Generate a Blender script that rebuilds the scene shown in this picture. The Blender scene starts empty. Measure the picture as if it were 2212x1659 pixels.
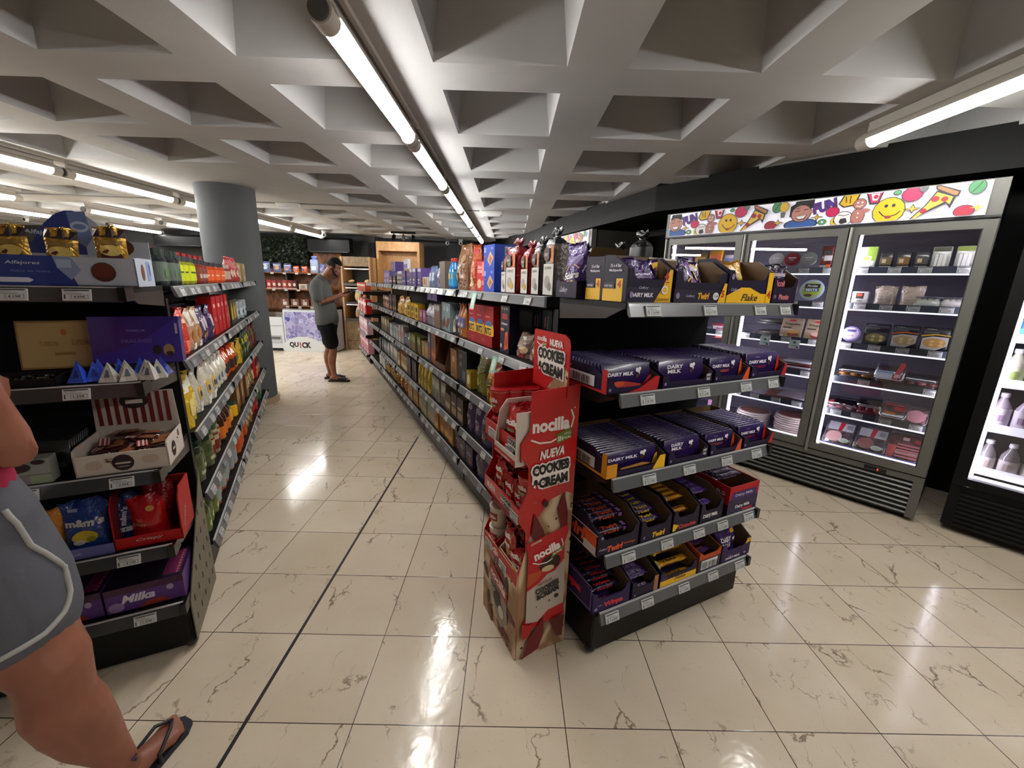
import bpy, bmesh, math, random
from mathutils import Matrix, Vector
PI = math.pi
R = math.radians
SC = bpy.context.scene
COL = SC.collection
rnd = random.Random(7)

# ---------------------------------------------------------------- camera
EYE = Vector((0, 0, 1.50))
F_PX, YAW, PITCH, ROLL = 887.0, .0093, .2402, .0277
_c, _s = math.cos(YAW), math.sin(YAW)
_F0, _R0, _Z = Vector((_s, _c, 0)), Vector((_c, -_s, 0)), Vector((0, 0, 1))
_fw = _F0 * math.cos(PITCH) - _Z * math.sin(PITCH)
_up = _Z * math.cos(PITCH) + _F0 * math.sin(PITCH)
_r = _R0 * math.cos(ROLL) + _up * math.sin(ROLL)
_u = _up * math.cos(ROLL) - _R0 * math.sin(ROLL)
cam = bpy.data.objects.new('camera', bpy.data.cameras.new('camera'))
COL.objects.link(cam)
cam.data.sensor_fit = 'HORIZONTAL'; cam.data.sensor_width = 36
cam.data.lens = F_PX / 2212 * 36
cam.data.clip_start = .02; cam.data.clip_end = 60
_m = Matrix((_r, _u, -_fw)).transposed().to_4x4()
_m.translation = EYE
cam.matrix_world = _m
SC.camera = cam

# ---------------------------------------------------------------- world, exposure
w = bpy.data.worlds.new('world'); SC.world = w; w.use_nodes = True
w.node_tree.nodes['Background'].inputs[0].default_value = (.5, .55, .6, 1)
w.node_tree.nodes['Background'].inputs[1].default_value = .02
SC.view_settings.view_transform = 'Standard'; SC.view_settings.look = 'None'
SC.view_settings.gamma = 1; SC.view_settings.use_curve_mapping = False
SC.view_settings.exposure = 1.0
SC.cycles.max_bounces = 7
SC.cycles.transparent_max_bounces = 12
SC.cycles.sample_clamp_indirect = 4
SC.cycles.caustics_reflective = False; SC.cycles.caustics_refractive = False
TUBE_POWER = 34.0      # emission strength of the ceiling tubes
LED_POWER = 9.0        # strips inside the fridges

# ---------------------------------------------------------------- materials
def lin(h):
    h = h.lstrip('#'); o = []
    for i in (0, 2, 4):
        c = int(h[i:i+2], 16) / 255
        o.append(c / 12.92 if c <= .04045 else ((c + .055) / 1.055) ** 2.4)
    return (o[0], o[1], o[2], 1)
_MC = {}
def mat(col, rough=.45, metal=0, emit=0, coat=0, name=None, bump=0, spec=.5):
    k = (col, rough, metal, emit, coat, bump, spec)
    if k in _MC: return _MC[k]
    m = bpy.data.materials.new(name or 'paint_' + col.strip('#')); m.use_nodes = True
    nt = m.node_tree; b = nt.nodes['Principled BSDF']
    b.inputs['Base Color'].default_value = lin(col)
    b.inputs['Roughness'].default_value = rough; b.inputs['Metallic'].default_value = metal
    b.inputs['Coat Weight'].default_value = coat; b.inputs['Coat Roughness'].default_value = .08
    b.inputs['Specular IOR Level'].default_value = spec
    if emit:
        b.inputs['Emission Color'].default_value = lin(col); b.inputs['Emission Strength'].default_value = emit
    if bump:
        t = nt.nodes.new('ShaderNodeTexCoord'); n = nt.nodes.new('ShaderNodeTexNoise'); p = nt.nodes.new('ShaderNodeBump')
        n.inputs['Scale'].default_value = 38; n.inputs['Detail'].default_value = 3; n.inputs['Distortion'].default_value = 1.2
        p.inputs['Strength'].default_value = bump; p.inputs['Distance'].default_value = .012
        nt.links.new(t.outputs['Object'], n.inputs['Vector']); nt.links.new(n.outputs[0], p.inputs['Height'])
        nt.links.new(p.outputs[0], b.inputs['Normal'])
    _MC[k] = m
    return m
def foil(c): return mat(c, .24, .08, bump=.7, coat=.2)
def ink(c): return mat(c, .5)
def card(c): return mat(c, .5, spec=.3)
def matte(c): return mat(c, .8)
def glassmat(name, tint=(1, 1, 1, 1), rough=0.0, alpha_like=True, refl=1.0):
    m = bpy.data.materials.new(name); m.use_nodes = True; nt = m.node_tree; nt.nodes.clear()
    o = nt.nodes.new('ShaderNodeOutputMaterial'); mix = nt.nodes.new('ShaderNodeMixShader')
    t = nt.nodes.new('ShaderNodeBsdfTransparent'); g = nt.nodes.new('ShaderNodeBsdfGlossy'); f = nt.nodes.new('ShaderNodeFresnel')
    mul = nt.nodes.new('ShaderNodeMath'); mul.operation = 'MULTIPLY'; mul.inputs[1].default_value = refl
    t.inputs[0].default_value = tint; g.inputs['Roughness'].default_value = rough; f.inputs[0].default_value = 1.5
    nt.links.new(f.outputs[0], mul.inputs[0]); nt.links.new(mul.outputs[0], mix.inputs[0])
    nt.links.new(t.outputs[0], mix.inputs[1]); nt.links.new(g.outputs[0], mix.inputs[2]); nt.links.new(mix.outputs[0], o.inputs[0])
    return m
def nodemat(name):
    m = bpy.data.materials.new(name); m.use_nodes = True; nt = m.node_tree
    return m, nt, nt.nodes['Principled BSDF']
class NT:
    def __init__(s, nt): s.nt = nt
    def n(s, typ, ins=None, **kw):
        nd = s.nt.nodes.new(typ)
        for k, v in kw.items(): setattr(nd, k, v)
        for k, v in (ins or {}).items():
            if hasattr(v, 'is_output'): s.nt.links.new(v, nd.inputs[k])
            else: nd.inputs[k].default_value = v
        return nd
    def math(s, op, a, b=0, c=None):
        d = {0: a, 1: b}
        if c is not None: d[2] = c
        return s.n('ShaderNodeMath', d, operation=op).outputs[0]
    def mix(s, f, a, b):
        nd = s.n('ShaderNodeMix', data_type='RGBA')
        for i, v in ((0, f), (6, a), (7, b)):
            if hasattr(v, 'is_output'): s.nt.links.new(v, nd.inputs[i])
            else: nd.inputs[i].default_value = v
        return nd.outputs[2]
    def ramp(s, v, a, b, lo=0, hi=1):
        nd = s.n('ShaderNodeMapRange', {0: v, 1: a, 2: b, 3: lo, 4: hi}); return nd.outputs[0]

# ---------------------------------------------------------------- mesh builder
class MB:
    def __init__(s):
        s.v = []; s.f = []; s.m = []; s.sm = []; s.mats = []; s.T = Matrix.Identity(4)
    def mi(s, m):
        if isinstance(m, str): m = card(m)
        if m not in s.mats: s.mats.append(m)
        return s.mats.index(m)
    def add(s, vs, fs, m, smooth=False):
        k = len(s.v); i = s.mi(m)
        s.v += [tuple(s.T @ Vector(v)) for v in vs]
        for f in fs:
            s.f.append([k + j for j in f]); s.m.append(i); s.sm.append(smooth)
    def box(s, x0, x1, y0, y1, z0, z1, m, top=None, tap=0):
        v = [(x0, y0, z0), (x1, y0, z0), (x1, y1, z0), (x0, y1, z0), (x0 + tap, y0 + tap, z1), (x1 - tap, y0 + tap, z1), (x1 - tap, y1 - tap, z1), (x0 + tap, y1 - tap, z1)]
        s.add(v, [(3, 2, 1, 0), (0, 1, 5, 4), (1, 2, 6, 5), (2, 3, 7, 6), (3, 0, 4, 7)], m)
        s.add(v[4:], [(0, 1, 2, 3)], top or m)
    def rbox(s, x0, x1, y0, y1, z0, z1, r, m):
        # box with bevelled vertical edges and softened top/bottom
        k = 3; cs = [(x1 - r, y1 - r, 0), (x0 + r, y1 - r, 90), (x0 + r, y0 + r, 180), (x1 - r, y0 + r, 270)]
        ring = []
        for cx, cy, a in cs:
            for i in range(k + 1):
                t = R(a + 90 * i / k); ring.append((cx, cy, math.cos(t), math.sin(t)))
        lv = [(z0, r * .6), (z0 + r * .4, 0), (z1 - r * .4, 0), (z1, r * .6)]
        vs = []
        for z, ins in lv:
            for cx, cy, c, sn in ring: vs.append((cx + c * (r - ins * .9), cy + sn * (r - ins * .9), z))
        n = len(ring); fs = []
        for l in range(3):
            for i in range(n): fs.append((l * n + i, l * n + (i + 1) % n, (l + 1) * n + (i + 1) % n, (l + 1) * n + i))
        s.add(vs, fs, m, True)
        s.add(vs, [tuple(range(n))[::-1], tuple(range(3 * n, 4 * n))], m)
    def poly(s, pts, m): s.add(pts, [tuple(range(len(pts)))], m)
    def prism(s, pts, d, m, axis=1, o=0):
        # pts (x,z) outline extruded along y from o to o+d  (axis 0: pts (y,z) along x ; axis 2: pts (x,y) along z)
        def P(p, q):
            return (p[0], q, p[1]) if axis == 1 else ((q, p[0], p[1]) if axis == 0 else (p[0], p[1], q))
        n = len(pts); v = [P(p, o) for p in pts] + [P(p, o + d) for p in pts]
        s.add(v, [tuple(range(n))[::-1], tuple(range(n, 2 * n))] + [(i, (i + 1) % n, n + (i + 1) % n, n + i) for i in range(n)], m)
    def tube(s, a, b, r, m, n=12, r2=None, caps=True, smooth=True):
        a = Vector(a); b = Vector(b); d = (b - a).normalized(); r2 = r if r2 is None else r2
        x = d.orthogonal().normalized(); y = d.cross(x)
        vs = [a + (x * math.cos(2 * PI * i / n) + y * math.sin(2 * PI * i / n)) * r for i in range(n)]
        vs += [b + (x * math.cos(2 * PI * i / n) + y * math.sin(2 * PI * i / n)) * r2 for i in range(n)]
        s.add(vs, [(i, (i + 1) % n, n + (i + 1) % n, n + i) for i in range(n)], m, smooth)
        if caps: s.add(vs, [tuple(range(n))[::-1], tuple(range(n, 2 * n))], m)
    def path(s, pts, r, m, n=8, closed=False):
        pts = [Vector(p) for p in pts]; N = len(pts); vs = []
        for i, p in enumerate(pts):
            t = (pts[min(i + 1, N - 1)] - pts[max(i - 1, 0)]).normalized()
            x = t.cross(Vector((0, 0, 1)))
            x = x.normalized() if x.length > .1 else t.orthogonal().normalized()
            y = t.cross(x)
            vs += [p + (x * math.cos(2 * PI * k / n) + y * math.sin(2 * PI * k / n)) * r for k in range(n)]
        s.add(vs, [(i * n + k, i * n + (k + 1) % n, (i + 1) * n + (k + 1) % n, (i + 1) * n + k) for i in range(N - 1) for k in range(n)], m, True)
        s.add(vs, [tuple(range(n))[::-1], tuple(range((N - 1) * n, N * n))], m)
    def lathe(s, prof, mats, c=(0, 0, 0), n=16, smooth=True):
        # prof [(r,z)...]; mats: one material or one per segment
        vs = []
        for r, z in prof:
            vs += [(c[0] + r * math.cos(2 * PI * i / n), c[1] + r * math.sin(2 * PI * i / n), c[2] + z) for i in range(n)]
        for j in range(len(prof) - 1):
            s.add(vs[j * n:(j + 2) * n], [(i, (i + 1) % n, n + (i + 1) % n, n + i) for i in range(n)], mats[j] if isinstance(mats, (list, tuple)) else mats, smooth)
        m0 = mats[0] if isinstance(mats, (list, tuple)) else mats; m1 = mats[-1] if isinstance(mats, (list, tuple)) else mats
        if prof[0][0] > 1e-5: s.add(vs[:n], [tuple(range(n))[::-1]], m0)
        if prof[-1][0] > 1e-5: s.add(vs[-n:], [tuple(range(n))], m1)
    def sphere(s, c, rx, ry, rz, m, n=12, k=8):
        vs = []; fs = []
        for j in range(k + 1):
            t = PI * j / k
            for i in range(n): vs.append((c[0] + rx * math.sin(t) * math.cos(2 * PI * i / n), c[1] + ry * math.sin(t) * math.sin(2 * PI * i / n), c[2] - rz * math.cos(t)))
        for j in range(k):
            for i in range(n): fs.append((j * n + i, j * n + (i + 1) % n, (j + 1) * n + (i + 1) % n, (j + 1) * n + i))
        s.add(vs, fs, m, True)
    def loft(s, rings, m, caps=True, smooth=True):
        n = len(rings[0]); vs = [p for r in rings for p in r]
        s.add(vs, [(i * n + k, i * n + (k + 1) % n, (i + 1) * n + (k + 1) % n, (i + 1) * n + k) for i in range(len(rings) - 1) for k in range(n)], m, smooth)
        if caps: s.add(vs, [tuple(range(n))[::-1], tuple(range(len(vs) - n, len(vs)))], m)
    def mesh(s, name):
        me = bpy.data.meshes.new(name); me.from_pydata(s.v, [], s.f)
        for m in s.mats: me.materials.append(m)
        me.polygons.foreach_set('material_index', s.m); me.polygons.foreach_set('use_smooth', s.sm)
        me.update(); return me
    def build(s, name, parent=None, loc=None, rz=0, label=None):
        o = bpy.data.objects.new(name, s.mesh(name)); COL.objects.link(o)
        if parent: o.parent = parent
        if loc is not None: o.location = loc
        if rz: o.rotation_euler = (0, 0, rz)
        if label: o['label'] = label
        return o

# ---------------------------------------------------------------- lettering
_TC = {}
def glyphs(text, bold=0.0):
    k = (text, bold)
    if k in _TC: return _TC[k]
    cu = bpy.data.curves.new('lettering', 'FONT'); cu.body = text; cu.resolution_u = 2; cu.offset = bold
    cu.align_x = 'CENTER'; cu.size = 1
    o = bpy.data.objects.new('lettering', cu)
    me = o.to_mesh()
    vs = [(v.co.x, v.co.y) for v in me.vertices]; fs = [tuple(p.vertices) for p in me.polygons]
    o.to_mesh_clear(); bpy.data.objects.remove(o); bpy.data.curves.remove(cu)
    if not vs: vs = [(0, 0), (.1, 0), (0, .1)]; fs = [(0, 1, 2)]
    x0 = min(v[0] for v in vs); x1 = max(v[0] for v in vs); y0 = min(v[1] for v in vs); y1 = max(v[1] for v in vs)
    _TC[k] = ([((x - (x0 + x1) / 2) / (y1 - y0), (y - y0) / (y1 - y0) - .5) for x, y in vs], fs, (x1 - x0) / (y1 - y0))
    return _TC[k]

# ---------------------------------------------------------------- printed artwork on a surface
# surf(u, v, k) -> point ; u across (-.5..1 scaled metres), v up (metres), k = layer number
def art(mb, surf, w, h, items):
    """items use fractions of the face: x 0..1 across, z 0..1 up."""
    k = 0
    for it in items:
        k += 1; t = it[0]; m = it[-1]; m = ink(m) if isinstance(m, str) else m
        if t == 'r':      # x0 z0 x1 z1
            _, x0, z0, x1, z1, _m_ = it
            nx = max(1, min(6, int(abs(x1 - x0) * 5 + .5))); nz = max(1, min(6, int(abs(z1 - z0) * 5 + .5)))
            vs = [surf((x0 + (x1 - x0) * i / nx - .5) * w, (z0 + (z1 - z0) * j / nz) * h, k) for j in range(nz + 1) for i in range(nx + 1)]
            mb.add(vs, [(j * (nx + 1) + i, j * (nx + 1) + i + 1, (j + 1) * (nx + 1) + i + 1, (j + 1) * (nx + 1) + i) for j in range(nz) for i in range(nx)], m)
        elif t == 'e':    # cx cz rx rz
            _, cx, cz, rx, rz, _m_ = it; n = 14
            vs = [surf((cx - .5) * w, cz * h, k)] + [surf((cx + rx * math.cos(2 * PI * i / n) - .5) * w, (cz + rz * math.sin(2 * PI * i / n)) * h, k) for i in range(n)]
            mb.add(vs, [(0, i + 1, (i + 1) % n + 1) for i in range(n)], m)
        elif t == 'p':    # polygon points
            vs = [surf((x - .5) * w, z * h, k) for x, z in it[1]]
            mb.add(vs, [tuple(range(len(vs)))], m)
        elif t == 't':    # text cx cz height(frac of h) [maxwidth frac] [shear] [rot deg] [bold]
            _, text, cx, cz, th = it[:5]; opt = it[5] if len(it) > 6 else {}
            g, fs, asp = glyphs(text, opt.get('b', .02))
            H = th * h; sx = 1.0; mw = opt.get('w')
            if mw: sx = mw * w / (asp * H)
            sh = opt.get('s', 0); ro = R(opt.get('a', 0)); c, s_ = math.cos(ro), math.sin(ro); arc = opt.get('arc', 0)
            vs = []
            for gx, gz in g:
                x = (gx * sx + gz * sh) * H; z = gz * H + arc * gx * gx * H
                vs.append(surf((cx - .5) * w + x * c - z * s_, cz * h + x * s_ + z * c, k))
            mb.add(vs, fs, m)
        elif t == 'l':    # polyline pts thickness(frac of h)
            _, pts, th, _m_ = it; P = [((x - .5) * w, z * h) for x, z in pts]; H = th * h / 2
            for (xa, za), (xb, zb) in zip(P, P[1:]):
                L = math.hypot(xb - xa, zb - za) or 1; nx, nz = -(zb - za) / L * H, (xb - xa) / L * H; ex, ez = (xb - xa) / L * H * .6, (zb - za) / L * H * .6
                mb.add([surf(xa + nx - ex, za + nz - ez, k), surf(xa - nx - ex, za - nz - ez, k), surf(xb - nx + ex, zb - nz + ez, k), surf(xb + nx + ex, zb + nz + ez, k)], [(0, 1, 2, 3)], m)
def bars(x0, z0, x1, z1, n=14, col='#101010', bg='#e8e8e8'):
    r = random.Random(3); o = [('r', x0, z0, x1, z1, bg)]; x = x0 + .03 * (x1 - x0); st = (x1 - x0) * .94 / n
    for i in range(n): o.append(('r', x, z0 + .12 * (z1 - z0), x + st * (.25 + .45 * r.random()), z1 - .12 * (z1 - z0), col)); x += st
    # all bars share one layer: rectangles do not overlap
    return o
EPS = .0005
def flat_y(y=0.0, sgn=-1): return lambda u, v, k: (u, y + sgn * EPS * k, v)
def on_left(x, y0):        # face looking -x ; u runs from back to front
    return lambda u, v, k: (x - EPS * k, y0 - u, v)
def on_right(x, y0): return lambda u, v, k: (x + EPS * k, y0 + u, v)
def on_top(z, y0): return lambda u, v, k: (u, y0 + v, z + EPS * k)

# ---------------------------------------------------------------- things
def prop(o, label=None, cat=None, group=None, kind=None):
    for k, v in (('label', label), ('category', cat), ('group', group), ('kind', kind)):
        if v: o[k] = v
    return o
def empty(name, loc=(0, 0, 0), rz=0, label=None, cat=None, group=None):
    o = bpy.data.objects.new(name, None); COL.objects.link(o); o.location = loc; o.rotation_euler = (0, 0, rz); o.empty_display_size = .1
    return prop(o, label, cat, group)
def put(name, me, loc, rz, label, cat, group=None, rot=None, parts=()):
    o = bpy.data.objects.new(name, me); COL.objects.link(o); o.location = loc
    o.rotation_euler = rot or (0, 0, rz); prop(o, label, cat, group)
    for pn, pm in parts:
        c = bpy.data.objects.new(pn, pm); COL.objects.link(c); c.parent = o
    return o
def struct(name, mb, label=None):
    o = mb.build(name); o['kind'] = 'structure'
    if label: o['label'] = label
    return o
ORD = ['first', 'second', 'third', 'fourth', 'fifth', 'sixth', 'seventh', 'eighth', 'ninth', 'tenth', 'eleventh', 'twelfth', 'thirteenth', 'fourteenth', 'fifteenth', 'sixteenth', 'seventeenth', 'eighteenth', 'nineteenth', 'twentieth']
# the gondola frame: a across, b away from the camera along the aisle
A0 = Vector((.375, 1.365, 0)); TH = R(25.8)
GU = Vector((math.cos(TH), math.sin(TH), 0)); GV = Vector((-math.sin(TH), math.cos(TH), 0))
def G(a, b, z=0): return A0 + GU * a + GV * b + Vector((0, 0, z))
FACE = {'F': TH, 'L': TH - PI / 2, 'R': TH + PI / 2, 'B': TH + PI}     # which way a product's front looks
# the fridge frame: w along the front, n into the fridge
FW = R(-49.2); FO = Vector((2.7475, 2.4581, 0))
FU = Vector((math.cos(FW), math.sin(FW), 0)); FN = Vector((-math.sin(FW), math.cos(FW), 0))
def FR(w_, n_, z=0): return FO + FU * w_ + FN * n_ + Vector((0, 0, z))
# ================================================================ SETTING
CZ = 2.43
TILE, TX, TY = .3695, -.8793, 1.1044
def floor_material():
    m, nt, b = nodemat('veined_beige_tile'); N = NT(nt)
    tc = N.n('ShaderNodeTexCoord').outputs['Object']
    sp = N.n('ShaderNodeSeparateXYZ', {0: tc})
    fx = N.math('DIVIDE', N.math('SUBTRACT', sp.outputs[0], TX), TILE); fy = N.math('DIVIDE', N.math('SUBTRACT', sp.outputs[1], TY), TILE)
    ix = N.math('FLOOR', fx); iy = N.math('FLOOR', fy)
    gx = N.math('FRACT', fx); gy = N.math('FRACT', fy)
    ex = N.math('MINIMUM', gx, N.math('SUBTRACT', 1, gx)); ey = N.math('MINIMUM', gy, N.math('SUBTRACT', 1, gy))
    e = N.math('MINIMUM', ex, ey)
    grout = N.ramp(e, .0028, .0062, 1, 0)
    idv = N.n('ShaderNodeCombineXYZ', {0: ix, 1: iy}).outputs[0]
    wn = N.n('ShaderNodeTexWhiteNoise', {0: idv}, noise_dimensions='3D')
    off = N.n('ShaderNodeVectorMath', {0: wn.outputs['Color'], 1: (9, 9, 9)}, operation='MULTIPLY').outputs[0]
    p = N.n('ShaderNodeVectorMath', {0: tc, 1: off}, operation='ADD').outputs[0]
    ns = N.n('ShaderNodeTexNoise', {'Vector': p, 'Scale': 7.0, 'Detail': 6.0, 'Roughness': .62})
    nsb = N.n('ShaderNodeVectorMath', {0: ns.outputs['Color'], 1: (.16, .16, .16)}, operation='MULTIPLY').outputs[0]
    q = N.n('ShaderNodeVectorMath', {0: p, 1: nsb}, operation='ADD').outputs[0]
    mp = N.n('ShaderNodeMapping', {'Vector': q, 'Rotation': (0, 0, .9), 'Scale': (1, .42, 1)}).outputs[0]
    v1 = N.n('ShaderNodeTexVoronoi', {'Vector': mp, 'Scale': 3.6}, feature='DISTANCE_TO_EDGE').outputs[0]
    mk = N.n('ShaderNodeTexNoise', {'Vector': p, 'Scale': 4.3, 'Detail': 2.0}).outputs[0]
    mk2 = N.ramp(mk, .50, .60)
    vein = N.math('MULTIPLY', N.ramp(v1, .004, .014, 1, 0), mk2)
    mp2 = N.n('ShaderNodeMapping', {'Vector': q, 'Rotation': (0, 0, 2.2), 'Scale': (1, .35, 1)}).outputs[0]
    v2 = N.n('ShaderNodeTexVoronoi', {'Vector': mp2, 'Scale': 7.5}, feature='DISTANCE_TO_EDGE').outputs[0]
    mkb = N.ramp(N.n('ShaderNodeTexNoise', {'Vector': p, 'Scale': 8.3, 'Detail': 3.0}).outputs[0], .56, .63)
    vein2 = N.math('MULTIPLY', N.math('MULTIPLY', N.ramp(v2, .004, .015, 1, 0), mkb), .75)
    sp2 = N.ramp(N.n('ShaderNodeTexNoise', {'Vector': p, 'Scale': 90.0, 'Detail': 2.0}).outputs[0], .66, .74)
    spk = N.math('MULTIPLY', sp2, .22)
    cl = N.n('ShaderNodeTexNoise', {'Vector': p, 'Scale': 2.2, 'Detail': 4.0}).outputs[0]
    c0 = N.mix(N.ramp(cl, .3, .7), lin('#cdbda5'), lin('#dccdb7'))
    tv = N.math('MULTIPLY', wn.outputs['Value'], .10)
    c0 = N.mix(tv, c0, lin('#a8957e'))
    vv = N.math('MINIMUM', N.math('ADD', N.math('ADD', vein, vein2), spk), 1)
    c1 = N.mix(N.math('MULTIPLY', vv, .82), c0, lin('#6a5442'))
    c2 = N.mix(grout, c1, lin('#33241c'))
    nt.links.new(c2, b.inputs['Base Color'])
    rr = N.ramp(N.n('ShaderNodeTexNoise', {'Vector': tc, 'Scale': 3.0, 'Detail': 5.0}).outputs[0], .3, .7, .10, .19)
    nt.links.new(rr, b.inputs['Roughness'])
    bm = N.n('ShaderNodeBump', {'Height': N.math('SUBTRACT', N.n('ShaderNodeTexNoise', {'Vector': tc, 'Scale': 26.0, 'Detail': 2.0}).outputs[0], N.math('MULTIPLY', grout, .8)), 'Strength': .16, 'Distance': .004})
    nt.links.new(bm.outputs[0], b.inputs['Normal'])
    return m
mb = MB(); FLOORM = floor_material()
mb.add([(-14, -5, 0), (6, -5, 0), (6, 13, 0), (-14, 13, 0)], [(0, 1, 2, 3)], FLOORM)
struct('floor', mb, 'glossy beige veined tile floor with thin brown joints')
mb = MB(); mb.box(TX - .0065, TX + .0065, -4, 3.83, 0, .0012, mat('#1d1714', .5))
struct('trim_1', mb, 'thin dark joint strip running along the tiled aisle')

# ceiling: waffle slab
def plaster(name, c, r=.85):
    m, nt, b = nodemat(name); N = NT(nt); tc = N.n('ShaderNodeTexCoord').outputs['Object']
    n1 = N.n('ShaderNodeTexNoise', {'Vector': tc, 'Scale': 1.4, 'Detail': 5.0}).outputs[0]
    k = lin(c); d = tuple(x * .82 for x in k[:3]) + (1,)
    nt.links.new(N.mix(N.ramp(n1, .3, .7), d, k), b.inputs['Base Color']); b.inputs['Roughness'].default_value = r
    b.inputs['Specular IOR Level'].default_value = .25
    bm = N.n('ShaderNodeBump', {'Height': N.n('ShaderNodeTexNoise', {'Vector': tc, 'Scale': 130.0, 'Detail': 2.0}).outputs[0], 'Strength': .12, 'Distance': .003})
    nt.links.new(bm.outputs[0], b.inputs['Normal']); return m
CM = plaster('white_concrete', '#c4c3c1')
GX, GY, PX_, PY_, OX, OY = -.365, .577, .857, .883, .588, .622
ys = []
for j in range(-6, 13):
    y = GY + j * PY_ + (.0 if j < 6 else -.13 if False else 0)
    if j >= 6: y = 6.15 + (j - 6) * .80
    ys.append((y, y + (OY if j < 6 else .56), j))
xs = [(GX + i * PX_, GX + i * PX_ + OX, i) for i in range(-16, 7)]
skip = {(-3, 4), (-3, 5), (-4, 4), (-4, 5)} | {(2, j) for j in range(5, 13)} | {(i, j) for i in range(3, 7) for j in range(4, 13)} | {(1, j) for j in range(8, 13)}
mb = MB()
xe = sorted({-14.5, 6.5} | {x for p in xs for x in p[:2]}); ye = sorted({-5.5, 13.5} | {y for p in ys for y in p[:2]})
ox = {(p[0], p[1]): p[2] for p in xs}; oy = {(p[0], p[1]): p[2] for p in ys}
DH, DT = .42, .055
for xa, xb in zip(xe, xe[1:]):
    for ya, yb in zip(ye, ye[1:]):
        if (xa, xb) in ox and (ya, yb) in oy and (ox[(xa, xb)], oy[(ya, yb)]) not in skip:
            t = DT; z1 = CZ + DH
            lo = [(xa, ya, CZ), (xb, ya, CZ), (xb, yb, CZ), (xa, yb, CZ)]; hi = [(xa + t, ya + t, z1), (xb - t, ya + t, z1), (xb - t, yb - t, z1), (xa + t, yb - t, z1)]
            mb.add(lo + hi, [(0, 4, 5, 1), (1, 5, 6, 2), (2, 6, 7, 3), (3, 7, 4, 0), (4, 7, 6, 5)], CM)
        else:
            mb.add([(xa, ya, CZ), (xb, ya, CZ), (xb, yb, CZ), (xa, yb, CZ)], [(3, 2, 1, 0)], CM)
struct('ceiling', mb, 'white concrete waffle ceiling of deep square coffers')

# walls
BLK = mat('#0b0b0b', .6, spec=.2); DG = plaster('dark_grey_paint', '#424344')
def wall(name, pts, m, z0=0, z1=CZ, th=.12, label=None, side=1):
    mb = MB()
    for (xa, ya), (xb, yb) in zip(pts, pts[1:]):
        d = Vector((xb - xa, yb - ya, 0)).normalized(); n = Vector((-d.y, d.x, 0)) * th * side
        v = [(xa, ya, z0), (xb, yb, z0), (xb, yb, z1), (xa, ya, z1)]
        v2 = [(p[0] + n.x, p[1] + n.y, p[2]) for p in v]
        mb.add(v + v2, [(0, 1, 2, 3), (7, 6, 5, 4), (0, 4, 5, 1), (3, 2, 6, 7), (0, 3, 7, 4), (1, 5, 6, 2)], m)
    return struct(name, mb, label)
# right-hand side: the black wall stands behind the cabinets, a boxed black soffit hangs in front of it
SOF = [(5.6, -.7), (2.79, 2.55), (1.36, 4.22), (1.06, 5.2), (.68, 6.52), (.26, 8.26), (-.5, 10.19)]
def off(pts, d):
    o = []
    for i, p in enumerate(pts):
        a = Vector(pts[max(i - 1, 0)]); b_ = Vector(pts[min(i + 1, len(pts) - 1)]); t = (b_ - a).normalized(); o.append((p[0] + t.y * d, p[1] - t.x * d))
    return o
RW = off(SOF, .75)
wall('wall_right', RW, BLK, label='black painted wall behind the glass door fridges', side=-1)
mb = MB()
B2 = off(SOF, .74)
for i in range(len(SOF) - 1):
    a, b_, c, d = SOF[i], SOF[i + 1], B2[i + 1], B2[i]; z0, z1 = 2.205, CZ + .02
    v = [(*a, z0), (*b_, z0), (*c, z0), (*d, z0), (*a, z1), (*b_, z1), (*c, z1), (*d, z1)]
    mb.add(v, [(0, 1, 2, 3), (4, 7, 6, 5), (0, 4, 5, 1), (2, 6, 7, 3), (1, 5, 6, 2), (3, 7, 4, 0)], BLK)
struct('trim_2', mb, 'black boxed soffit above the fridges')
wall('wall_back', [(-14, 9.15), (-3.05, 9.62), (-3.05, 10.05), (-.5, 10.19), (3, 10.3)], DG, label='dark grey back wall of the shop', side=1)
wall('wall_left', [(-13.9, 13), (-13.9, -5)], DG, label='dark grey far side wall', side=-1)
wall('wall_front', [(-14, -4.2), (6, -4.2)], DG, label='dark grey wall behind the viewer', side=-1)
wall('wall_side', [(5.2, -4.2), (5.2, 1)], DG, label='dark grey wall beside the entrance', side=-1)

# round column
mb = MB(); CX, CY = -3.14, 4.86
mb.lathe([(.28, 0), (.28, CZ + .01)], plaster('grey_column_paint', '#5c5e60', .7), (CX, CY, 0), 48)
mb.lathe([(.30, 0), (.30, .075), (.283, .078)], mat('#a08a70', .35), (CX, CY, 0), 24, False)
struct('column', mb, 'round dark grey concrete column with a beige tiled foot')

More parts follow.
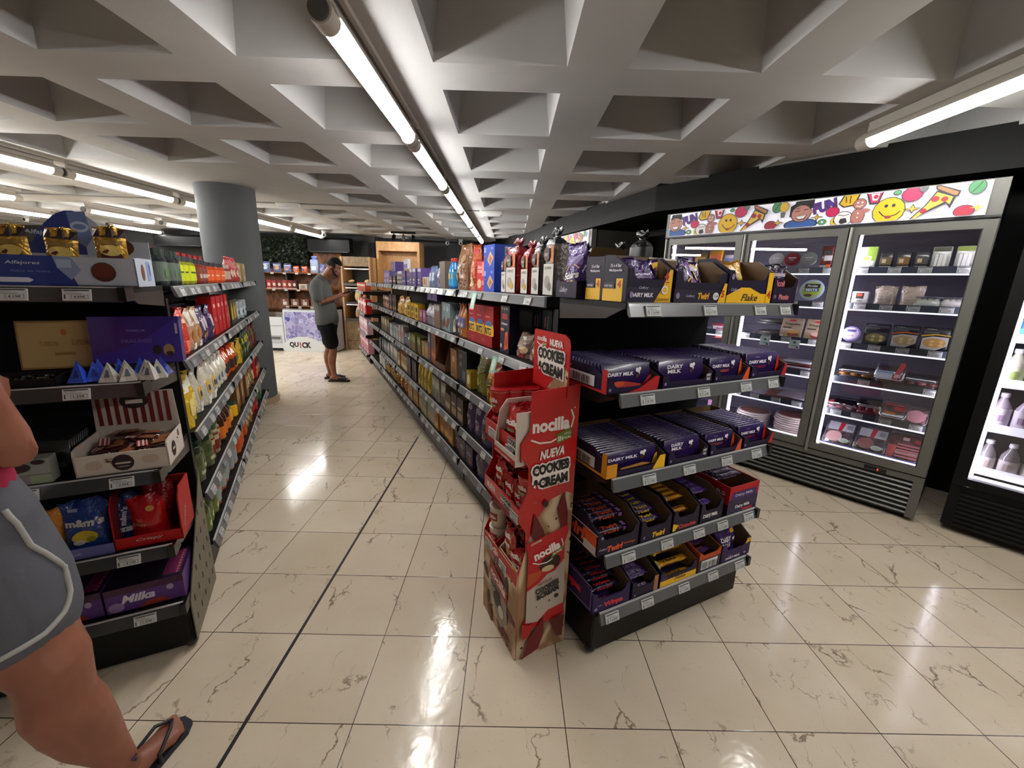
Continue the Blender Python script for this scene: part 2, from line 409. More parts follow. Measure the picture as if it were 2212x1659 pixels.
# fluorescent tubes
TUBEM = mat('#fbfaf7', .4, emit=TUBE_POWER, name='glowing_tube')
HOUS = mat('#b8b0a4', .5); GREY = mat('#4b4a48', .4)
def tube_light(x, y0, y1, label, z=2.335):
    L = y1 - y0; t = empty('tube_light', (x, y0, z), 0, label, 'ceiling light', 'tubular ceiling lights')
    b = MB(); b.tube((0, .07, 0), (0, L - .07, 0), .034, TUBEM, 16); b.build('glowing_tube', t)
    b = MB()
    b.tube((0, 0, 0), (0, .075, 0), .0412, HOUS, 16); b.tube((0, -.010, 0), (0, 0, 0), .034, GREY, 16); b.build('end_cap', t)
    b = MB(); b.tube((0, L - .075, 0), (0, L, 0), .0412, HOUS, 16); b.tube((0, L, 0), (0, L + .010, 0), .034, GREY, 16); b.build('end_cap', t)
    b = MB(); sec = [(.046 * math.cos(R(a)), .046 * math.sin(R(a))) for a in range(-12, 193, 12)]
    sec2 = [(.0435 * math.cos(R(a)), .0435 * math.sin(R(a))) for a in range(192, -13, -12)]
    sec = [(.046 * math.cos(R(a)), .046 * math.sin(R(a))) for a in range(12, 181, 12)]; sec2 = [(.0425 * math.cos(R(a)), .0425 * math.sin(R(a))) for a in range(180, 11, -12)]
    for (xa, za), (xb, zb), (xc, zc), (xd, zd) in zip(sec, sec[1:], sec2[::-1], sec2[::-1][1:]): b.add([(xa, .03, za), (xb, .03, zb), (xd, .03, zd), (xc, .03, zc), (xa, L - .03, za), (xb, L - .03, zb), (xd, L - .03, zd), (xc, L - .03, zc)], [(0, 4, 5, 1), (3, 2, 6, 7), (0, 1, 2, 3), (4, 7, 6, 5), (0, 3, 7, 4), (1, 5, 6, 2)], HOUS)
    b.box(-.012, .012, .04, L - .04, .046, .094, HOUS)
    b.build('mounting_rail', t)
    b = MB(); b.box(.030, .048, .0, L, .074, .0945, HOUS); b.build('cable_trunk', t)
    return t
def tube_row(x, segs, where):
    for i, (a, b_) in enumerate(segs):
        tube_light(x, a, b_, f'{ORD[i]} glowing tube light of the row {where}')
tube_row(-.635, [(1.56 + i * 1.27, 1.56 + i * 1.27 + 1.245) for i in range(6)], 'over the centre aisle, counted from the viewer')
tube_row(-3.93, [(y, y + 1.235) for y in (.12, 1.39, 2.66, 3.93, 5.2, 6.5, 7.77)], 'beside the round column')
tube_row(-5.93, [(y, y + 1.2) for y in (1.6, 2.87, 4.14, 6.1, 7.4)], 'one row past the round column')
tube_row(-7.3, [(y, y + 1.2) for y in (3.2, 4.5, 5.8, 7.9)], 'two rows past the round column')
tube_row(2.0, [(1.42, 2.62), (.15, 1.35), (-1.2, 0)], 'in front of the fridges')
tube_row(-1.6, [(-3.4, -2.2)], 'added unseen behind the viewer')  # out of view, added for more light on the near ceiling
tube_row(-10.2, [(3.0, 4.2), (6.0, 7.2)], 'by the far side wall')
# ================================================================ SHELVING
BK = mat('#070707', .5, spec=.22); BKS = mat('#0b0b0b', .3, spec=.5); RAIL = mat('#5b5c5e', .3, coat=.3); RAILD = mat('#39393a', .35, coat=.2)
TAGW = mat('#c9c9c7', .4); TAGK = mat('#2c2c2e', .5); TAGG = mat('#8d9092', .45); TAGB = mat('#a9bfdb', .45)
def esl_mesh(price, col=TAGW, wide=.066, hi=.036):
    b = MB(); b.box(-wide / 2, wide / 2, 0, .006, 0, hi, col)
    art(b, flat_y(0), wide, hi, [('r', .06, .84, .94, .94, TAGK), ('r', .1, .56, .7, .62, TAGG), ('r', .1, .72, .5, .77, TAGG), ('r', .3, .12, .92, .5, TAGG), ('r', .33, .16, .89, .46, col), ('t', price, .61, .31, .22, {'w': .42}, TAGK), ('r', .08, .12, .13, .5, TAGK)])
    return b.mesh('price_tag')
PRICES = ['3.09€', '4.19€', '4.09€', '8.19€', '1.29€', '2.15€', '1.75€', '5.25€', '2.95€', '3.45€']
ESL = [esl_mesh(p) for p in PRICES]; ESLG = [esl_mesh(p, TAGG) for p in PRICES[:4]]
def rail(b, x0, x1, z, m=RAIL, y=0.0, h=.045):
    # tilted price channel below a shelf edge: top edge at z, leaning out at the bottom
    z -= .001; y -= .004
    b.prism([(y, z), (y - .004, z - .002), (y - .020, z - h), (y - .014, z - h - .003), (y - .004, z - h + .004), (y + .006, z - .006)], x1 - x0, m, axis=0, o=x0)
    b.prism([(y + .003, z + .0004), (y - .005, z + .0004), (y - .005, z - .003), (y + .003, z - .003)], x1 - x0, mat('#b5b5b5', .3), axis=0, o=x0)
def shelf_unit(name, label, loc, rz, L, D, shelves, cat='shelving unit', group=None, tags=4, seed=0, ends=(1, 1), back=1.40, rails=None, foot=(1, 1), railmat=RAIL, kick=.0, both=False, tagset=None, perf=False, legx=None):
    """origin: front lower corner of the base; x along the front, y into the unit; shelves: heights of shelf tops."""
    t = empty(name, loc, rz, label, cat, group); r = random.Random(seed)
    b = MB(); b.box(.004, L - .004, .03, D, .02, shelves[-1] - .03, BK)
    b.box(.012, L - .012, .028, .031, .03, shelves[-1] - .05, mat('#0a0908', .4, spec=.22)); b.build('base_panel', t)
    b = MB(); b.box(0, L, D - .03, D, .1, back, BK); b.build('back_panel', t)
    for e, on in zip((0, L), ends):
        if on: b = MB(); b.box(0 if not e else L - .03, .03 if not e else L, D - .045, D - .002, 0, back + .01, BKS); b.build('post', t)
    for x, on in zip((.02, L - .02), foot):
        if on:
            b = MB(); b.sphere((x, .05, .028), .026, .026, .028, BKS, 14, 8); b.tube((x, .05, .02), (x, .05, .09), .008, mat('#7a7a7a', .3, .8)); b.build('foot', t)
    for k, z in enumerate(shelves):
        b = MB(); b.box(.004, L - .004, 0, D - .03, z - .022, z - .002, BK)
        for e in (.004, L - .010):
            b.prism([(0.01, z - .022), (D - .03, z - .022), (D - .03, z - .085), (.10, z - .06)], .006, mat('#24221f', .3, spec=.6), axis=0, o=e)
        s = b.build('shelf', t)
        x0, x1 = (rails[k] if rails else (.008, L - .008))
        if x1 - x0 > .05:
            b = MB(); rail(b, x0, x1, z, railmat); b.build('price_rail', s)
        b = MB(); b.box(L - .016, L + .003, -.026, .05, z - .046, z - .001, BKS); b.build('end_clip', s)
        n = tags if not tagset else len(tagset[k])
        for q in range(n):
            fx = (q + .5 + r.uniform(-.22, .22)) / n if not tagset else tagset[k][q]
            o = bpy.data.objects.new('price_tag', (ESL if r.random() < .8 else ESLG)[r.randrange(4)] if not tagset else ESL[(k * 3 + q) % 10]); COL.objects.link(o); o.parent = s
            o.location = (x0 + (x1 - x0) * fx, -.0285, z - .043); o.rotation_euler = (R(-17), 0, 0)
    return t
SH = [1.45, 1.125, .79, .475, .215]
SHE = [1.45, 1.14, .82, .50, .24]
# the chocolate end unit facing the viewer
shelf_unit('end_display_shelves', 'black end-of-aisle shelving unit stocked with purple chocolate, red cardboard display beside it', G(0, 0), TH, .905, .43, SHE, tags=0, seed=1, foot=(1, 0), ends=(0, 0),
           tagset=[[.11, .42, .74, .92], [.13, .45, .73, .93], [.19, .43, .68, .90], [.12, .35, .56, .73, .93], [.06, .27, .51, .72, .93]])
# bays of the long centre aisle unit, side facing the aisle, and its backs
for i in range(5):
    b0 = .46 + 1.198 * i
    shelf_unit('aisle_shelves', f'{ORD[i]} bay of the long black aisle shelving, counted from the chocolate end unit', G(0.0, b0 + 1.19), FACE['L'], 1.19, .447, SH, group='bays of the long centre shelving', tags=4 + (i > 0) * 2, seed=10 + i, foot=(0, 0), ends=(1, 1 if i == 0 else 0), back=1.44)
    shelf_unit('aisle_shelves', f'{ORD[i]} bay of the long shelving on its far side facing the fridges', G(.905, b0), FACE['R'], 1.19, .447, SH, group='rear bays of the long centre shelving', tags=0, seed=30 + i, foot=(0, 0), ends=(1, 1 if i == 4 else 0), back=1.44)
shelf_unit('aisle_shelves', 'small lower bay at the far tip of the long centre shelving', G(-.03, 8.0), FACE['L'], 1.36, .45, [1.29, .90, .53, .18], tags=5, seed=17, foot=(0, 0), back=1.30)
# the other unit beside the column
shelf_unit('end_display_shelves', 'black end-of-aisle shelving unit with sweets and biscuits beside the walking person', G(-2.365, .72), TH, .905, .43, [1.455, 1.14, .815, .51, .25], tags=0, seed=2, foot=(0, 1), ends=(0, 0), railmat=RAILD,
           tagset=[[.22, .72, .88], [.28, .82], [.3, .62, .89], [.3, .55, .86], [.3, .62, .87]])
for i in range(3):
    b0 = 1.19 + 1.07 * i
    shelf_unit('aisle_shelves', f'{ORD[i]} bay of the grocery shelving that ends at the round column', G(-1.455, b0), FACE['R'], 1.06, .447, SH, group='bays of the grocery shelving', tags=6, seed=50 + i, foot=(1 if i == 0 else 0, 0), ends=(1, 0), back=1.44)
    shelf_unit('aisle_shelves', f'{ORD[i]} bay on the far side of the grocery shelving', G(-2.365, b0 + 1.06), FACE['L'], 1.06, .447, SH, group='rear bays of the grocery shelving', tags=0, seed=60 + i, foot=(0, 0), ends=(1, 0), back=1.44)
# perforated side plates on the end unit by the walking person
b = MB(); y0, y1 = .03, .43
PERF = mat('#6f685a', .35, .6)
b.prism([(y0, .03), (y1, .03), (y1, .62), (y1 - .10, .50), (y0 + .0, .22)], .004, PERF, axis=0, o=.907)
for r_ in range(5):
    for c_ in range(5):
        yy = y0 + .05 + c_ * .075; zz = .09 + r_ * .09
        if zz < .2 + (yy - y0) * 1.0: b.box(.9112, .9118, yy, yy + .010, zz, zz + .026, BK)
o = b.build('side_plate'); o.parent = [x for x in COL.objects if x.name.startswith('end_display_shelves')][1]
# loose shelf wobblers hanging from the rails
def wobbler(loc, rz, label):
    b = MB(); b.box(-.034, .034, 0, .0012, -.10, .0, mat('#7fae97', .4))
    art(b, flat_y(0), .068, .10, [('r', 0, -1, 1, -.93, '#c86a5a'), ('e', .5, -.45, .36, .34, '#d9dccf'), ('e', .5, -.45, .31, .30, '#b4ccb9'), ('t', 'ok', .5, -.45, .16, '#eef0ea')])
    return put('shelf_wobbler', b.mesh('shelf_wobbler'), loc, rz, label, 'shelf card', 'green shelf cards', rot=(R(-14), 0, rz))
wobbler(G(-.026, 1.30, 1.438), FACE['L'], 'green and white card hanging from the top aisle rail under the red bags')
wobbler(G(-.026, .98, 1.105), FACE['L'], 'green and white card hanging from the second aisle rail under the dark pizza carton')
# ================================================================ PRODUCTS
CADP = '#28163f'; CADD = '#1a102b'; KRAFT = '#6e563b'; YEL = '#e8b50c'; WHT = '#e9e6e2'; ORA = '#d6501a'; REDC = '#b3121c'
def carton(w, d, h, col, items=(), side=None, top=None, sitems=(), m=None, titems=()):
    b = MB(); c = m or card(col); b.box(-w / 2, w / 2, 0, d, 0, h, c, top=card(top) if isinstance(top, str) else top)
    if side: b.box(-w / 2 - .0003, w / 2 + .0003, .002, d - .002, .001, h - .001, card(side))
    if items: art(b, flat_y(0), w, h, items)
    if sitems:
        art(b, on_left(-w / 2 - .0006, d / 2), d, h, sitems); art(b, on_right(w / 2 + .0006, d / 2), d, h, sitems)
    if titems: art(b, on_top(h, 0), w, d, titems)
    return b
def pouch(w, d, h, col, items=(), seed=0, top=.72, neck=None, back=None, crimp=True, m=None, lean=0, bot=.9):
    """stand-up foil bag: bulging body, pinched and crimped top."""
    r = random.Random(seed); b = MB(); nx, nz = 8, 10; mm = m or foil(col)
    ph = [r.uniform(0, 6) for _ in range(6)]
    def half(u, v):
        # half thickness at u in -.5...5, v in 0..1
        e = max(0, 1 - abs(2 * u) ** 2.6) ** .5
        pv = (1 - max(0, v - .55) / .45) ** .75 if v > .55 else 1
        pv = pv * (bot + (1 - bot) * min(1, v / .2)); pv = max(pv, .02)
        wr = 1 + .10 * math.sin(9 * u + ph[0] + 6 * v) + .07 * math.sin(17 * v + ph[1] + 5 * u)
        return d / 2 * e * pv * wr
    def wid(v): return 1 - .10 * math.sin(PI * min(1, v)) + (top - 1) * max(0, (v - .8) / .2) * .25
    def S(u, v, side):
        y = d / 2 + side * half(u, v) + lean * v * h + (.012 * math.sin(u * 14 + ph[2]) * max(0, v - .86) / .14 if crimp else 0)
        return (u * w * wid(v), y, v * h + .004 * math.sin(7 * u + ph[3]) * (v > .9))
    for side in (-1, 1):
        vs = [S(i / nx - .5, j / nz, side) for j in range(nz + 1) for i in range(nx + 1)]
        fs = [(j * (nx + 1) + i, j * (nx + 1) + i + 1, (j + 1) * (nx + 1) + i + 1, (j + 1) * (nx + 1) + i) for j in range(nz) for i in range(nx)]
        if side > 0: fs = [f[::-1] for f in fs]
        b.add(vs, fs, mm if side < 0 or not back else foil(back), True)
    if crimp:
        zz = h; vs = []; n = 12
        for i in range(n + 1):
            u = i / n - .5; p = S(u, 1, -1); q = (p[0], p[1] + (.004 if i % 2 else -.004), p[2] + h * .05); vs += [p, q]
        b.add(vs, [(2 * i, 2 * i + 2, 2 * i + 3, 2 * i + 1) for i in range(n)], mm)
    if items:
        def sf(u, v, k):
            uu = max(-.5, min(.5, u / w)); vv = max(0, min(1, v / h)); p = S(uu, vv, -1); return (p[0], p[1] - .0012 - EPS * k, p[2])
        art(b, sf, w, h, items)
    return b
def loaf(w, d, h, col, items=(), knot=.06, kcol=None, seed=0, clear=None, m=None):
    """tall bread style bag gathered and twisted above the contents."""
    b = MB(); mm = m or foil(col); r = random.Random(seed); n = 16; rings = []
    for v, sx, sy in ((0, .93, .9), (.03, 1, 1), (.25, 1.0, 1.0), (.68, 1, 1.0), (.765, .98, .96), (.82, .80, .78), (.865, .42, .42), (.89, .20, .22), (.92, .42, .34), (.965, .70, .40), (1.0, .62, .16)):
        ring = []
        for i in range(n):
            t = 2 * PI * i / n; c, s_ = math.cos(t), math.sin(t); k = (abs(c) ** 4 + abs(s_) ** 4) ** -.25; wob = 1 + (.05 * math.sin(5 * t + seed + v * 9) if v > .78 else .02 * math.sin(4 * t + v * 20))
            ring.append((w / 2 * sx * c * k * wob, d / 2 + d / 2 * sy * s_ * k * wob, v * h + (.01 * math.sin(3 * t + seed) if v > .9 else 0)))
        rings.append(ring)
    b.loft(rings[:5], mm); b.loft(rings[4:], foil(kcol) if kcol else mm)
    if items: art(b, lambda u, v, k: (u, -.0035 - EPS * k, v), w * .96, h * .80, items)
    return b
def jar(r, h, col, cap, band=None, neck=.8, n=14, capr=None, m=None, capm=None, body=None):
    b = MB(); g = m or mat(col, .12, coat=.4); c = capm or mat(cap, .35); hb = h * .80
    b.lathe([(r * .9, 0), (r, .01), (r, hb * .9), (r * neck, hb)], g, (0, r, 0), n)
    cr = capr or r * neck * 1.04; b.cap = MB(); b.cap.lathe([(cr, hb + .0005), (cr, h - .003), (cr * .9, h)], c, (0, r, 0), n)
    if band:
        z0, z1, bc, its = band
        b.lathe([(r + .0006, z0 * hb), (r + .0006, z1 * hb)], card(bc), (0, r, 0), n)
        b.mats  # keep order
        hh = (z1 - z0) * hb
        if its: art(b, lambda u, v, k: ((r + .001 + EPS * k) * math.sin(u / r), r - (r + .001 + EPS * k) * math.cos(u / r), z0 * hb + v), r * 2.2, hh, its)
    return b
def can(r, h, col, items=(), top='#b9bcc0', n=16):
    b = MB(); b.lathe([(r * .9, 0), (r, .006), (r, h - .01), (r * .86, h - .002), (r * .84, h)], [mat(top, .3, .8), mat(col, .3, coat=.4), mat(top, .3, .8), mat(top, .3, .8)], (0, r, 0), n)
    if items: art(b, lambda u, v, k: ((r + .001 + EPS * k) * math.sin(u / r), r - (r + .001 + EPS * k) * math.cos(u / r), v), r * 2.2, h, items)
    return b
def bottle(r, h, body, cap, band=None, n=14):
    b = MB(); g = body if not isinstance(body, str) else mat(body, .12, coat=.5)
    b.lathe([(r * .85, 0), (r, .012), (r, h * .55), (r * .92, h * .64), (r * .5, h * .80), (r * .36, h * .86), (r * .36, h * .90)], g, (0, r, 0), n)
    b.cap = MB(); b.cap.lathe([(r * .44, h * .89), (r * .44, h * .99), (r * .38, h)], mat(cap, .4), (0, r, 0), n)
    if band:
        z0, z1, bc, its = band; b.lathe([(r + .0006, z0 * h), (r + .0006, z1 * h)], card(bc), (0, r, 0), n)
        if its: art(b, lambda u, v, k: ((r + .001 + EPS * k) * math.sin(u / r), r - (r + .001 + EPS * k) * math.cos(u / r), z0 * h + v), r * 2.2, (z1 - z0) * h, its)
    return b
def tray(w, d, hb, hf, col, fitems=(), litems=(), inner=KRAFT, notch=0, ritems=(), step=None, th=.004, hs=None, flap=None):
    """shelf-ready cardboard tray: back height hb, front lip hf, sides stepping down; notch = width of front corner posts."""
    b = MB(); c = card(col); k = card(inner); hs = hs or hb; x0, x1 = -w / 2, w / 2
    b.box(x0, x1, 0, d, 0, th, c)
    st = step if step is not None else .04
    prof = [(0, 0), (d, 0), (d, hs), (min(d, st + .03), hs), (st, hs - (hs - hf) * .25), (0, max(hf, hs - (hs - hf) * (.55 if notch else 1)))]
    for xa, sgn in ((x0, 1), (x1 - th, -1)): b.prism(prof, th, c, axis=0, o=xa)
    pin = [(y + (.001 if y < d / 2 else -.001), z - (.0 if z < .01 else .0006)) for y, z in prof]
    b.prism(pin, .0012, k, axis=0, o=x0 + th); b.prism(pin, .0012, k, axis=0, o=x1 - th - .0012)
    b.box(x0, x1, d - th, d, 0, hb, c); b.box(x0 + th, x1 - th, d - th - .0012, d - th, .001, hb - .0006, k)
    if notch:
        hn = prof[-1][1]; nt = notch
        b.prism([(x0, 0), (x1, 0), (x1, hn), (x1 - nt, hn), (x1 - nt - .008, hf + .01), (x1 - nt - .02, hf), (x0 + nt + .02, hf), (x0 + nt + .008, hf + .01), (x0 + nt, hn), (x0, hn)], th, c)
        H = hn
    else:
        b.box(x0, x1, 0, th, 0, hf, c); H = hf
    b.box(x0 + th, x1 - th, th, th + .0012, .001, hf - .0006, k)
    if fitems: art(b, flat_y(0), w, H, fitems)
    if litems: art(b, on_left(x0, d / 2), d, hs, litems)
    if ritems: art(b, on_right(x1, d / 2), d, hs, ritems)
    if flap:
        z = hb; b.add([(x0, d, z), (x1, d, z), (x1, d - flap[0], z + flap[1]), (x0, d - flap[0], z + flap[1])], [(0, 1, 2, 3)], card(flap[2]))
    return b
def bar(w, d, h, col, items=(), crimp=.012, m=None, titems=()):
    """flat wrapped bar lying with its long side along x: w long, d deep, h thick."""
    b = MB(); mm = m or foil(col); n = 8; rings = []
    for x, s_ in ((-w / 2 + crimp, .25), (-w / 2 + crimp * 1.8, .9), (-w / 4, 1), (w / 4, 1), (w / 2 - crimp * 1.8, .9), (w / 2 - crimp, .25)):
        rings.append([(x, d / 2 + d / 2 * (1 if s_ > .5 else .9) * math.cos(t) * (abs(math.cos(t)) ** 4 + abs(math.sin(t)) ** 4) ** -.25, h / 2 + h / 2 * s_ * math.sin(t) * (abs(math.cos(t)) ** 4 + abs(math.sin(t)) ** 4) ** -.25) for t in [2 * PI * (i + .5) / n for i in range(n)]])
    b.loft(rings, mm)
    for s_ in (-1, 1): b.box(min(s_ * (w / 2 - crimp), s_ * w / 2), max(s_ * (w / 2 - crimp), s_ * w / 2), d * .04, d * .96, h * .42, h * .55, mm)
    if items: art(b, flat_y(-.0008), w, h, items)
    if titems: art(b, on_top(h + .0008, 0), w, d, titems)
    return b
def slab(w, t, h, col, items=(), edge=None, eitems=()):
    """chocolate tablet standing on its long edge, w wide, t thick, h high."""
    b = MB(); mm = foil(col); b.rbox(-w / 2, w / 2, 0, t, 0, h, t * .35, mat(col, .32, 0, coat=.15))
    if items: art(b, flat_y(-.0006), w, h, items)
    if eitems: art(b, on_top(h + .0004, 0), w, t, eitems)
    return b
def M(b, name): return b.mesh(name)
def at_shelf(name, me, a, b_, z, face, label, cat, group=None, jit=0, rot=None):
    p = G(a, b_, z + .0005); rz = FACE[face] + (rnd.uniform(-jit, jit) if jit else 0)
    if rot: return put(name, me, p, rz, label, cat, group, rot=(rot[0], rot[1], rz + rot[2]))
    return put(name, me, p, rz, label, cat, group)

def cadlogo(cx, cz, h, c='#cdbfd9'): return ('t', 'Cadbury', cx, cz, h, {'s': .5, 'b': 0}, c)
def dm(cx, cz, h, two=False, c='#efeaf2', w=None):
    if two: return [('t', 'DAIRY', cx, cz + h * .62, h, {'b': .035, 's': .12, 'w': w}, c), ('t', 'MILK', cx - .02, cz - h * .62, h, {'b': .035, 's': .12, 'w': w * .85 if w else None}, c)]
    return [('t', 'DAIRY MILK', cx, cz, h, {'b': .035, 's': .12, 'w': w}, c)]
def splash(cx, cz, s, asp):   # white milk drops and a brown chunk
    return [('p', [(cx - s * .3, cz - s * asp), (cx + s * .35, cz - s * .4 * asp), (cx + s * .2, cz + s * .3 * asp), (cx - s * .4, cz - s * .2 * asp)], '#4a2818'), ('e', cx - s * .1, cz + s * .8 * asp, s * .3, s * .5 * asp, '#efe9ee'), ('e', cx + s * .35, cz + s * 1.05 * asp, s * .25, s * .4 * asp, '#efe9ee'), ('e', cx + s * .2, cz + s * .45 * asp, s * .14, s * .5 * asp, '#efe9ee')]

EB = 'on the chocolate end unit'
# ---- shelf 1 of the chocolate end unit (top)
z = 1.45
# caramel multipack tray
fi = [('r', 0, 0, .76, .44, CADD), ('p', [(.62, 0), (1, 0), (1, 1.0), (.93, 1.0), (.80, .5)], YEL), ('t', '4', .86, .80, .26, {'b': .05}, '#b5271b'), ('r', .80, .60, .93, .63, '#b5271b'), cadlogo(.35, .43, .1), *dm(.33, .22, .13, w=.5), ('t', 'Caramel', .80, .10, .10, {'s': .3, 'w': .3, 'b': .01}, '#5a2c10'), ('e', .83, .38, .075, .13, '#efe9ee'), ('e', .83, .38, .05, .09, YEL), ('e', .08, .22, .035, .10, '#8b7aa5')]
li = [('r', .0, 0, .82, .28, YEL), ('r', .56, .28, .82, .5, YEL), ('t', '4', .69, .38, .16, {'b': .05}, '#b5271b'), ('p', [(.06, .28), (.5, .28), (.5, .42), (.06, .42)], '#120c22'), ('t', 'DAIRY MILK', .26, .34, .05, {'w': .34}, '#d8d0e0'), ('t', '15 x 4 Bar', .52, .78, .075, {'b': .02, 'w': .44}, '#d8d0e0'), ('t', 'Multipacks', .52, .67, .075, {'b': .02, 'w': .52}, '#d8d0e0')]
def flip(it):  # artwork written for a face read the other way round
    return it
at_shelf('display_carton', M(tray(.195, .125, .155, .075, CADD, fi, li, notch=.022, hs=.150), 'display_carton'), .10, .0, z, 'F', 'open dark purple multipack carton with a yellow corner marked 4 caramel', 'display box', 'chocolate display cartons')
bag_it = [('r', .1, .55, .9, .62, '#46276f'), cadlogo(.38, .58, .10), *dm(.42, .38, .15, c='#efeaf2', w=.62), ('p', [(.72, .98), (1, .98), (1, .55), (.84, .62)], YEL), ('t', '4', .90, .8, .16, {'b': .04}, '#7a2418'), ('p', [(.2, .2), (.75, .26), (.7, .16), (.3, .13)], '#a5682c')]
at_shelf('chocolate_multipack', M(pouch(.165, .05, .125, '#43246b', bag_it, seed=3), 'chocolate_multipack'), .10, .03, z + .01, 'F', 'purple dairy milk caramel multipack bag in the yellow cornered carton', 'chocolate bag')
# second multipack carton further back on the left corner
at_shelf('display_carton', M(tray(.16, .105, .155, .15, CADD, [], li, hs=.150, flap=(.03, .03, KRAFT)), 'display_carton'), .09, .13, z, 'F', 'closed dark purple multipack carton behind the caramel carton', 'display box', 'chocolate display cartons')
ecl = [('r', .06, .62, .94, .78, '#5b3a86'), cadlogo(.5, .70, .07), ('l', [(.15, .48), (.4, .6), (.7, .62), (.86, .56)], .025, '#b88a5a'), ('t', 'Eclairs', .5, .42, .14, {'s': .25, 'b': .045, 'w': .8, 'a': 6}, '#efe9ee'), ('e', .5, .22, .28, .10, '#7b4a2a'), ('e', .62, .26, .14, .08, '#c18a52')]
at_shelf('sweet_bag', M(pouch(.13, .06, .195, '#4a2a78', ecl, seed=5), 'sweet_bag'), -.008, .315, z + .004, 'L', 'purple foil bag of eclairs at the corner of the end unit top', 'sweet bag')
at_shelf('display_carton', M(tray(.145, .10, .07, .062, CADD, [('t', 'Cadbury', .38, .45, .40, {'s': .5, 'b': 0, 'w': .36}, '#d8d0e0')], notch=.01), 'display_carton'), -.02, .325, z, 'L', 'low dark purple carton holding the eclairs bag', 'display box', 'chocolate display cartons')
# twirl carton
fi = [('r', 0, 0, 1, .42, CADD), ('e', .07, .22, .035, .1, '#8b7aa5'), cadlogo(.30, .21, .11), ('t', 'Twirl', .55, .22, .22, {'s': .2, 'b': .05, 'w': .22}, '#e0a21a'), ('e', .80, .22, .06, .13, '#e6e2e8'), ('t', '114', .80, .22, .10, {}, '#2a1a44'), ('p', [(.84, 0), (1, 0), (1, .66), (.95, .66)], YEL), ('t', '5', .93, .30, .24, {'b': .05}, '#b5271b')]
at_shelf('display_carton', M(tray(.262, .15, .15, .07, CADD, fi, [], notch=.028, flap=(-.05, .012, '#c9c4b8')), 'display_carton'), .345, .0, z, 'F', 'open dark purple twirl carton with a torn white flap', 'display box', 'chocolate display cartons')
tw = [('p', [(.0, .7), (.3, 1), (.45, .6), (.2, .3)], '#7a48a8'), ('p', [(.4, .95), (.75, .9), (.9, .5), (.6, .55)], '#d0a422'), ('e', .42, .82, .22, .07, '#b6aec0'), ('p', [(.3, .6), (.6, .5), (.75, .15), (.5, .2)], '#8f63c0'), ('t', 'Twirl', .45, .42, .2, {'s': .2, 'b': .04, 'a': -30}, '#d8b22a')]
at_shelf('chocolate_multipack', M(pouch(.15, .06, .135, '#35204f', tw, seed=8, lean=.1), 'chocolate_multipack'), .335, .028, z + .01, 'F', 'crumpled shiny purple and yellow twirl bag slumped in its carton', 'chocolate bag', rot=(0, R(7), .1))
# flake carton
fi = [('p', [(0, 0), (1, 0), (1, .28), (.75, .30), (.5, .48), (.3, .48), (.0, .22)], YEL), ('t', 'Flake', .52, .17, .22, {'s': .4, 'b': .02, 'w': .36}, '#2a1506'), cadlogo(.17, .40, .11), ('r', .88, 0, 1, .98, YEL), ('t', '4', .945, .28, .26, {'b': .05}, '#b5271b'), ('e', .08, .8, .03, .09, '#8b7aa5')]
at_shelf('display_carton', M(tray(.262, .15, .163, .085, CADD, fi, [], notch=.030), 'display_carton'), .615, .0, z, 'F', 'open yellow and purple flake carton with brown inside', 'display box', 'chocolate display cartons')
fl = [('p', [(.1, .95), (.5, .9), (.3, .55), (.05, .6)], '#4b2c60'), ('e', .52, .62, .22, .12, '#b89a3a'), ('t', 'Flake', .5, .34, .16, {'s': .3, 'b': .03, 'a': 10}, '#3a1c0a'), ('e', .7, .2, .18, .1, '#4b2b12')]
at_shelf('chocolate_multipack', M(pouch(.12, .055, .14, '#c58f10', fl, seed=9, lean=.05), 'chocolate_multipack'), .59, .03, z + .01, 'F', 'shiny yellow flake multipack bag leaning in its carton', 'chocolate bag', rot=(0, R(-9), 0))
fi = [('t', 'Picnic', .5, .25, .22, {'b': .06, 'w': .42}, '#b9696a'), ('e', .12, .26, .05, .08, '#6d5a8a')]
at_shelf('display_carton', M(tray(.155, .14, .145, .062, '#20142b', fi, [], notch=.014), 'display_carton'), .835, .0, z, 'F', 'open near-black picnic carton at the fridge end of the top shelf', 'display box', 'chocolate display cartons')
for i in range(3):
    at_shelf('chocolate_multipack', M(pouch(.10, .035, .135 - .025 * (2 - i) * 0, '#2b1b33', [('r', .05, .70, .95, .8, '#9b8f9f'), ('t', 'Picnic', .5, .5, .2, {'b': .05, 'w': .8}, '#c9707a'), ('r', .1, .14, .9, .3, '#6f5f86')], seed=11 + i), 'chocolate_multipack'), .832, .022 + .033 * i, z + .012, 'F', f'{ORD[i]} picnic multipack bag from the front of the near-black carton', 'chocolate bag', 'picnic multipack bags')

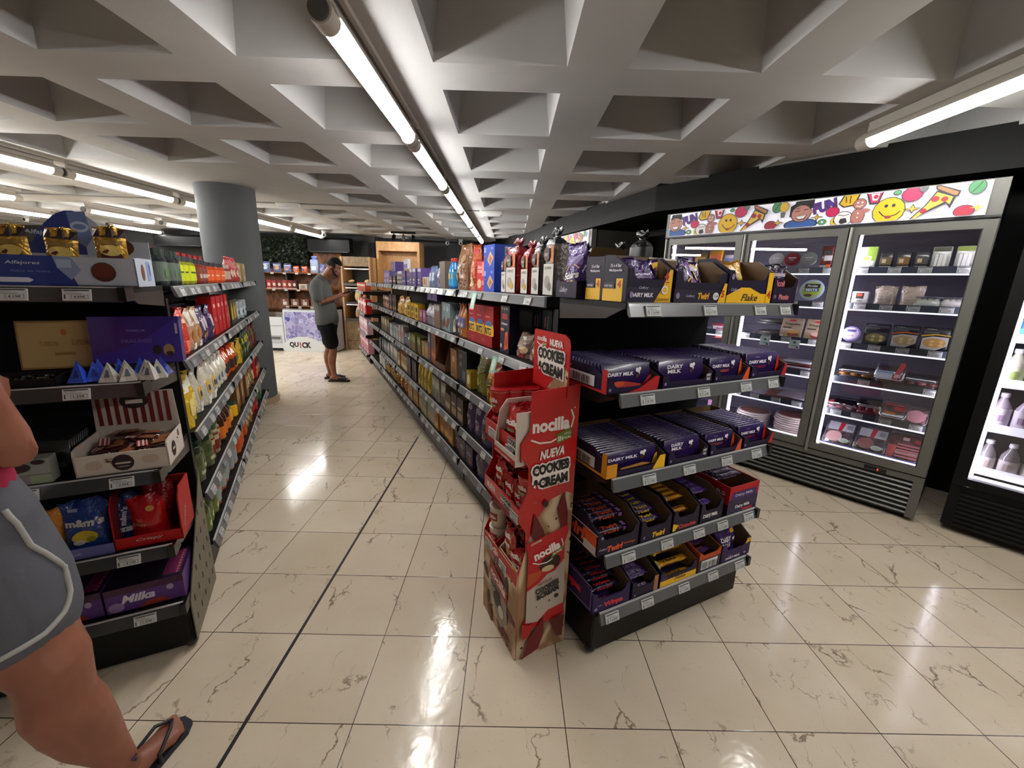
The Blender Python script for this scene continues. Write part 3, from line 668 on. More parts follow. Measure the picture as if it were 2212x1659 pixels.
# ---- shelves 2 and 3: trays of chocolate tablets standing in rows
def tablet(kind, w, h):
    c2 = {'red': REDC, 'plain': '#3a2060', 'orange': ORA, 'fruit': '#8c1222', 'yellow': '#e0a01a'}[kind]
    it = [cadlogo(.36, .80, .10, '#a48fbe'), *(dm(.36, .60, .16, True, w=.34) if kind == 'plain' else dm(.36, .58, .15, w=.54)), *splash(.72, .55, .12, 1.6)]
    if kind == 'orange': it += [('t', 'WHOLENUT', .36, .34, .13, {'w': .46, 'b': .03}, '#b9541c'), ('p', [(.86, .0), (1, 0), (1, .9), (.95, .7)], ORA)]
    if kind == 'fruit': it += [('t', 'FRUIT&NUT', .36, .34, .12, {'w': .46, 'b': .03}, '#8c1a2c'), ('p', [(.86, .0), (1, 0), (1, .9), (.95, .7)], REDC)]
    if kind == 'red': it += [('p', [(.0, .0), (1, 0), (1, .5), (.93, .4), (.8, .12), (.4, .30), (.0, .28)], '#a8231c'), ('e', .3, .2, .12, .1, '#d0471e')]
    if kind == 'yellow': it += [('p', [(.3, .1), (.7, .2), (.9, .06), (.3, .02)], '#b9843a'), ('p', [(.88, .0), (1, 0), (1, .6), (.95, .5)], YEL)]
    b = slab(w, .0125, h, '#26144a' if kind != 'plain' else '#2a164c', it, eitems=[('r', .02, .62, .98, .98, '#140a22'), ('t', 'DAIRY MILK', 0.40, .30, .5, {'w': .40, 'b': .05}, '#e9e2f2'), ('r', .68, .12, .74, .5, '#d8cfe6'), ('r', .78, .12, .86, .5, '#8f7fae'), ('r', .9, .1, .97, .9, '#c9c0cf')])  # dark strip on the top edge paints the shaded gap between tablets
    return b.mesh('chocolate_tablet')
def tablet_tray(kind, a0, a1, z, d, n, h, label, side=None, back=None, lean=R(-9), hb=.085, start=.03, pitch=.0195, drop=0):
    w = a1 - a0; fi = [('e', .06, .3, .022, .12, '#8b7aa5')]
    if kind == 'yellow': fi += [('r', 0, 0, .17, 1, '#d58f12'), ('p', [(.78, 0), (1, 0), (1, 1), (.9, 1)], YEL)]
    if kind == 'orange': fi += [('p', [(.8, 0), (.985, 0), (.985, 1.0), (.93, 1)], ORA)]
    if kind == 'fruit': fi += [('p', [(.86, 0), (1, 0), (1, 1), (.94, 1)], REDC)]
    if kind == 'red': fi += [('p', [(.40, 0), (.97, 0), (1, 1), (.90, 1), (.62, .25)], '#b3161c')]
    if kind == 'plain': fi += [('t', 'DAIRY', .92, .7, .22, {'w': .1}, WHT), ('t', 'MILK', .92, .4, .22, {'w': .08}, WHT)]
    li = []
    if side:
        li = [('r', 0, .0, 1, .10, side), ('r', .92, 0, 1, 1, side), ('r', .02, .1, .04, 1, side), *bars(.12, .16, .80, .62, 22), ('t', '18 x ℮ 120 g', .25, .84, .12, {'w': .34}, '#d8d0e0')]
    hf = .020
    at_shelf('tablet_tray', M(tray(w - .008, d, hb, hf, '#1c1130', fi, li, notch=.026, hs=hb, step=.05), 'tablet_tray'), (a0 + a1) / 2, .0, z, 'F', 'cardboard ' + label, 'display tray', 'trays of chocolate tablets')
    me = tablet(kind, w - .030, h)
    for i in range(n):
        y = start + i * pitch
        at_shelf('chocolate_tablet', me, (a0 + a1) / 2, y, z + .0075, 'F', f'{ORD[i]} tablet from the front in the {label}', 'chocolate tablet', 'tablets in the ' + label, rot=(lean, 0, 0))
S2, S3 = 1.14, .82
tablet_tray('red', -.05, .195, S2, .34, 15, .088, 'red barcode tray, upper chocolate tray shelf', side='#b3161c')
tablet_tray('plain', .205, .475, S2, .33, 14, .088, 'plain purple tray, upper chocolate tray shelf')
tablet_tray('orange', .482, .70, S2, .33, 14, .084, 'orange wholenut tray, upper chocolate tray shelf')
tablet_tray('fruit', .706, .95, S2, .34, 15, .090, 'fruit and nut tray, upper chocolate tray shelf')
tablet_tray('yellow', -.02, .272, S3, .34, 15, .075, 'yellow cornered tray, lower chocolate tray shelf', side='#d58f12', hb=.095)
tablet_tray('plain', .285, .515, S3, .34, 15, .078, 'plain purple tray, lower chocolate tray shelf')
tablet_tray('orange', .522, .728, S3, .34, 15, .072, 'orange cornered tray, lower chocolate tray shelf')
tablet_tray('fruit', .735, .945, S3, .34, 12, .078, 'red cornered tray, lower chocolate tray shelf')

# ---- shelves 4 and 5: cartons of single bars lying in layers
def bar_carton(a0, a1, z, col, fi, li, barcol, bart, n, label, hb=.15, hf=.05, d=.30, hs=None, inner=KRAFT, notch=.02, bw=None, layers=3, thick=.020, depth=.034, name='bar', fj=.6):
    w = a1 - a0
    fi = [(q[0], q[1], q[2], q[3] * 1.6, q[4] * 1.55, q[5], q[6]) if q[0] == 't' and q[3] < .3 and notch and len(q) > 6 else q for q in fi]
    at_shelf('bar_carton', M(tray(w - .006, d, hb, hf, col, fi, li, inner=inner, notch=notch, hs=hs or hb * .92, step=.05), 'bar_carton'), (a0 + a1) / 2, 0, z, 'F', 'open carton of ' + label, 'display box', 'cartons of single bars')
    me = bar(bw or (w - .03), depth, thick, barcol, bart, titems=bart).mesh('chocolate_bar')
    k = 0
    rows = max(1, int((d - .03) / (depth + .002)))
    for r_ in range(rows):
        top = min(layers, 1 + r_ * 2) if r_ < 2 else layers
        for l in range(top):
            if l < top - 1 and r_ > 0: continue     # only the visible outer bars
            if k >= n: return
            at_shelf('chocolate_bar', me, (a0 + a1) / 2 + rnd.uniform(-.002, .002), .010 + r_ * (depth + .002), z + .005 + l * (thick + .001), 'F', f'{ORD[k]} bar from the front in the carton of {label}', 'chocolate bar', label, rot=(R(rnd.uniform(-3, 3)) * 0, 0, R(rnd.uniform(-1, 1))))
            k += 1
S4, S5 = .50, .24
oti = [('t', 'Twirl', .5, .5, .62, {'s': .2, 'b': .05, 'w': .45}, '#c0481c'), ('r', .06, .1, .14, .9, '#6a4a86'), ('r', .85, .1, .94, .9, '#8f5f9a')]
oli = [('r', 0, 0, 1, .03, '#d8d0e0'), ('r', .02, .60, 1, .63, '#cfc6d6'), ('t', 'Twirl', .42, .36, .42, {'s': .2, 'b': .05, 'w': .62}, ORA), ('r', .74, .05, .98, .6, ORA), ('r', .72, .0, .98, .26, '#c9c4c4')]
bar_carton(-.03, .178, S4, '#1a102b', [('t', 'Twirl', .42, .13, .17, {'s': .2, 'b': .05, 'w': .38}, ORA), ('t', 'Orange', .78, .16, .08, {'w': .28}, ORA), cadlogo(.14, .16, .07), ('e', .10, .78, .03, .07, '#8b7aa5')], oli, '#2b1838', oti, 14, 'orange twirl bars', hb=.155, hf=.062, layers=5)
bar_carton(.185, .355, S4, '#1a102b', [('t', 'Twirl', .58, .14, .17, {'s': .2, 'b': .05, 'w': .42}, '#e0b01a'), ('e', .12, .2, .03, .07, '#8b7aa5')], [], '#3a2256', [('t', 'Twirl', .5, .5, .6, {'s': .2, 'b': .05, 'w': .45}, '#cfae3a'), ('r', .1, .05, .2, .95, '#8a76a0')], 12, 'purple and yellow twirl bars', hb=.145, hf=.06, layers=4)
bar_carton(.362, .518, S4, '#1a102b', [('p', [(0, .05), (.1, .05), (.22, .3), (0, .42)], YEL), ('t', 'Crunchie', .56, .13, .15, {'b': .06, 'w': .7}, '#b0322a')], [], '#b5801e', [('t', 'Crunchie', .5, .5, .5, {'b': .04, 'w': .6}, '#7a3412'), ('r', .1, .05, .2, .95, '#e6cf8a')], 12, 'golden bars', hb=.150, hf=.062, layers=5)
bar_carton(.525, .672, S4, '#1a102b', [('t', 'Cadbury', .4, .40, .1, {'s': .4, 'w': .34}, '#cfc6d6'), ('t', 'Dairy Milk', .45, .2, .16, {'b': .03, 'w': .66}, WHT)], [], '#4a2a78', [('t', 'DAIRY MILK', .5, .5, .4, {'w': .5}, '#9a86b8'), ('r', .1, .1, .2, .9, '#7d6a98')], 12, 'purple dairy milk bars', hb=.145, hf=.055, layers=5)
bar_carton(.70, .91, S4, '#b3161c', [('r', 0, 0, 1, .52, '#26173f'), ('p', [(.05, .52), (.95, .52), (.9, .80), (.12, .80)], '#3a2060'), ('t', 'Dairy Milk', .5, .66, .12, {'w': .6}, '#cfc6d6'), ('t', 'Dairy Milk', .5, .22, .15, {'w': .5, 'b': .03}, WHT), ('r', .5, .04, .84, .12, '#c0242a')], [('p', [(0, 0), (1, 0), (1, .35), (.4, .5), (0, .45)], '#1a1028'), ('t', 'BARS', .75, .7, .14, {'w': .36}, '#e2d0d0')], '#3a1830', [('t', 'DAIRY MILK', .5, .5, .4, {'w': .5}, '#9a86b8')], 9, 'tall red box bars', hb=.150, hf=.135, layers=7, notch=0, thick=.019)
wis = [('t', 'Wispa', .5, .5, .6, {'b': .06, 'w': .5, 's': .1}, '#c02830')]
bar_carton(-.03, .165, S5, '#2a1a4a', [('t', 'Wispa', .56, .16, .22, {'b': .06, 'w': .52}, '#c8303a'), ('e', .1, .2, .04, .08, '#8b7aa5'), cadlogo(.2, .34, .07)], [('l', [(.0, .94), (.96, .94), (.96, .1), (.4, .02)], .03, '#8f84a8'), ('t', 'Wispa', .42, .45, .36, {'b': .07, 'w': .66}, '#d02a34')], '#1f1230', wis, 14, 'dark red lettered wispa bars', hb=.135, hf=.058, layers=4)
bar_carton(.172, .322, S5, '#1a102b', [('r', .84, .0, 1, 1, '#a5673a'), ('e', .12, .14, .03, .07, '#8b7aa5')], [], '#432760', [('t', 'DAIRY MILK', .5, .5, .5, {'w': .55, 'b': .03}, '#b7a8c8'), ('r', .1, .1, .2, .9, '#7d6a98')], 9, 'small purple bars beside the wispas', hb=.12, hf=.045, layers=3)
bar_carton(.330, .555, S5, '#1a102b', [('r', 0, 0, 1, .38, YEL), ('t', 'Flake', .55, .18, .16, {'s': .4, 'w': .3}, '#2a1506'), ('p', [(0, .38), (.0, .9), (.14, .8), (.2, .38)], '#2a1a44')], [], '#c08a10', [('t', 'Flake', .5, .5, .6, {'s': .4, 'w': .4, 'b': .02}, '#3a1c0a'), ('r', .08, .1, .16, .9, '#e6c860')], 14, 'yellow flake bars', hb=.125, hf=.045, layers=5, inner='#8c6a3a')
bar_carton(.562, .712, S5, '#b84a18', [('r', 0, 0, 1, .62, '#1c1230'), *bars(.12, .08, .86, .56, 16), ], [('t', 'BARS', .6, .6, .2, {'w': .4}, '#e2c0b0')], '#432760', [('t', 'BOOST', .5, .5, .4, {'w': .4}, '#a8521c')], 8, 'bars in the orange barcode box', hb=.13, hf=.08, layers=4, notch=.012)
fi = [*dm(.42, .16, .13, w=.5), cadlogo(.3, .3, .07), ('e', .82, .2, .035, .06, '#b6aec0'), ('p', [(.80, .70), (1, .8), (1, 1), (.86, 1)], YEL), ('t', '4', .93, .88, .12, {'b': .04}, '#8a2a18')]
at_shelf('display_carton', M(tray(.205, .20, .135, .055, '#2d1a4b', fi, [], notch=.03), 'display_carton'), .82, 0, S5, 'F', 'open purple multipack carton at the fridge end of the bottom shelf', 'display box', 'chocolate display cartons')
at_shelf('chocolate_multipack', M(pouch(.15, .06, .13, '#43246b', [('t', 'DAIRY', .4, .62, .16, {'b': .03, 'w': .5}, WHT), ('t', 'MILK', .4, .42, .16, {'b': .03, 'w': .4}, WHT), *splash(.75, .5, .1, 1.2), ('r', .6, .82, .8, .98, YEL)], seed=31), 'chocolate_multipack'), .80, .03, S5 + .01, 'F', 'purple dairy milk multipack bag in the bottom shelf carton', 'chocolate bag')
# ================================================================ GLASS DOOR FRIDGES
FGR = mat('#5f5e58', .38, .2); FGD = mat('#5c5b56', .4, .3); FIN = mat('#767084', .5); FBLK = mat('#0e0e0f', .3)
LEDM = mat('#f4f0ff', .5, emit=LED_POWER, name='cold_led_strip'); LEDS = mat('#f2efff', .5, emit=LED_POWER * .4, name='dim_led_strip')
GLASS = glassmat('door_glass', (.97, .97, .98, 1), 0.0, refl=1.6); CLEAR = glassmat('clear_film', (.93, .93, .93, 1), .06, refl=2.2)
OUT = '#2b2230'
def doodle_tile(o, s=1.0):
    """one repeat of the cartoon pattern on the sign: o = left edge as a fraction, s = width fraction of one repeat"""
    X = lambda x: o + x * s
    P = lambda pts: [(X(x), z) for x, z in pts]
    def blob(cx, cz, rx, rz, c, t=1.10): return [('e', X(cx), cz, rx * s * (1 + (t - 1) * 1), rz * t, OUT), ('e', X(cx), cz, rx * s, rz, c)]
    it = []
    # smiling person
    it += [('e', X(.105), .12, .105 * s, .22, OUT), ('e', X(.105), .11, .095 * s, .20, '#2f5ea8'), ('p', P([(.03, .40), (.03, .80), (.08, 1), (.17, 1), (.17, .7)]), '#1d1418'), *blob(.10, .52, .058, .30, '#c98a7c'), ('e', X(.165), .56, .014 * s, .07, '#c98a7c'),
           ('p', P([(.045, .72), (.06, .98), (.15, .98), (.165, .70), (.13, .80), (.08, .82)]), '#1d1418'), ('p', P([(.065, .42), (.14, .46), (.125, .30), (.09, .27)]), OUT), ('p', P([(.07, .41), (.135, .445), (.12, .33), (.09, .31)]), '#f2efec'), ('l', P([(.065, .60), (.09, .62)]), .025, OUT), ('l', P([(.115, .64), (.14, .66)]), .025, OUT), ('l', P([(.07, .70), (.09, .73)]), .02, OUT)]
    # FUN
    it += [('t', 'FUN', X(.235), .70, .42, {'b': .09, 'w': .135 * s, 'a': 12}, OUT), ('t', 'FUN', X(.235), .70, .40, {'b': .045, 'w': .125 * s, 'a': 12}, '#5f3196')]
    def star(cx, cz, r, c='#e0b040'):
        pt = []; 
        for i in range(8):
            q = 1 if i % 2 == 0 else .35; t = PI / 4 * i; pt.append((cx + r * .28 * q * math.sin(t), cz + r * q * math.cos(t)))
        pt2 = [(cx + (x - cx) * .7, cz + (z_ - cz) * .7) for x, z_ in pt]
        return [('p', P(pt), OUT), ('p', P(pt2), c)]
    it += star(.20, .33, .14) + [*blob(.235, .14, .024, .10, '#55a06a'), ('e', X(.235), .14, .008 * s, .035, '#f2efec')]
    it += [*blob(.285, .47, .036, .17, '#d2155c'), ('l', P([(.285, .62), (.295, .74)]), .03, OUT)]
    it += [*blob(.305, .13, .022, .14, '#e6c81e'), ('e', X(.305), .13, .008 * s, .05, OUT), *blob(.35, .20, .048, .24, '#f2efec'), ('p', P([(.335, .2), (.365, .22), (.375, .06), (.345, .0), (.33, .08)]), OUT), ('l', P([(.32, .34), (.35, .30), (.38, .34)]), .02, OUT)]
    it += [('p', P([(.31, .72), (.33, 1), (.42, 1), (.40, .62), (.34, .58)]), OUT), ('p', P([(.318, .72), (.338, 1), (.412, 1), (.393, .66), (.345, .62)]), '#e3b81c'), ('l', P([(.345, .95), (.352, .75)]), .03, OUT), ('l', P([(.37, .95), (.372, .72)]), .03, OUT)]
    # gingerbread
    it += [*blob(.425, .24, .034, .26, '#b5756b'), *blob(.425, .66, .032, .17, '#b5756b'), ('e', X(.455), .42, .03 * s, .07, '#b5756b'), ('e', X(.415), .70, .006 * s, .03, '#f2efec'), ('e', X(.437), .70, .006 * s, .03, '#f2efec'), ('l', P([(.41, .60), (.425, .56), (.44, .61)]), .03, '#f2efec'), ('e', X(.425), .34, .005 * s, .028, '#f2efec'), ('e', X(.425), .2, .005 * s, .028, '#f2efec')]
    it += [('p', P([(.45, .98), (.475, .60), (.52, .60), (.535, 1), (.50, .9)]), OUT), ('p', P([(.458, .96), (.482, .65), (.514, .65), (.527, .96)]), '#cf2a63'), ('p', P([(.475, .94), (.487, .72), (.51, .72), (.517, .94)]), '#f2efec'), ('e', X(.50), .84, .012 * s, .07, '#b8243c')]
    # big smiley
    it += [*blob(.575, .34, .075, .42, '#ecb90f', 1.06), ('e', X(.56), .50, .009 * s, .055, OUT), ('e', X(.595), .50, .009 * s, .055, OUT), ('l', P([(.53, .34), (.555, .18), (.585, .14), (.615, .20), (.63, .30)]), .03, OUT), ('e', X(.578), .13, .016 * s, .05, '#8e3524'), ('e', X(.60), .90, .02 * s, .08, OUT), ('e', X(.60), .90, .016 * s, .06, '#55a06a')]
    it += [*blob(.67, .80, .045, .22, '#cc1a58')] + star(.685, .34, .16)
    # pizza
    it += [('p', P([(.68, -.0), (.735, .40), (.775, .84), (.86, .62), (.845, .25), (.825, .42), (.76, .22), (.70, .0)]), OUT), ('p', P([(.69, .02), (.742, .40), (.778, .78), (.848, .60), (.84, .38), (.82, .48), (.76, .28), (.705, .02)]), '#e8bd45'),
           ('p', P([(.765, .98), (.785, 1), (.875, .76), (.868, .60), (.852, .60), (.77, .86)]), OUT), ('p', P([(.772, .95), (.785, .96), (.867, .73), (.862, .64), (.85, .65), (.775, .89)]), '#b97a50'),
           ('e', X(.775), .58, .018 * s, .09, '#a8232e'), ('e', X(.815), .55, .015 * s, .08, '#a8232e'), ('e', X(.735), .24, .015 * s, .08, '#a8232e')]
    it += [*blob(.715, .98, .02, .14, '#6a6a70'), *blob(.905, .14, .04, .17, '#a81f3a'), *star(.955, .22, .15)]
    it += [*blob(.935, .82, .032, .20, '#4e9560'), ('l', P([(.92, .68), (.95, .95)]), .02, OUT), *blob(.985, .80, .030, .18, '#e8bd45'), ('p', P([(.965, .60), (1.0, .60), (.995, .40), (.97, .40)]), '#6a6a70')]
    it = [i for i in it if i[0] != 'p' or all(-.001 <= q[0] <= 1.001 for q in i[1])]
    return [i for i in it if not (i[0] in 'et' and not (0.01 < i[1 if i[0] == 'e' else 2] < .985))]
def clampz(items, w, h):
    # keep ellipses and polygons inside the sign panel
    return items
def sign_mesh(w, h, reps, name='sign_panel', m=None):
    b = MB(); b.box(0, w, -.012, .02, 0, h, m or mat('#e9e6f0', .5, emit=.22))
    g = lambda u, v, k: (max(.002, min(w - .002, u + w / 2)), -.012 - .0003 * k, max(.002, min(h - .002, v)))
    for o, s in reps: art(b, g, w, h, doodle_tile(o, s))
    return b
def fridge(loc_w, name='glass_door_fridge', H=2.145, L=2.03, nd=3, label='', sign=True, off_n=0.0):
    t = empty(name, FR(loc_w, off_n), FW, label, 'fridge'); D = .70
    b = MB(); th = .04
    b.box(0, th, .07, D, .06, H - .005, FGR); b.box(L - th, L, .07, D, .06, H - .005, FGR)
    b.box(0, L, D - .04, D, .06, H - .005, FGR); b.box(0, L, .07, D, H - .20, H - .005, FGR); b.box(0, L, .05, D, .06, .34, FGR)
    b.box(th, L - th, D - .045, D - .04, .34, 1.94, FIN); b.box(th, L - th, .1, D - .04, .34, .345, mat('#77748a', .4)); b.box(th, th + .004, .1, D - .04, .34, 1.94, FIN); b.box(L - th - .004, L - th, .1, D - .04, .34, 1.94, FIN)
    b.build('cabinet_body', t)
    b = MB(); b.box(.05, L - .05, .06, D - .02, .0, .06, BK); b.build('base_skirt', t)
    b = MB(); b.box(0, L, -.012, .05, 1.945, H, FGR); b.box(0, L, -.013, .0, 1.938, 1.95, mat('#1c1c1e', .4)); b.build('sign_box', t)
    s = sign_mesh(L - .10, .185, [(-.02, .50), (.475, .53)]).build('sign_panel', t, (.035, -.0125, 1.952), label='white panel covered in colourful cartoon food drawings')
    b = MB(); b.box(0, L, .01, .05, .285, .325, FGR); b.box(0, .05, .005, .05, .03, .285, FGR); b.box(L - .05, L, .005, .05, .03, .285, FGR); b.box(.05, L - .05, .035, .05, .03, .285, mat('#26251f', .5))
    for i in range(7):
        z = .042 + i * .034; b.prism([(.036, z), (.012, z + .006), (.006, z + .013), (.012, z + .020), (.036, z + .024)], L - .10, FGR, axis=0, o=.05)
    b.build('grille', t)
    b = MB(); b.rbox(L - .31, L - .19, .002, .012, .29, .318, .002, FBLK); art(b, lambda u, v, k: (L - .25 + u, .001 - EPS * k, .29 + v), .12, .028, [('t', '5', .62, .5, .5, {'b': .02}, mat('#ff2418', .4, emit=3))]); b.build('temperature_display', t)
    dw = L / nd
    for i in range(nd):
        x0 = i * dw + .004; x1 = (i + 1) * dw - .004; z0, z1 = .335, 1.93; fr = .052
        b = MB(); b.box(x0, x0 + fr, .0, .045, z0, z1, FGR); b.box(x1 - fr, x1, 0, .045, z0, z1, FGR); b.box(x0 + fr, x1 - fr, 0, .045, z0, z0 + .05, FGR); b.box(x0 + fr, x1 - fr, 0, .045, z1 - .05, z1, FGR)
        b.box(x0 + fr, x0 + fr + .006, .012, .04, z0 + .05, z1 - .05, mat('#2f2f2d', .4)); b.box(x1 - fr - .006, x1 - fr, .012, .04, z0 + .05, z1 - .05, mat('#2f2f2d', .4))
        d = b.build('door', t)
        b = MB(); b.box(x0 + fr, x1 - fr, .016, .020, z0 + .05, z1 - .05, GLASS); b.build('glass_pane', d)
        b = MB(); b.tube((x0 + .012, -.012, z0 - .02), (x0 + .012, -.012, z1), .010, mat('#8b8a84', .3, .4), 12); b.build('handle', d)
        b = MB(); b.box(x0 + fr - .004, x0 + fr + .014, .055, .075, z0 + .04, z1 - .04, LEDM); b.box(x1 - fr - .006, x1 - fr + .010, .055, .075, z0 + .04, z1 - .04, LEDS if i else LEDM); b.box(x0 + fr, x1 - fr, .055, .07, z0 + .042, z0 + .052, LEDS); b.build('led_strip', t)
    LV = [.63, .88, 1.13, 1.41, 1.655]
    for i in range(nd):
        x0 = i * dw + .03; x1 = (i + 1) * dw - .03
        for k, z in enumerate(LV):
            b = MB()
            for q in range(7): b.box(x0 + .01, x1 - .01, .13 + q * .078, .136 + q * .078, z - .006, z, mat('#8a8798', .3, .5))
            b.box(x0, x1, .11, .115, z - .012, z + .0, mat('#8a8798', .3, .5)); b.box(x0 + .005, x1 - .005, .11, .62, z - .008, z - .0065, mat('#6e6a7c', .3))
            sh = b.build('wire_shelf', t)
            b = MB(); b.box(x0, x1, .098, .103, z - .022, z + .022, mat('#3b3f4b', .3, coat=.3)); b.box(x0, x1, .094, .108, z - .032, z - .022, mat('#dcdce6', .3, emit=.8)); b.build('price_rail', sh)  # pale lower lip is no lamp: its glow is added to brighten the interior
            r = random.Random(i * 7 + k)
            for q in range(4):
                if r.random() < .85:
                    o = bpy.data.objects.new('price_tag', ESL[r.randrange(10)]); COL.objects.link(o); o.parent = sh; o.location = (x0 + (q + .5 + r.uniform(-.15, .15)) * (x1 - x0) / 4, .0915, z - .018)
    return t
fr1 = fridge(-2.03, label='long grey three door fridge with a cartoon sign, filled with cold food')
# a second matching cabinet further along the black wall
def fridge_frame(x, y, z, ang): return None
t2 = fridge(0, name='glass_door_fridge', label='second grey fridge with a cartoon sign, far behind the chocolate shelves')
_d = (Vector(SOF[4]) - Vector(SOF[3])).normalized(); _ang = math.atan2(-_d.y, -_d.x)
E2 = Vector((1.06, 5.12, 0))
t2.location = E2 + Vector((math.cos(_ang), math.sin(_ang), 0)) * -2.03 + Vector((math.sin(_ang), -math.cos(_ang), 0)) * .12; t2.rotation_euler = (0, 0, _ang)
for c in list(t2.children):
    if c.name.startswith('sign_panel'): pass

# ---- food in the fridge. w position measured from the long fridge's far end, n depth, level heights
def in_fridge(name, me, w_, z, label, cat, group=None, n=.125, rot=None, parts=()):
    p = FR(-2.03 + w_, n, z); r0 = rot or (0, 0, 0)
    return put(name, me, p, FW, label, cat, group, rot=(r0[0], r0[1], FW + r0[2]), parts=parts)
LV = [.349, .631, .881, 1.131, 1.411, 1.656]
def packet(w, h, d, base, items, film=True, cr=.006):
    b = MB(); b.rbox(-w / 2, w / 2, 0, d, 0, h, cr, mat(base, .3, coat=.3)); art(b, flat_y(-.001), w, h, items); return b
def thermo(w, d, h, foodcol, labelits, base='#4c484c', food2=None, seed=0):
    """clear tray with film, food inside, lying tilted towards the viewer. x across, y up the slope."""
    b = MB(); r = random.Random(seed)
    b.rbox(-w / 2, w / 2, 0, d, 0, h * .5, .02, mat(base, .25, coat=.4))
    k = 6
    for i in range(k):
        x = -w * .34 + (i % 3) * w * .34; y = d * .27 + (i // 3) * d * .42
        b.sphere((x + r.uniform(-.004, .004), y, h * .55), w * .19, d * .24, h * .42, mat(foodcol if (i % 2 or not food2) else food2, .35, coat=.3), 10, 6)
    b.rbox(-w / 2 - .003, w / 2 + .003, -.003, d + .003, h * .98, h * 1.0, .02, CLEAR)
    if labelits: art(b, on_top(h * 1.005, 0), w, d, labelits)
    return b
def tub(r, h, col, lid, items):
    b = MB(); b.lathe([(r * .8, 0), (r, h * .85), (r * 1.04, h * .86), (r * 1.04, h), (r * .98, h)], [mat(col, .3), mat(lid, .3), mat(lid, .3), mat(lid, .3)], (0, r, 0), 20)
    art(b, lambda u, v, k: (u, v, h + EPS * k), r * 2, r * 2, items); return b
def disc(r, h, col, items=(), food=None):
    b = MB(); b.lathe([(r * .96, 0), (r, h * .2), (r, h * .8), (r * .97, h)], mat(col, .35, coat=.4), (0, r, 0), 28)
    if food: b.lathe([(r * .86, h), (r * .86, h + .003)], mat(food, .5), (0, r, 0), 24)
    if items: art(b, lambda u, v, k: (u, v, h + .003 + EPS * k), r * 2, r * 2, items)
    return b
w0, w1, w2 = .03, .707, 1.383     # bay starts
# right-hand bay (third door): six levels
veg = [('r', .1, .2, .9, .95, '#dfe6cf'), ('r', .5, .4, 1, 1, '#8fb13c'), ('r', .2, .15, .75, .6, '#eef0ea'), ('e', .5, .5, .2, .1, '#c0b060'), ('r', .12, .05, .8, .14, '#b9c0b0')]
dk = lambda lab, c: [('r', .08, .04, .92, .22, lab), ('r', .1, .3, .9, .72, c), ('r', .18, .4, .5, .62, '#c9b48a'), ('r', .05, .84, .95, .9, '#3c3c40')]
in_fridge('salad_pack', packet(.10, .155, .05, '#dfe3dc', veg).mesh('salad_pack'), w2 + .075, LV[5], 'tall white and green packet at the LED end of the top fridge shelf', 'food pack')
for i, (lab, c) in enumerate((('#d8d5cf', '#6a5a3a'), ('#d4d0ca', '#7a5a2a'), ('#b5b3b0', '#45433f'))):
    in_fridge('ready_meal', packet(.068, .115, .04, '#1f1f20', dk(lab, c)).mesh('ready_meal'), w2 + .18 + i * .088, LV[5], f'{ORD[i]} black ready meal tray from the white packet, top fridge shelf', 'food pack', 'black trays on the top fridge shelf')
for i in range(2):
    in_fridge('cheese_pack', packet(.085, .14, .03, '#a9aaa2', [('r', .05, .8, .95, .98, '#50543f' if i == 0 else '#7c8a35'), ('r', .2, .08, .8, .68, '#e3e2dd'), ('l', [(.35, .1), (.38, .7)], .03, '#8a8a86'), ('l', [(.6, .1), (.62, .68)], .02, '#a5a5a0'), ('r', .05, .02, .95, .07, '#d6d6d2')]).mesh('cheese_pack'), w2 + .44 + i * .105, LV[5], ('silver' if i == 0 else 'olive topped') + ' clear pouch at the hinge end of the top fridge shelf', 'food pack')
in_fridge('white_pack', packet(.095, .10, .04, '#cfcbc6', [('r', .25, .5, .7, .9, '#2a2422'), ('r', .3, .68, .62, .86, '#c8492a'), ('t', 'FIRE', .5, .36, .12, {}, '#77726c'), ('r', .2, .12, .8, .2, '#aaa6a0')]).mesh('white_pack'), w2 + .085, LV[4], 'white packet with a small black and orange label, second fridge shelf', 'food pack')
SAND = ['#b58a6a', '#9c866a']
for i in range(2):
    its = [('p', [(.06, .1), (.94, .06), (.88, .8), (.5, .9), (.14, .82)], SAND[i]), ('p', [(.14, .16), (.86, .14), (.8, .72), (.5, .82), (.2, .74)], '#cdb9a4' if i == 0 else '#a8977f')] + [('e', .25 + .12 * (j % 5), .25 + .14 * (j // 5), .02, .015, '#7d6446') for j in range(15)]
    in_fridge('sliced_bread_pack', pouch(.125, .06, .135, '#b9a795', its, seed=40 + i, m=mat('#b3a595', .15, coat=.6, bump=.5)).mesh('sliced_bread_pack'), w2 + .215 + i * .135, LV[4], ('pinkish' if i == 0 else 'grey brown') + ' sliced bread in clear film on the second fridge shelf', 'bread pack')
for i in range(2):
    b = MB(); b.rbox(-.065, .065, 0, .09, 0, .055, .02, mat('#b8bdb2' if i == 0 else '#c9c3bd', .25, coat=.5)); 
    for j in range(4): b.sphere((-.04 + .027 * j, .045, .055), .02, .035, .02, mat('#c3c9bb' if i == 0 else '#d6d2cd', .3, coat=.4), 8, 6)
    b.rbox(-.068, .068, -.002, .092, .07, .078, .02, CLEAR)
    in_fridge('sandwich_pack', b.mesh('sandwich_pack'), w2 + .345 + .14 + i * .13 - .06, LV[4], ('greenish' if i == 0 else 'white') + ' wrapped sandwich at the hinge end of the second fridge shelf', 'sandwich')
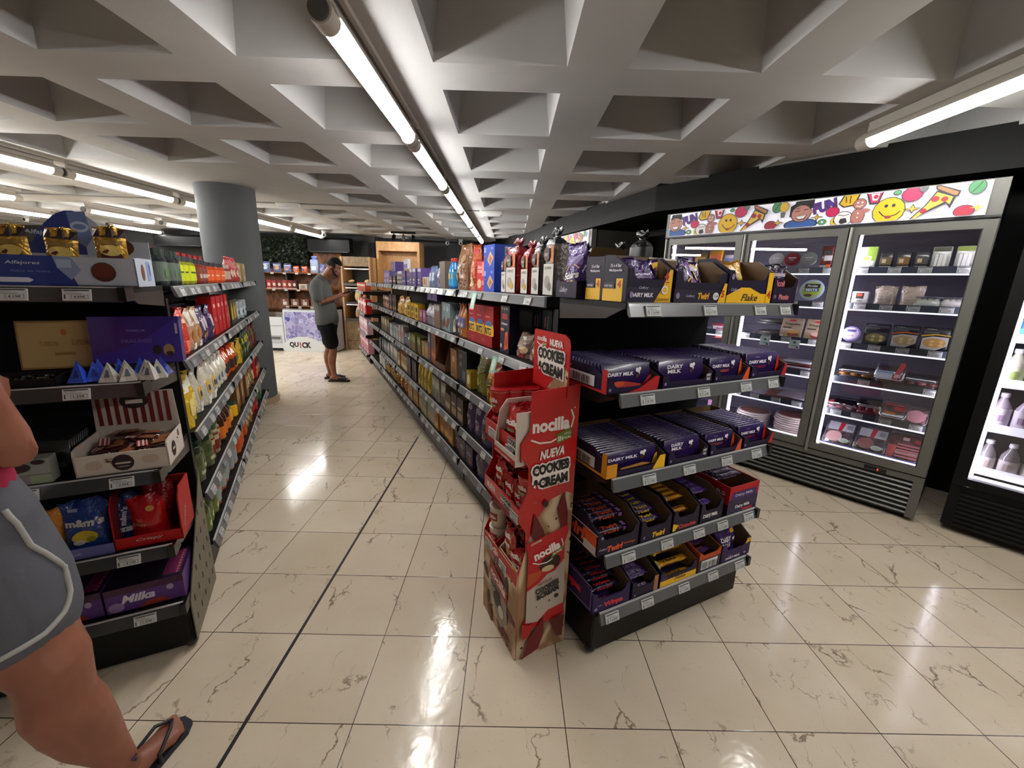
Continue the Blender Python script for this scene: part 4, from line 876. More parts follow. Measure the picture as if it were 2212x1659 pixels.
in_fridge('round_tub', tub(.052, .045, '#d6d2da', '#8a7bb4', [('e', .5, .5, .42, .42, '#cfc6dc'), ('e', .5, .36, .3, .2, '#e6dfe6'), ('r', .25, .64, .75, .8, '#5a4a90'), ('e', .42, .35, .07, .06, '#c8a0b0'), ('e', .6, .38, .07, .06, '#c8a0b0')]).mesh('round_tub'), w2 + .085, LV[3] + .02, 'round lilac lidded tub on the third fridge shelf', 'food tub', rot=(R(72), 0, 0))
for i, c in enumerate(('#8f8244', '#b39a6a', '#b98d4a')):
    its = [('t', 'eldgen', .3, .92, .035, {'w': .34}, '#c9c9c6'), ('r', .05, .78, .6, .81, '#6a6a68'), ('r', .05, .72, .5, .75, '#56534f'), ('p', [(.05, .55), (.4, .64), (.95, .62), (.95, .3), (.6, .1), (.05, .12)], '#b9b3aa' if i else '#3c3c38'), ('e', .5, .38, .4, .19, c)] + [('e', .25 + .16 * (j % 4), .30 + .13 * (j // 4), .08, .055, ['#c9c07c', '#cdbd92', '#d8ac66'][i] if j % 2 else c) for j in range(8)] + ([('p', [(0, .66), (.5, .74), (1, .70), (1, .66), (.5, .69), (0, .6)], '#c2622a' if i == 1 else '#c99a2a')] if i else [])
    in_fridge('pasta_pack', packet(.135, .165, .025, '#17171a', its).mesh('pasta_pack'), w2 + .215 + i * .148, LV[3] + .003, f'{ORD[i]} black fresh pasta pack from the lilac tub', 'pasta pack', 'black pasta packs on the third fridge shelf', rot=(R(-12), 0, 0), n=.13)
def tilt(name, b, w_, lv, label, cat, group=None, ang=28, n=.125, rz=0):
    for i, v in enumerate(b.v): b.v[i] = (v[0] * 1.12, v[1] * 1.15, v[2] * 1.35)
    return in_fridge(name, b.mesh(name), w_, LV[lv] + .003, label, cat, group, n=n, rot=(R(ang), 0, rz))
tilt('cheese_wedge_pack', thermo(.17, .13, .045, '#b8741f', [], '#2d2b2d'), w2 + .15, 2, 'tray of orange cheese on the fourth fridge shelf', 'food pack', ang=4)
tilt('minced_meat_pack', thermo(.13, .13, .05, '#7c2a2c', [('r', .0, .0, .62, .42, '#b9c0c9'), ('r', .0, .32, .62, .42, '#6f9cc4'), ('p', [(.62, 0), (.8, 0), (1, 1), (.78, 1)], '#c8494c'), ('r', .68, .1, .9, .3, '#d8a0a2')], '#5c3a3c'), w2 + .34, 2, 'dark red meat pack with a checked red ribbon, fourth fridge shelf', 'meat pack', ang=45)
tilt('ham_pack', thermo(.15, .13, .045, '#c0707a', [], '#3a3236', '#8a5048'), w2 + .50, 2, 'round pink ham pack at the hinge end of the fourth fridge shelf', 'meat pack', ang=6)
tilt('bacon_pack', thermo(.17, .13, .04, '#c4606c', [('p', [(0, .2), (.2, .6), (.3, .1)], '#b8404a')], '#5a4a52', '#d79aa2'), w2 + .11, 1, 'pink sliced meat pack by the LED strip, fifth fridge shelf', 'meat pack', ang=8)
tilt('mince_tub', thermo(.12, .12, .06, '#8a1f2a', [], '#73303a', '#9c3038'), w2 + .27, 1, 'clear tub of dark red mince on the fifth fridge shelf', 'meat pack', ang=10)
tilt('shrimp_pack', thermo(.12, .12, .035, '#c0503a', [('r', .15, .2, .6, .32, '#d8741f'), ('r', .5, .45, .95, .7, '#b3202c'), ('r', .1, .75, .9, .85, '#c0404a')], '#a88a8c', '#d8b0a8'), w2 + .405, 1, 'red and orange labelled meat pack on the fifth fridge shelf', 'meat pack', ang=40)
tilt('sliced_ham_pack', thermo(.11, .11, .02, '#d08a94', [('e', .5, .45, .4, .38, '#d58f9c')], '#8f868c', '#d59aa4'), w2 + .52, 1, 'pale pink sliced ham pack at the hinge end of the fifth fridge shelf', 'meat pack', ang=50)
for i in range(2):
    tilt('cold_cut_pack', thermo(.155, .17, .022, '#b98f8c', [('r', .05, .62, .95, .97, '#b8b5bd'), ('p', [(.42, .6), (.55, .6), (.62, .98), (.45, .98)], '#b3202c'), ('r', .70, .72, .9, .9, '#8a8890'), ('e', .35, .33, .28, .24, '#c99a98' if i == 0 else '#8f5a58'), ('e', .72, .2, .17, .10, '#d5d8cc'), ('e', .72, .2, .14, .08, '#9fb09c')], '#7f7a80', '#c9a09c'), w2 + .13 + i * .19, 0, ('pale' if i == 0 else 'darker') + ' cold cut pack with a red and grey band, fridge floor', 'meat pack', 'cold cut packs on the fridge floor', ang=48, n=.17)
tilt('sausage_pack', thermo(.15, .18, .022, '#b0444c', [('p', [(0, 0), (.2, 0), (.28, .5), (.0, .5)], '#c8494c'), ('r', .2, .7, .95, .95, '#4a2426'), *[('r', .28, .08 + i * .11, .95, .14 + i * .11, '#cf7478') for i in range(5)], ('r', .4, .72, .6, .84, '#d8b0b0'), ('e', .85, .75, .1, .07, '#c03038')], '#8a3a42', '#c87078'), w2 + .50, 0, 'red sausage pack with a checked corner, fridge floor', 'meat pack', ang=50, n=.175)
b = MB(); b.box(0, .60, 0, .004, 0, .035, mat('#2a2870', .4)); art(b, lambda u, v, k: (u + .3, -EPS * k, v), .60, .035, [('e', .06 + .125 * i, .5, .022, .34, '#b06a78') for i in range(8)]); o = b.build('display_strip', None, FR(-2.03 + w2 + .02, .10, .352), FW); prop(o, 'dark blue strip with pink dots along the fridge floor', 'price strip')
# middle bay
in_fridge('salami_pack', packet(.07, .17, .04, '#5a1c1a', [('r', .0, .0, .55, .22, '#b9b2b0'), ('r', .55, .05, .95, .24, '#d8681c'), ('r', .3, .4, 1, .62, '#c9c4c0'), ('r', .2, .66, .9, .85, '#2b2a26'), ('r', 0, .28, .5, .4, '#6d2320')]).mesh('salami_pack'), w1 + .52, LV[5], 'tall dark red sausage packet on the top shelf behind the second door', 'food pack')
in_fridge('salami_pack', packet(.06, .19, .04, '#6a1c1a', [('r', .1, .5, .9, .62, '#8a2a24'), ('r', .1, .1, .9, .3, '#40100e')]).mesh('salami_pack'), w1 + .60, LV[5], 'plain dark red packet behind the second door frame, top shelf', 'food pack')
for i, c in enumerate(('#b9b5b6', '#8e2030', '#9aa39a')):
    in_fridge('hummus_tub', tub(.05, .05, '#cfcbd0', c, [('e', .5, .5, .4, .4, c), ('r', .25, .52, .75, .62, '#e6e2e0'), ('r', .35, .36, .65, .42, '#d8d4d0')]).mesh('hummus_tub'), w1 + .20 + i * .108, LV[5] + .02, ['white', 'dark red', 'pale green'][i] + ' lidded round tub standing on the top shelf behind the second door', 'food tub', rot=(R(68), 0, 0))
b = tub(.075, .04, '#b9bec4', '#9fb4c6', [('e', .5, .5, .44, .44, '#a8b070'), ('r', .16, .28, .84, .58, '#9ab422'), ('r', .18, .58, .82, .80, '#1a1c22'), ('r', .2, .40, .8, .56, '#28508c'), ('t', 'MIXTA', .5, .48, .12, {'w': .5, 'b': .04}, WHT), ('t', 'Florette', .5, .69, .10, {'w': .42, 's': .3}, WHT), ('e', .4, .2, .18, .07, '#5a3a22')])
in_fridge('salad_bowl', b.mesh('salad_bowl'), w1 + .47, LV[4] + .02, 'clear round salad bowl with a green and blue mixta label', 'salad bowl', rot=(R(72), 0, 0))
in_fridge('salad_bowl', tub(.065, .04, '#b9bec4', '#a5a9a8', [('e', .5, .5, .42, .42, '#8a9468'), ('r', .3, .4, .7, .6, '#c9ccc8')]).mesh('salad_bowl'), w1 + .31, LV[4] + .02, 'clear round salad bowl beside the picnic carton', 'salad bowl', rot=(R(72), 0, 0))
veg = [('t', 'Vegalia', .5, .70, .13, {'b': .01, 'w': .72}, '#33291c'), ('e', .5, .88, .16, .05, '#b3202c'), ('r', .1, .5, .5, .56, '#3a2a1a'), ('e', .62, .27, .30, .16, '#b08a4a'), ('e', .62, .20, .27, .10, '#7a3a22'), ('e', .6, .34, .25, .09, '#c9994a'), ('e', .14, .10, .07, .05, '#d8d5cc'), ('e', .34, .10, .07, .05, '#d8b01c')]
for i in range(2):
    in_fridge('veggie_burger_pack', packet(.15, .165, .03, '#a8927a', veg if i == 0 else veg[:3] + [('e', .62, .24, .32, .18, '#8a2a22'), ('e', .6, .3, .3, .10, '#c9a090'), ('e', .14, .10, .07, .05, '#7a9a3a')]).mesh('veggie_burger_pack'), w1 + .375 + i * .165, LV[3] + .003, 'brown vegalia burger pack ' + ('with a yellow dot' if i == 0 else 'with a green dot, cut by the door frame'), 'food pack', rot=(R(-16), 0, 0), n=.13)
for i in range(4):
    in_fridge('pizza', disc(.125, .016, '#6b6768', food='#5c5450').mesh('pizza'), w1 + .18 + .02 * (i % 2), LV[3] + i * .018 + .06 * (i > 1), f'{ORD[i]} dark wrapped pizza from the bottom, third shelf behind the second door', 'pizza', 'pizzas on the third fridge shelf', n=.22)
for i in range(4):
    its = [('r', .1, .3, .9, .6, '#6a1f1c'), ('r', .1, .62, .9, .75, '#c0b4b0')]
    in_fridge('cured_meat_pack', packet(.19, .018, .16, '#571a18', []).mesh('cured_meat_pack'), w1 + .26 + .2 * (i % 2), LV[2] + (i // 2) * .045, f'{ORD[i]} flat dark red cured meat pack on the fourth shelf behind the second door', 'meat pack', 'flat cured meat packs')
    in_fridge('label_band_pack', packet(.19, .018, .15, '#a09aa4' if i % 2 else '#8c4a3c', []).mesh('label_band_pack'), w1 + .26 + .2 * (i % 2), LV[2] + .021 + (i // 2) * .045, f'{ORD[i]} pale banded sausage pack lying on the cured meat packs', 'meat pack', 'pale banded packs')
for i in range(3):
    in_fridge('flat_pizza_pack', packet(.20, .012, .17, ['#8f8a92', '#7a4a3c', '#8a8088'][i], []).mesh('flat_pizza_pack'), w1 + .30 + .08 * i, LV[1] + .014 * i, ['grey', 'brown', 'pale'][i] + ' flat pack fanned out on the fifth shelf behind the second door', 'food pack', rot=(R(8), 0, R(20 - 14 * i)))
for s_, (x, n_) in enumerate(((.17, 6), (.47, 8))):
    for i in range(n_):
        in_fridge('pizza', disc(.132, .015, ['#c9bfba', '#b9a7a2'][s_], food=['#8b5f50', '#7a3c34'][s_]).mesh('pizza'), w1 + x + rnd.uniform(-.006, .006), LV[0] + .0185 * i, f'{ORD[i]} pizza from the bottom of the ' + ('shorter' if s_ == 0 else 'taller') + ' stack on the fridge floor', 'pizza', 'pizza stacks on the fridge floor', n=.16)
for i in range(3): in_fridge('pizza', disc(.125, .014, '#5a5456', food='#4a4444').mesh('pizza'), w1 + .32, LV[0] + .016 * i + .06, f'{ORD[i]} pizza of the dark back pile between the two stacks', 'pizza', 'pizzas of the back pile', n=.42) if False else None
# far-left bay (seen past the chocolate unit)
for i, (c, c2, h) in enumerate((('#8a7a9c', '#b9b4c4', .12), ('#7a5a2a', '#b98a1c', .15), ('#c98a1c', '#d85a1c', .17), ('#9a94a0', '#5a5a80', .13))):
    in_fridge('snack_pack', packet(.11, h, .04, c, [('r', .1, .5, .9, .8, c2), ('e', .5, .3, .3, .15, '#d8d0c0')]).mesh('snack_pack'), w0 + .13 + i * .13, LV[5], ['lilac', 'brown and yellow', 'orange', 'grey lilac'][i] + ' packet behind the first fridge door, top shelf', 'food pack')
in_fridge('frankfurter_pack', packet(.11, .13, .03, '#a81a20', [('e', .5, .72, .4, .13, '#b9b0c0'), ('t', 'Revilla', .5, .72, .12, {'w': .6, 's': .2}, '#a01018'), ('r', .2, .42, .8, .56, '#d8881c'), ('p', [(.1, .05), (.5, .3), (.9, .1)], '#c8a09a')]).mesh('frankfurter_pack'), w0 + .52, LV[3] - .06, 'shiny red packet with a white name oval, behind the first fridge door', 'food pack')
in_fridge('ham_slices_pack', packet(.12, .13, .03, '#b07a9a', [('r', .3, .35, .85, .9, '#3a58b0'), ('r', .4, .5, .75, .7, '#b9c4e0')]).mesh('ham_slices_pack'), w0 + .56, LV[0] + .02, 'pink packet with a blue label on the fridge floor, first door', 'food pack')
for i in range(3):
    in_fridge('yogurt_pack', packet(.12, .07, .05, ['#a89aa8', '#8a2a3a', '#9a98b0'][i], [('r', .1, .3, .9, .7, '#d8d0d8')]).mesh('yogurt_pack'), w0 + .5, LV[4 - i if i < 2 else 1] + .001, ['pale pink', 'dark red', 'bluish'][i] + ' small multipack by the second door post', 'food pack')
# white eco cards on the middle shelf rail
for i, x in enumerate((w1 + .22, w1 + .43)):
    b = MB(); b.box(-.036, .036, 0, .0015, -.05, .02, mat('#d8dcd8', .4)); art(b, lambda u, v, k: (u, -EPS * k, v - .05), .072, .07, [('e', .5, .72, .16, .16, '#3f9a86'), ('r', .2, .3, .8, .42, '#8fb8ac'), ('r', .7, .1, .9, .3, '#3a6aa0'), ('r', 0, 0, 1, .05, '#c0505a')])
    in_fridge('shelf_card', b.mesh('shelf_card'), x, LV[3] - .02, ('white card nearer the first door' if i == 0 else 'white card nearer the third door') + ' clipped under the vegalia shelf', 'shelf card', n=.088)

# ---- black drinks fridge
SB = mat('#080809', .45, spec=.22)
D0 = .115
def drinks():
    t = empty('drinks_fridge', FR(D0, .03), FW - R(4), 'black drinks fridge with a brightly lit glass door full of bottles', 'fridge'); W = .75; H = 2.08; b = MB()
    b.box(0, .035, 0.05, .68, .05, H, SB); b.box(W - .035, W, .05, .68, .05, H, SB); b.box(0, W, .64, .68, .05, H, SB); b.box(0, W, .05, .68, H - .22, H, SB); b.box(0, W, .03, .68, .05, .33, SB)
    b.box(.035, W - .035, .63, .64, .33, H - .22, mat('#8c8a94', .5)); b.build('cabinet_body', t)
    b = MB(); b.box(.01, W - .01, -.005, .05, H - .225, H, SB); art(b, lambda u, v, k: (u + W / 2, -.005 - EPS * k, H - .225 + v), W, .225, [('r', .09, .12, .93, .88, '#23337f'), ('e', .5, .5, .2, .3, '#b9c0d8')]); b.build('header_panel', t)
    b = MB()
    for i in range(8): b.box(.05, W - .05, .02, .03, .06 + i * .03, .074 + i * .03, mat('#0d0d0e', .4, spec=.3))
    b.build('grille', t)
    b = MB(); z0, z1 = .34, H - .235; f = .06
    b.box(.0, f, 0, .045, z0, z1, SB); b.box(W - f, W, 0, .045, z0, z1, SB); b.box(f, W - f, 0, .045, z0, z0 + .05, SB); b.box(f, W - f, 0, .045, z1 - .05, z1, SB); d = b.build('door', t)
    b = MB(); b.box(f, W - f, .016, .02, z0 + .05, z1 - .05, GLASS); b.build('glass_pane', d)
    b = MB(); b.box(f, f + .016, .06, .08, z0, z1, LEDM); b.box(f, W - f, .05, .07, z0 + .05, z0 + .062, LEDS); b.build('led_strip', t)
    for k, z in enumerate((.42, .70, .98, 1.25, 1.50)):
        b = MB(); b.box(.04, W - .04, .10, .6, z - .01, z, mat('#d5d2dc', .3)); b.build('shelf', t) if True else None
        b = MB(); b.rbox(.045, W - .045, .088, .10, z - .005, z + .045, .005, mat('#d8d6e2', .25, emit=.5, coat=.4)); s = b.build('shelf_guard', t)  # guard is no lamp, its material glows to look brightly lit
    return t
DR = drinks()
def bottle_in(k, i, me, n_=.03, label='', nm='drink_bottle', dep=0, cap=None):
    zz = (.42, .70, .98, 1.25, 1.50)[k] + .001; a = FW - R(4); u_ = Vector((math.cos(a), math.sin(a), 0)); v_ = Vector((-math.sin(a), math.cos(a), 0))
    p = FR(D0, .03, zz) + u_ * (.10 + .095 * i) + v_ * (.108 + dep * .11)
    o = put(nm, me, p, a, label, 'bottle', 'drinks behind the black fridge door', parts=[('bottle_cap', cap)] if cap else ()); o.scale = (1.12, 1.12, 1.06); return o
kinds = [(bottle(.038, .20, mat('#8b8488', .08, coat=.6), '#d8d4d8', (.08, .5, '#cfc6c6', [('r', .3, .2, .7, .8, '#b9a8a4')])), 'clear bottle with a white label'),
         (bottle(.040, .22, mat('#a89aa8', .08, coat=.6), '#c9bcc4', (.05, .6, '#c9bfcc', [('r', .3, .4, .7, .7, '#9a7f9a')])), 'lilac bottle with a brown neck'),
         (bottle(.042, .21, mat('#c9c6b4', .15, coat=.5), '#dcd9de', (.1, .5, '#c6cdb0', [('e', .6, .5, .2, .3, '#8a9a58')])), 'milky bottle with a green label'),
         (can(.040, .115, '#2a62b0', [('r', .2, .2, .8, .6, '#4fb0d8'), ('r', .5, .5, .9, .9, '#8fc6e0')]), 'blue can'),
         (bottle(.034, .17, mat('#5a4a4e', .1, coat=.5), '#c9c9d0', (.05, .35, '#d8402c', [])), 'dark bottle with a red band')]
for k, (mbk, nm) in enumerate(kinds):
    me = mbk.mesh('drink_bottle' if k != 3 else 'drink_can'); cp = mbk.cap.mesh('bottle_cap') if hasattr(mbk, 'cap') else None
    for i in range(6): bottle_in(k, i, me, label=f'{ORD[i]} {nm} from the door hinge in the black fridge', nm='drink_bottle' if k != 3 else 'drink_can', cap=cp)
# ================================================================ RED COOKIE DISPLAY
RED = '#b80a10'; REDD = '#8e0a0e'; CREAM = '#b99a7c'; NW = '#efe3da'
def cream_material():
    m, nt, b = nodemat('swirled_cream_print'); N = NT(nt); tc = N.n('ShaderNodeTexCoord').outputs['Object']
    q = N.n('ShaderNodeVectorMath', {0: tc, 1: N.n('ShaderNodeVectorMath', {0: N.n('ShaderNodeTexNoise', {'Vector': tc, 'Scale': 5.0, 'Detail': 1.5}).outputs['Color'], 1: (.35, .35, .35)}, operation='MULTIPLY').outputs[0]}, operation='ADD').outputs[0]
    wv = N.n('ShaderNodeTexWave', {'Vector': q, 'Scale': 3.4, 'Distortion': 3.0, 'Detail': 1.0, 'Detail Scale': 1.0}).outputs[1]
    c = N.mix(N.ramp(wv, .15, .9), lin('#94714f'), lin('#cdb294'))
    sp = N.ramp(N.n('ShaderNodeTexNoise', {'Vector': tc, 'Scale': 30.0, 'Detail': 1.0}).outputs[0], .68, .71)
    nt.links.new(N.mix(sp, c, lin('#3c271a')), b.inputs['Base Color']); b.inputs['Roughness'].default_value = .45; return m
CREAMM = cream_material()
def shard(cx, cz, s, asp, a=0, c='#5a0f14'):
    pts = [(-.55, .2), (-.1, 1), (.5, .1), (.75, -.9), (.1, -.7)]; ca, sa = math.cos(R(a)), math.sin(R(a))
    return ('p', [(cx + s * (x * ca - z * sa) * .5, cz + s * asp * (x * sa + z * ca)) for x, z in pts], c)
def nologo(cx, cz, h, w, col=NW, swoosh=True, asp=1.0, a=0):
    o = [('t', 'nocilla', cx, cz, h, {'w': w, 'b': .045, 'a': a}, col)]
    if swoosh: o += [('l', [(cx - w * .52, cz - h * .95), (cx - w * .30, cz - h * 1.25), (cx, cz - h * 1.3), (cx + w * .2, cz - h * 1.05)], h * .12, col), ('l', [(cx + w * .52, cz + h * .9), (cx + w * .60, cz + h * .3), (cx + w * .54, cz - h * .4)], h * .12, col)]
    return o
def cookies(cx, cz, h, w, col='#15100e', halo='#e9dfd6', a=0):
    return [('t', 'COOKIES', cx, cz + h * .62, h * 1.28, {'w': w * 1.10, 'b': .20, 'a': a}, halo), ('t', '&CREAM', cx, cz - h * .62, h * 1.28, {'w': w * 1.06, 'b': .20, 'a': a}, halo), ('r', cx - w * .5, cz - h * .5, cx + w * .5, cz + h * .5, halo),
            ('t', 'COOKIES', cx, cz + h * .62, h, {'w': w, 'b': .06, 'a': a}, col), ('t', '&CREAM', cx, cz - h * .62, h, {'w': w * .96, 'b': .06, 'a': a}, col)]
A_0, A_1, B_0, B_1 = -.290, -.052, .140, .475
disp = empty('cookie_display', G(0, 0), TH, 'tall red cardboard cookie display with cream artwork beside the chocolate end unit', 'display stand')
rc = mat(RED, .38, coat=.25); rd = mat(REDD, .5)
# side panel profile in (a, z)
prof = [(-.283, 0), (A_1, 0), (A_1, 1.145), (-.255, 1.135), (-.257, .995), (-.290, .947), (-.288, .898), (-.257, .845), (-.255, .754), (-.290, .682), (-.290, .632), (-.258, .578), (-.256, .48), (-.290, .41)]
for nm_, y in (('side_panel', B_0), ('side_panel', B_1 - .004)):
    b = MB(); b.prism(prof, .004, rc, axis=1, o=y)
    if y == B_0:
        W_, H_ = .24, 1.145; cx = (A_0 + A_1) / 2 + .002
        # art is clipped to the straight part of the panel, u measured from cx
        f = lambda u, v, k: (max(-.288, min(A_1, cx + u)), y - .0004 * k, v)
        def zz(v): return v / H_
        art(b, f, W_, H_, [('p', [(0.02, .0), (1, 0), (1, zz(.70)), (.85, zz(.72)), (.55, zz(.70)), (.35, zz(.64)), (.15, zz(.53)), (.13, zz(.50)), (.02, zz(.40))], CREAMM),
            *nologo(.50, zz(1.005), .046, .66), ('t', '®', .90, zz(1.06), .006, {}, NW), ('p', [(.60, zz(.925)), (.86, zz(.945)), (.86, zz(.985)), (.60, zz(.965))], '#5f7d24'), ('t', 'SIN', .665, zz(.946), .018, {'w': .10, 'b': .04, 'a': 4}, NW), ('t', 'ACEITE DE', .79, zz(.963), .008, {'w': .13, 'a': 4}, NW), ('t', 'PALMA', .79, zz(.948), .009, {'w': .13, 'b': .02, 'a': 4}, NW),
            ('t', 'NUEVA', .54, zz(.895), .032, {'w': .44, 's': .2, 'b': .04, 'a': 5}, NW), *cookies(.52, zz(.81), .038, .66, a=4),
            shard(.33, zz(.56), .42, .22, 15, '#5e1014'), shard(.78, zz(.63), .40, .20, -10, '#6a1216'), ('e', .45, zz(.69), .05, .012, '#2a1c14'),
            # cookie bag picture
            ('p', [(.12, zz(.535)), (.90, zz(.575)), (.92, zz(.545)), (.86, zz(.50)), (.90, zz(.20)), (.94, zz(.155)), (.12, zz(.13)), (.10, zz(.165)), (.17, zz(.20)), (.17, zz(.48))], '#b5121a'),
            ('p', [(.17, zz(.32)), (.40, zz(.345)), (.55, zz(.375)), (.70, zz(.38)), (.89, zz(.43)), (.90, zz(.21)), (.60, zz(.20)), (.40, zz(.16)), (.17, zz(.17))], '#b9aca0'), ('p', [(.17, zz(.34)), (.36, zz(.36)), (.50, zz(.40)), (.17, zz(.40))], '#b8481c'),
            ('e', .58, zz(.415), .20, .022, '#2a130c'), ('e', .60, zz(.428), .19, .028, '#33180f'), ('e', .55, zz(.402), .12, .012, '#cdb88e'),
            *nologo(.52, zz(.485), .036, .50, a=14), ('t', 'COOKIES', .30, zz(.535), .008, {'w': .2, 'a': 14}, NW), ('p', [(.60, zz(.445)), (.82, zz(.475)), (.82, zz(.49)), (.60, zz(.46))], '#5f8a3c'), ('t', 'SIN PALMA', .71, zz(.468), .009, {'w': .18, 'a': 14}, NW),
            ('t', 'NOCILLA', .50, zz(.345), .010, {'w': .28, 'a': 12}, '#7a2a1c'), ('t', 'COOKIES', .55, zz(.318), .024, {'w': .46, 'b': .05, 'a': 12}, '#15100e'), ('t', '&CREAM', .56, zz(.290), .024, {'w': .44, 'b': .05, 'a': 12}, '#15100e'), ('e', .74, zz(.262), .045, .008, '#1a1410'), ('e', .60, zz(.25), .015, .004, '#1a1410'), ('e', .35, zz(.24), .012, .003, '#3a2a20'),
            ('p', [(.10, 0.005), (.22, zz(.09)), (.50, zz(.18)), (.52, zz(.10)), (.42, zz(.03))], '#6e0f14'), ('p', [(.62, zz(.15)), (.92, zz(.16)), (.90, zz(.05)), (.78, zz(.06))], '#5e0d12'), ('p', [(.08, zz(.18)), (.30, zz(.155)), (.22, zz(.11)), (.10, zz(.10))], '#b01018')])
    b.build('side_panel', disp, label='red side panel with nocilla cookies and cream artwork' if y == B_0 else None)
b = MB(); b.box(A_1 - .004, A_1, B_0 + .004, B_1 - .004, 0, 1.14, rc); b.build('back_panel', disp)
Lf = B_1 - B_0
def lip(z0, z1, name, items):
    b = MB(); b.box(-.2905, -.287, B_0 - .001, B_1, z0, z1, rc)
    art(b, lambda u, v, k: (-.2907 - .0004 * k, (B_0 + B_1) / 2 - u, z0 + v), Lf, z1 - z0, items); b.build(name, disp)
lip(.875, .945, 'front_lip', [('t', 'NUEVA', .22, .42, .42, {'w': .24, 'b': .03, 's': .1}, NW), *cookies(.80, .5, .36, .26)])
lip(.628, .682, 'front_lip', [('t', 'NUEVA', .22, .5, .55, {'w': .26, 'b': .03, 's': .1}, NW), *cookies(.66, .5, .34, .28)])
b = MB(); b.box(-.2905, -.287, B_0 - .001, B_1, 0, .405, CREAMM)
art(b, lambda u, v, k: (-.2907 - .0004 * k, (B_0 + B_1) / 2 - u, v), Lf, .405, [('r', 0, .86, 1, 1, RED), ('t', 'nocilla', .33, .93, .09, {'w': .3, 'b': .03}, NW), shard(.55, .72, .5, .45, 20, '#6a2018'), shard(.08, .55, .3, .3, 0, '#4a1a14'), shard(.85, .42, .3, .3, 40, '#5e1a14'), ('e', .2, .25, .05, .09, '#241a14'), ('e', .74, .72, .05, .1, '#241a14'), shard(.25, .1, .35, .3, -20, '#5e1a14'), shard(.65, .1, .4, .3, 60, '#6a2018'),
    ('p', [(.25, .75), (.75, .68), (.80, .30), (.62, .12), (.45, .20), (.28, .45)], '#8f8578'), ('p', [(.24, .78), (.78, .66), (.78, .50), (.24, .60)], '#a3221c'), ('t', 'nocilla', .51, .635, .10, {'w': .46, 'b': .03, 'a': -8}, NW), ('e', .5, .4, .12, .09, '#2a2420'), ('e', .62, .32, .08, .07, '#c9bfae'), ('t', 'COOKIES', .45, .51, .05, {'w': .3, 'b': .04, 'a': -8}, '#2a2420')])
b.build('front_panel', disp)
for z in (.85, .60, .34):
    b = MB(); b.box(-.286, A_1 - .004, B_0 + .004, B_1 - .004, z, z + .004, rd); b.build('shelf', disp)
b = MB()
hp = [(B_0 - .005, 1.10), (B_0 + .255, 1.10), (B_0 + .255, 1.315), (B_0 + .250, 1.325), (B_0 + .03, 1.325), (B_0 + .004, 1.312), (B_0 - .005, 1.285)]
b.prism(hp, .004, rc, axis=0, o=-.112)
art(b, lambda u, v, k: (-.1123 - .0004 * k, B_0 + .125 - u, 1.10 + v), .26, .225, [('p', [(.45, .03), (.98, .03), (.99, .42), (.85, .5), (.6, .2)], CREAMM), ('t', 'nocilla', .24, .86, .09, {'w': .28, 'b': .03}, NW), ('l', [(.10, .78), (.2, .74), (.32, .76)], .02, NW), ('r', .26, .75, .38, .79, '#8aa06a'), ('t', 'NUEVA', .66, .83, .12, {'w': .36, 'b': .05}, NW), *cookies(.52, .49, .20, .72)])
b.build('header_card', disp, label='rounded red header card reading nueva cookies and cream')
for k, (y, z, w_) in enumerate(((.40, .90, .07), (.235, .885, .07), (.18, .64, .05), (.42, .37, .05), (.27, .355, .05))):
    o = bpy.data.objects.new('price_tag', ESL[k]); COL.objects.link(o); o.parent = disp; o.location = (-.294, y, z - .02); o.rotation_euler = (0, 0, -PI / 2)
def at_disp(nm, me, a, b_, z, label, cat, group=None, rz=0, rot=None):
    p = G(a, b_, z); return put(nm, me, p, 0, label, cat, group, rot=(rot[0] if rot else 0, rot[1] if rot else 0, FACE['L'] + rz))
def cup_mesh(dark=True):
    b = MB(); b.lathe([(.034, 0), (.042, .088), (.044, .09), (.044, .098), (.040, .0985)], [mat('#b3161c', .3), mat('#e6dcd4', .4), mat('#a3121a', .3, coat=.5), mat('#a3121a', .3, coat=.5)], (0, .042, 0), 20)
    art(b, lambda u, v, k: ((.041 + .0004 * k) * math.sin(u / .041), .042 - (.041 + .0004 * k) * math.cos(u / .041), .02 + v), .085, .055, [('t', 'nocilla', .5, .62, .36, {'w': .8, 'b': .03}, NW), ('r', .2, .1, .8, .3, '#8fa07a')]); return b.mesh('cookie_cup')
CUP = cup_mesh()
def cookie_bag(kind, seed):
    it = [*nologo(.5, .66, .13, .74), ('r', .42, .47, .82, .53, '#8aa06a'), ('e', .3, .34, .22, .12, '#2d140d'), ('e', .3, .31, .17, .06, '#7a4a2a'), ('p', [(.05, .02), (.95, .02), (.95, .14), (.6, .26), (.3, .1)], '#c9bcb0')] if kind == 'big' else [*nologo(.42, .72, .14, .62), ('t', 'MiNi', .62, .48, .15, {'w': .4, 'b': .05}, NW), ('e', .82, .66, .07, .06, '#c08a3c'), ('e', .25, .22, .15, .12, '#c9b08a'), ('e', .8, .3, .1, .09, '#b5752c'), ('p', [(.5, .02), (.98, .02), (.95, .4), (.7, .2)], '#d8c9b4')]
    return pouch(.115, .045, .175 if kind == 'big' else .125, '#b80c14', it, seed=seed, m=mat('#b50d14', .25, .1, bump=.4, coat=.5)).mesh('cookie_bag')
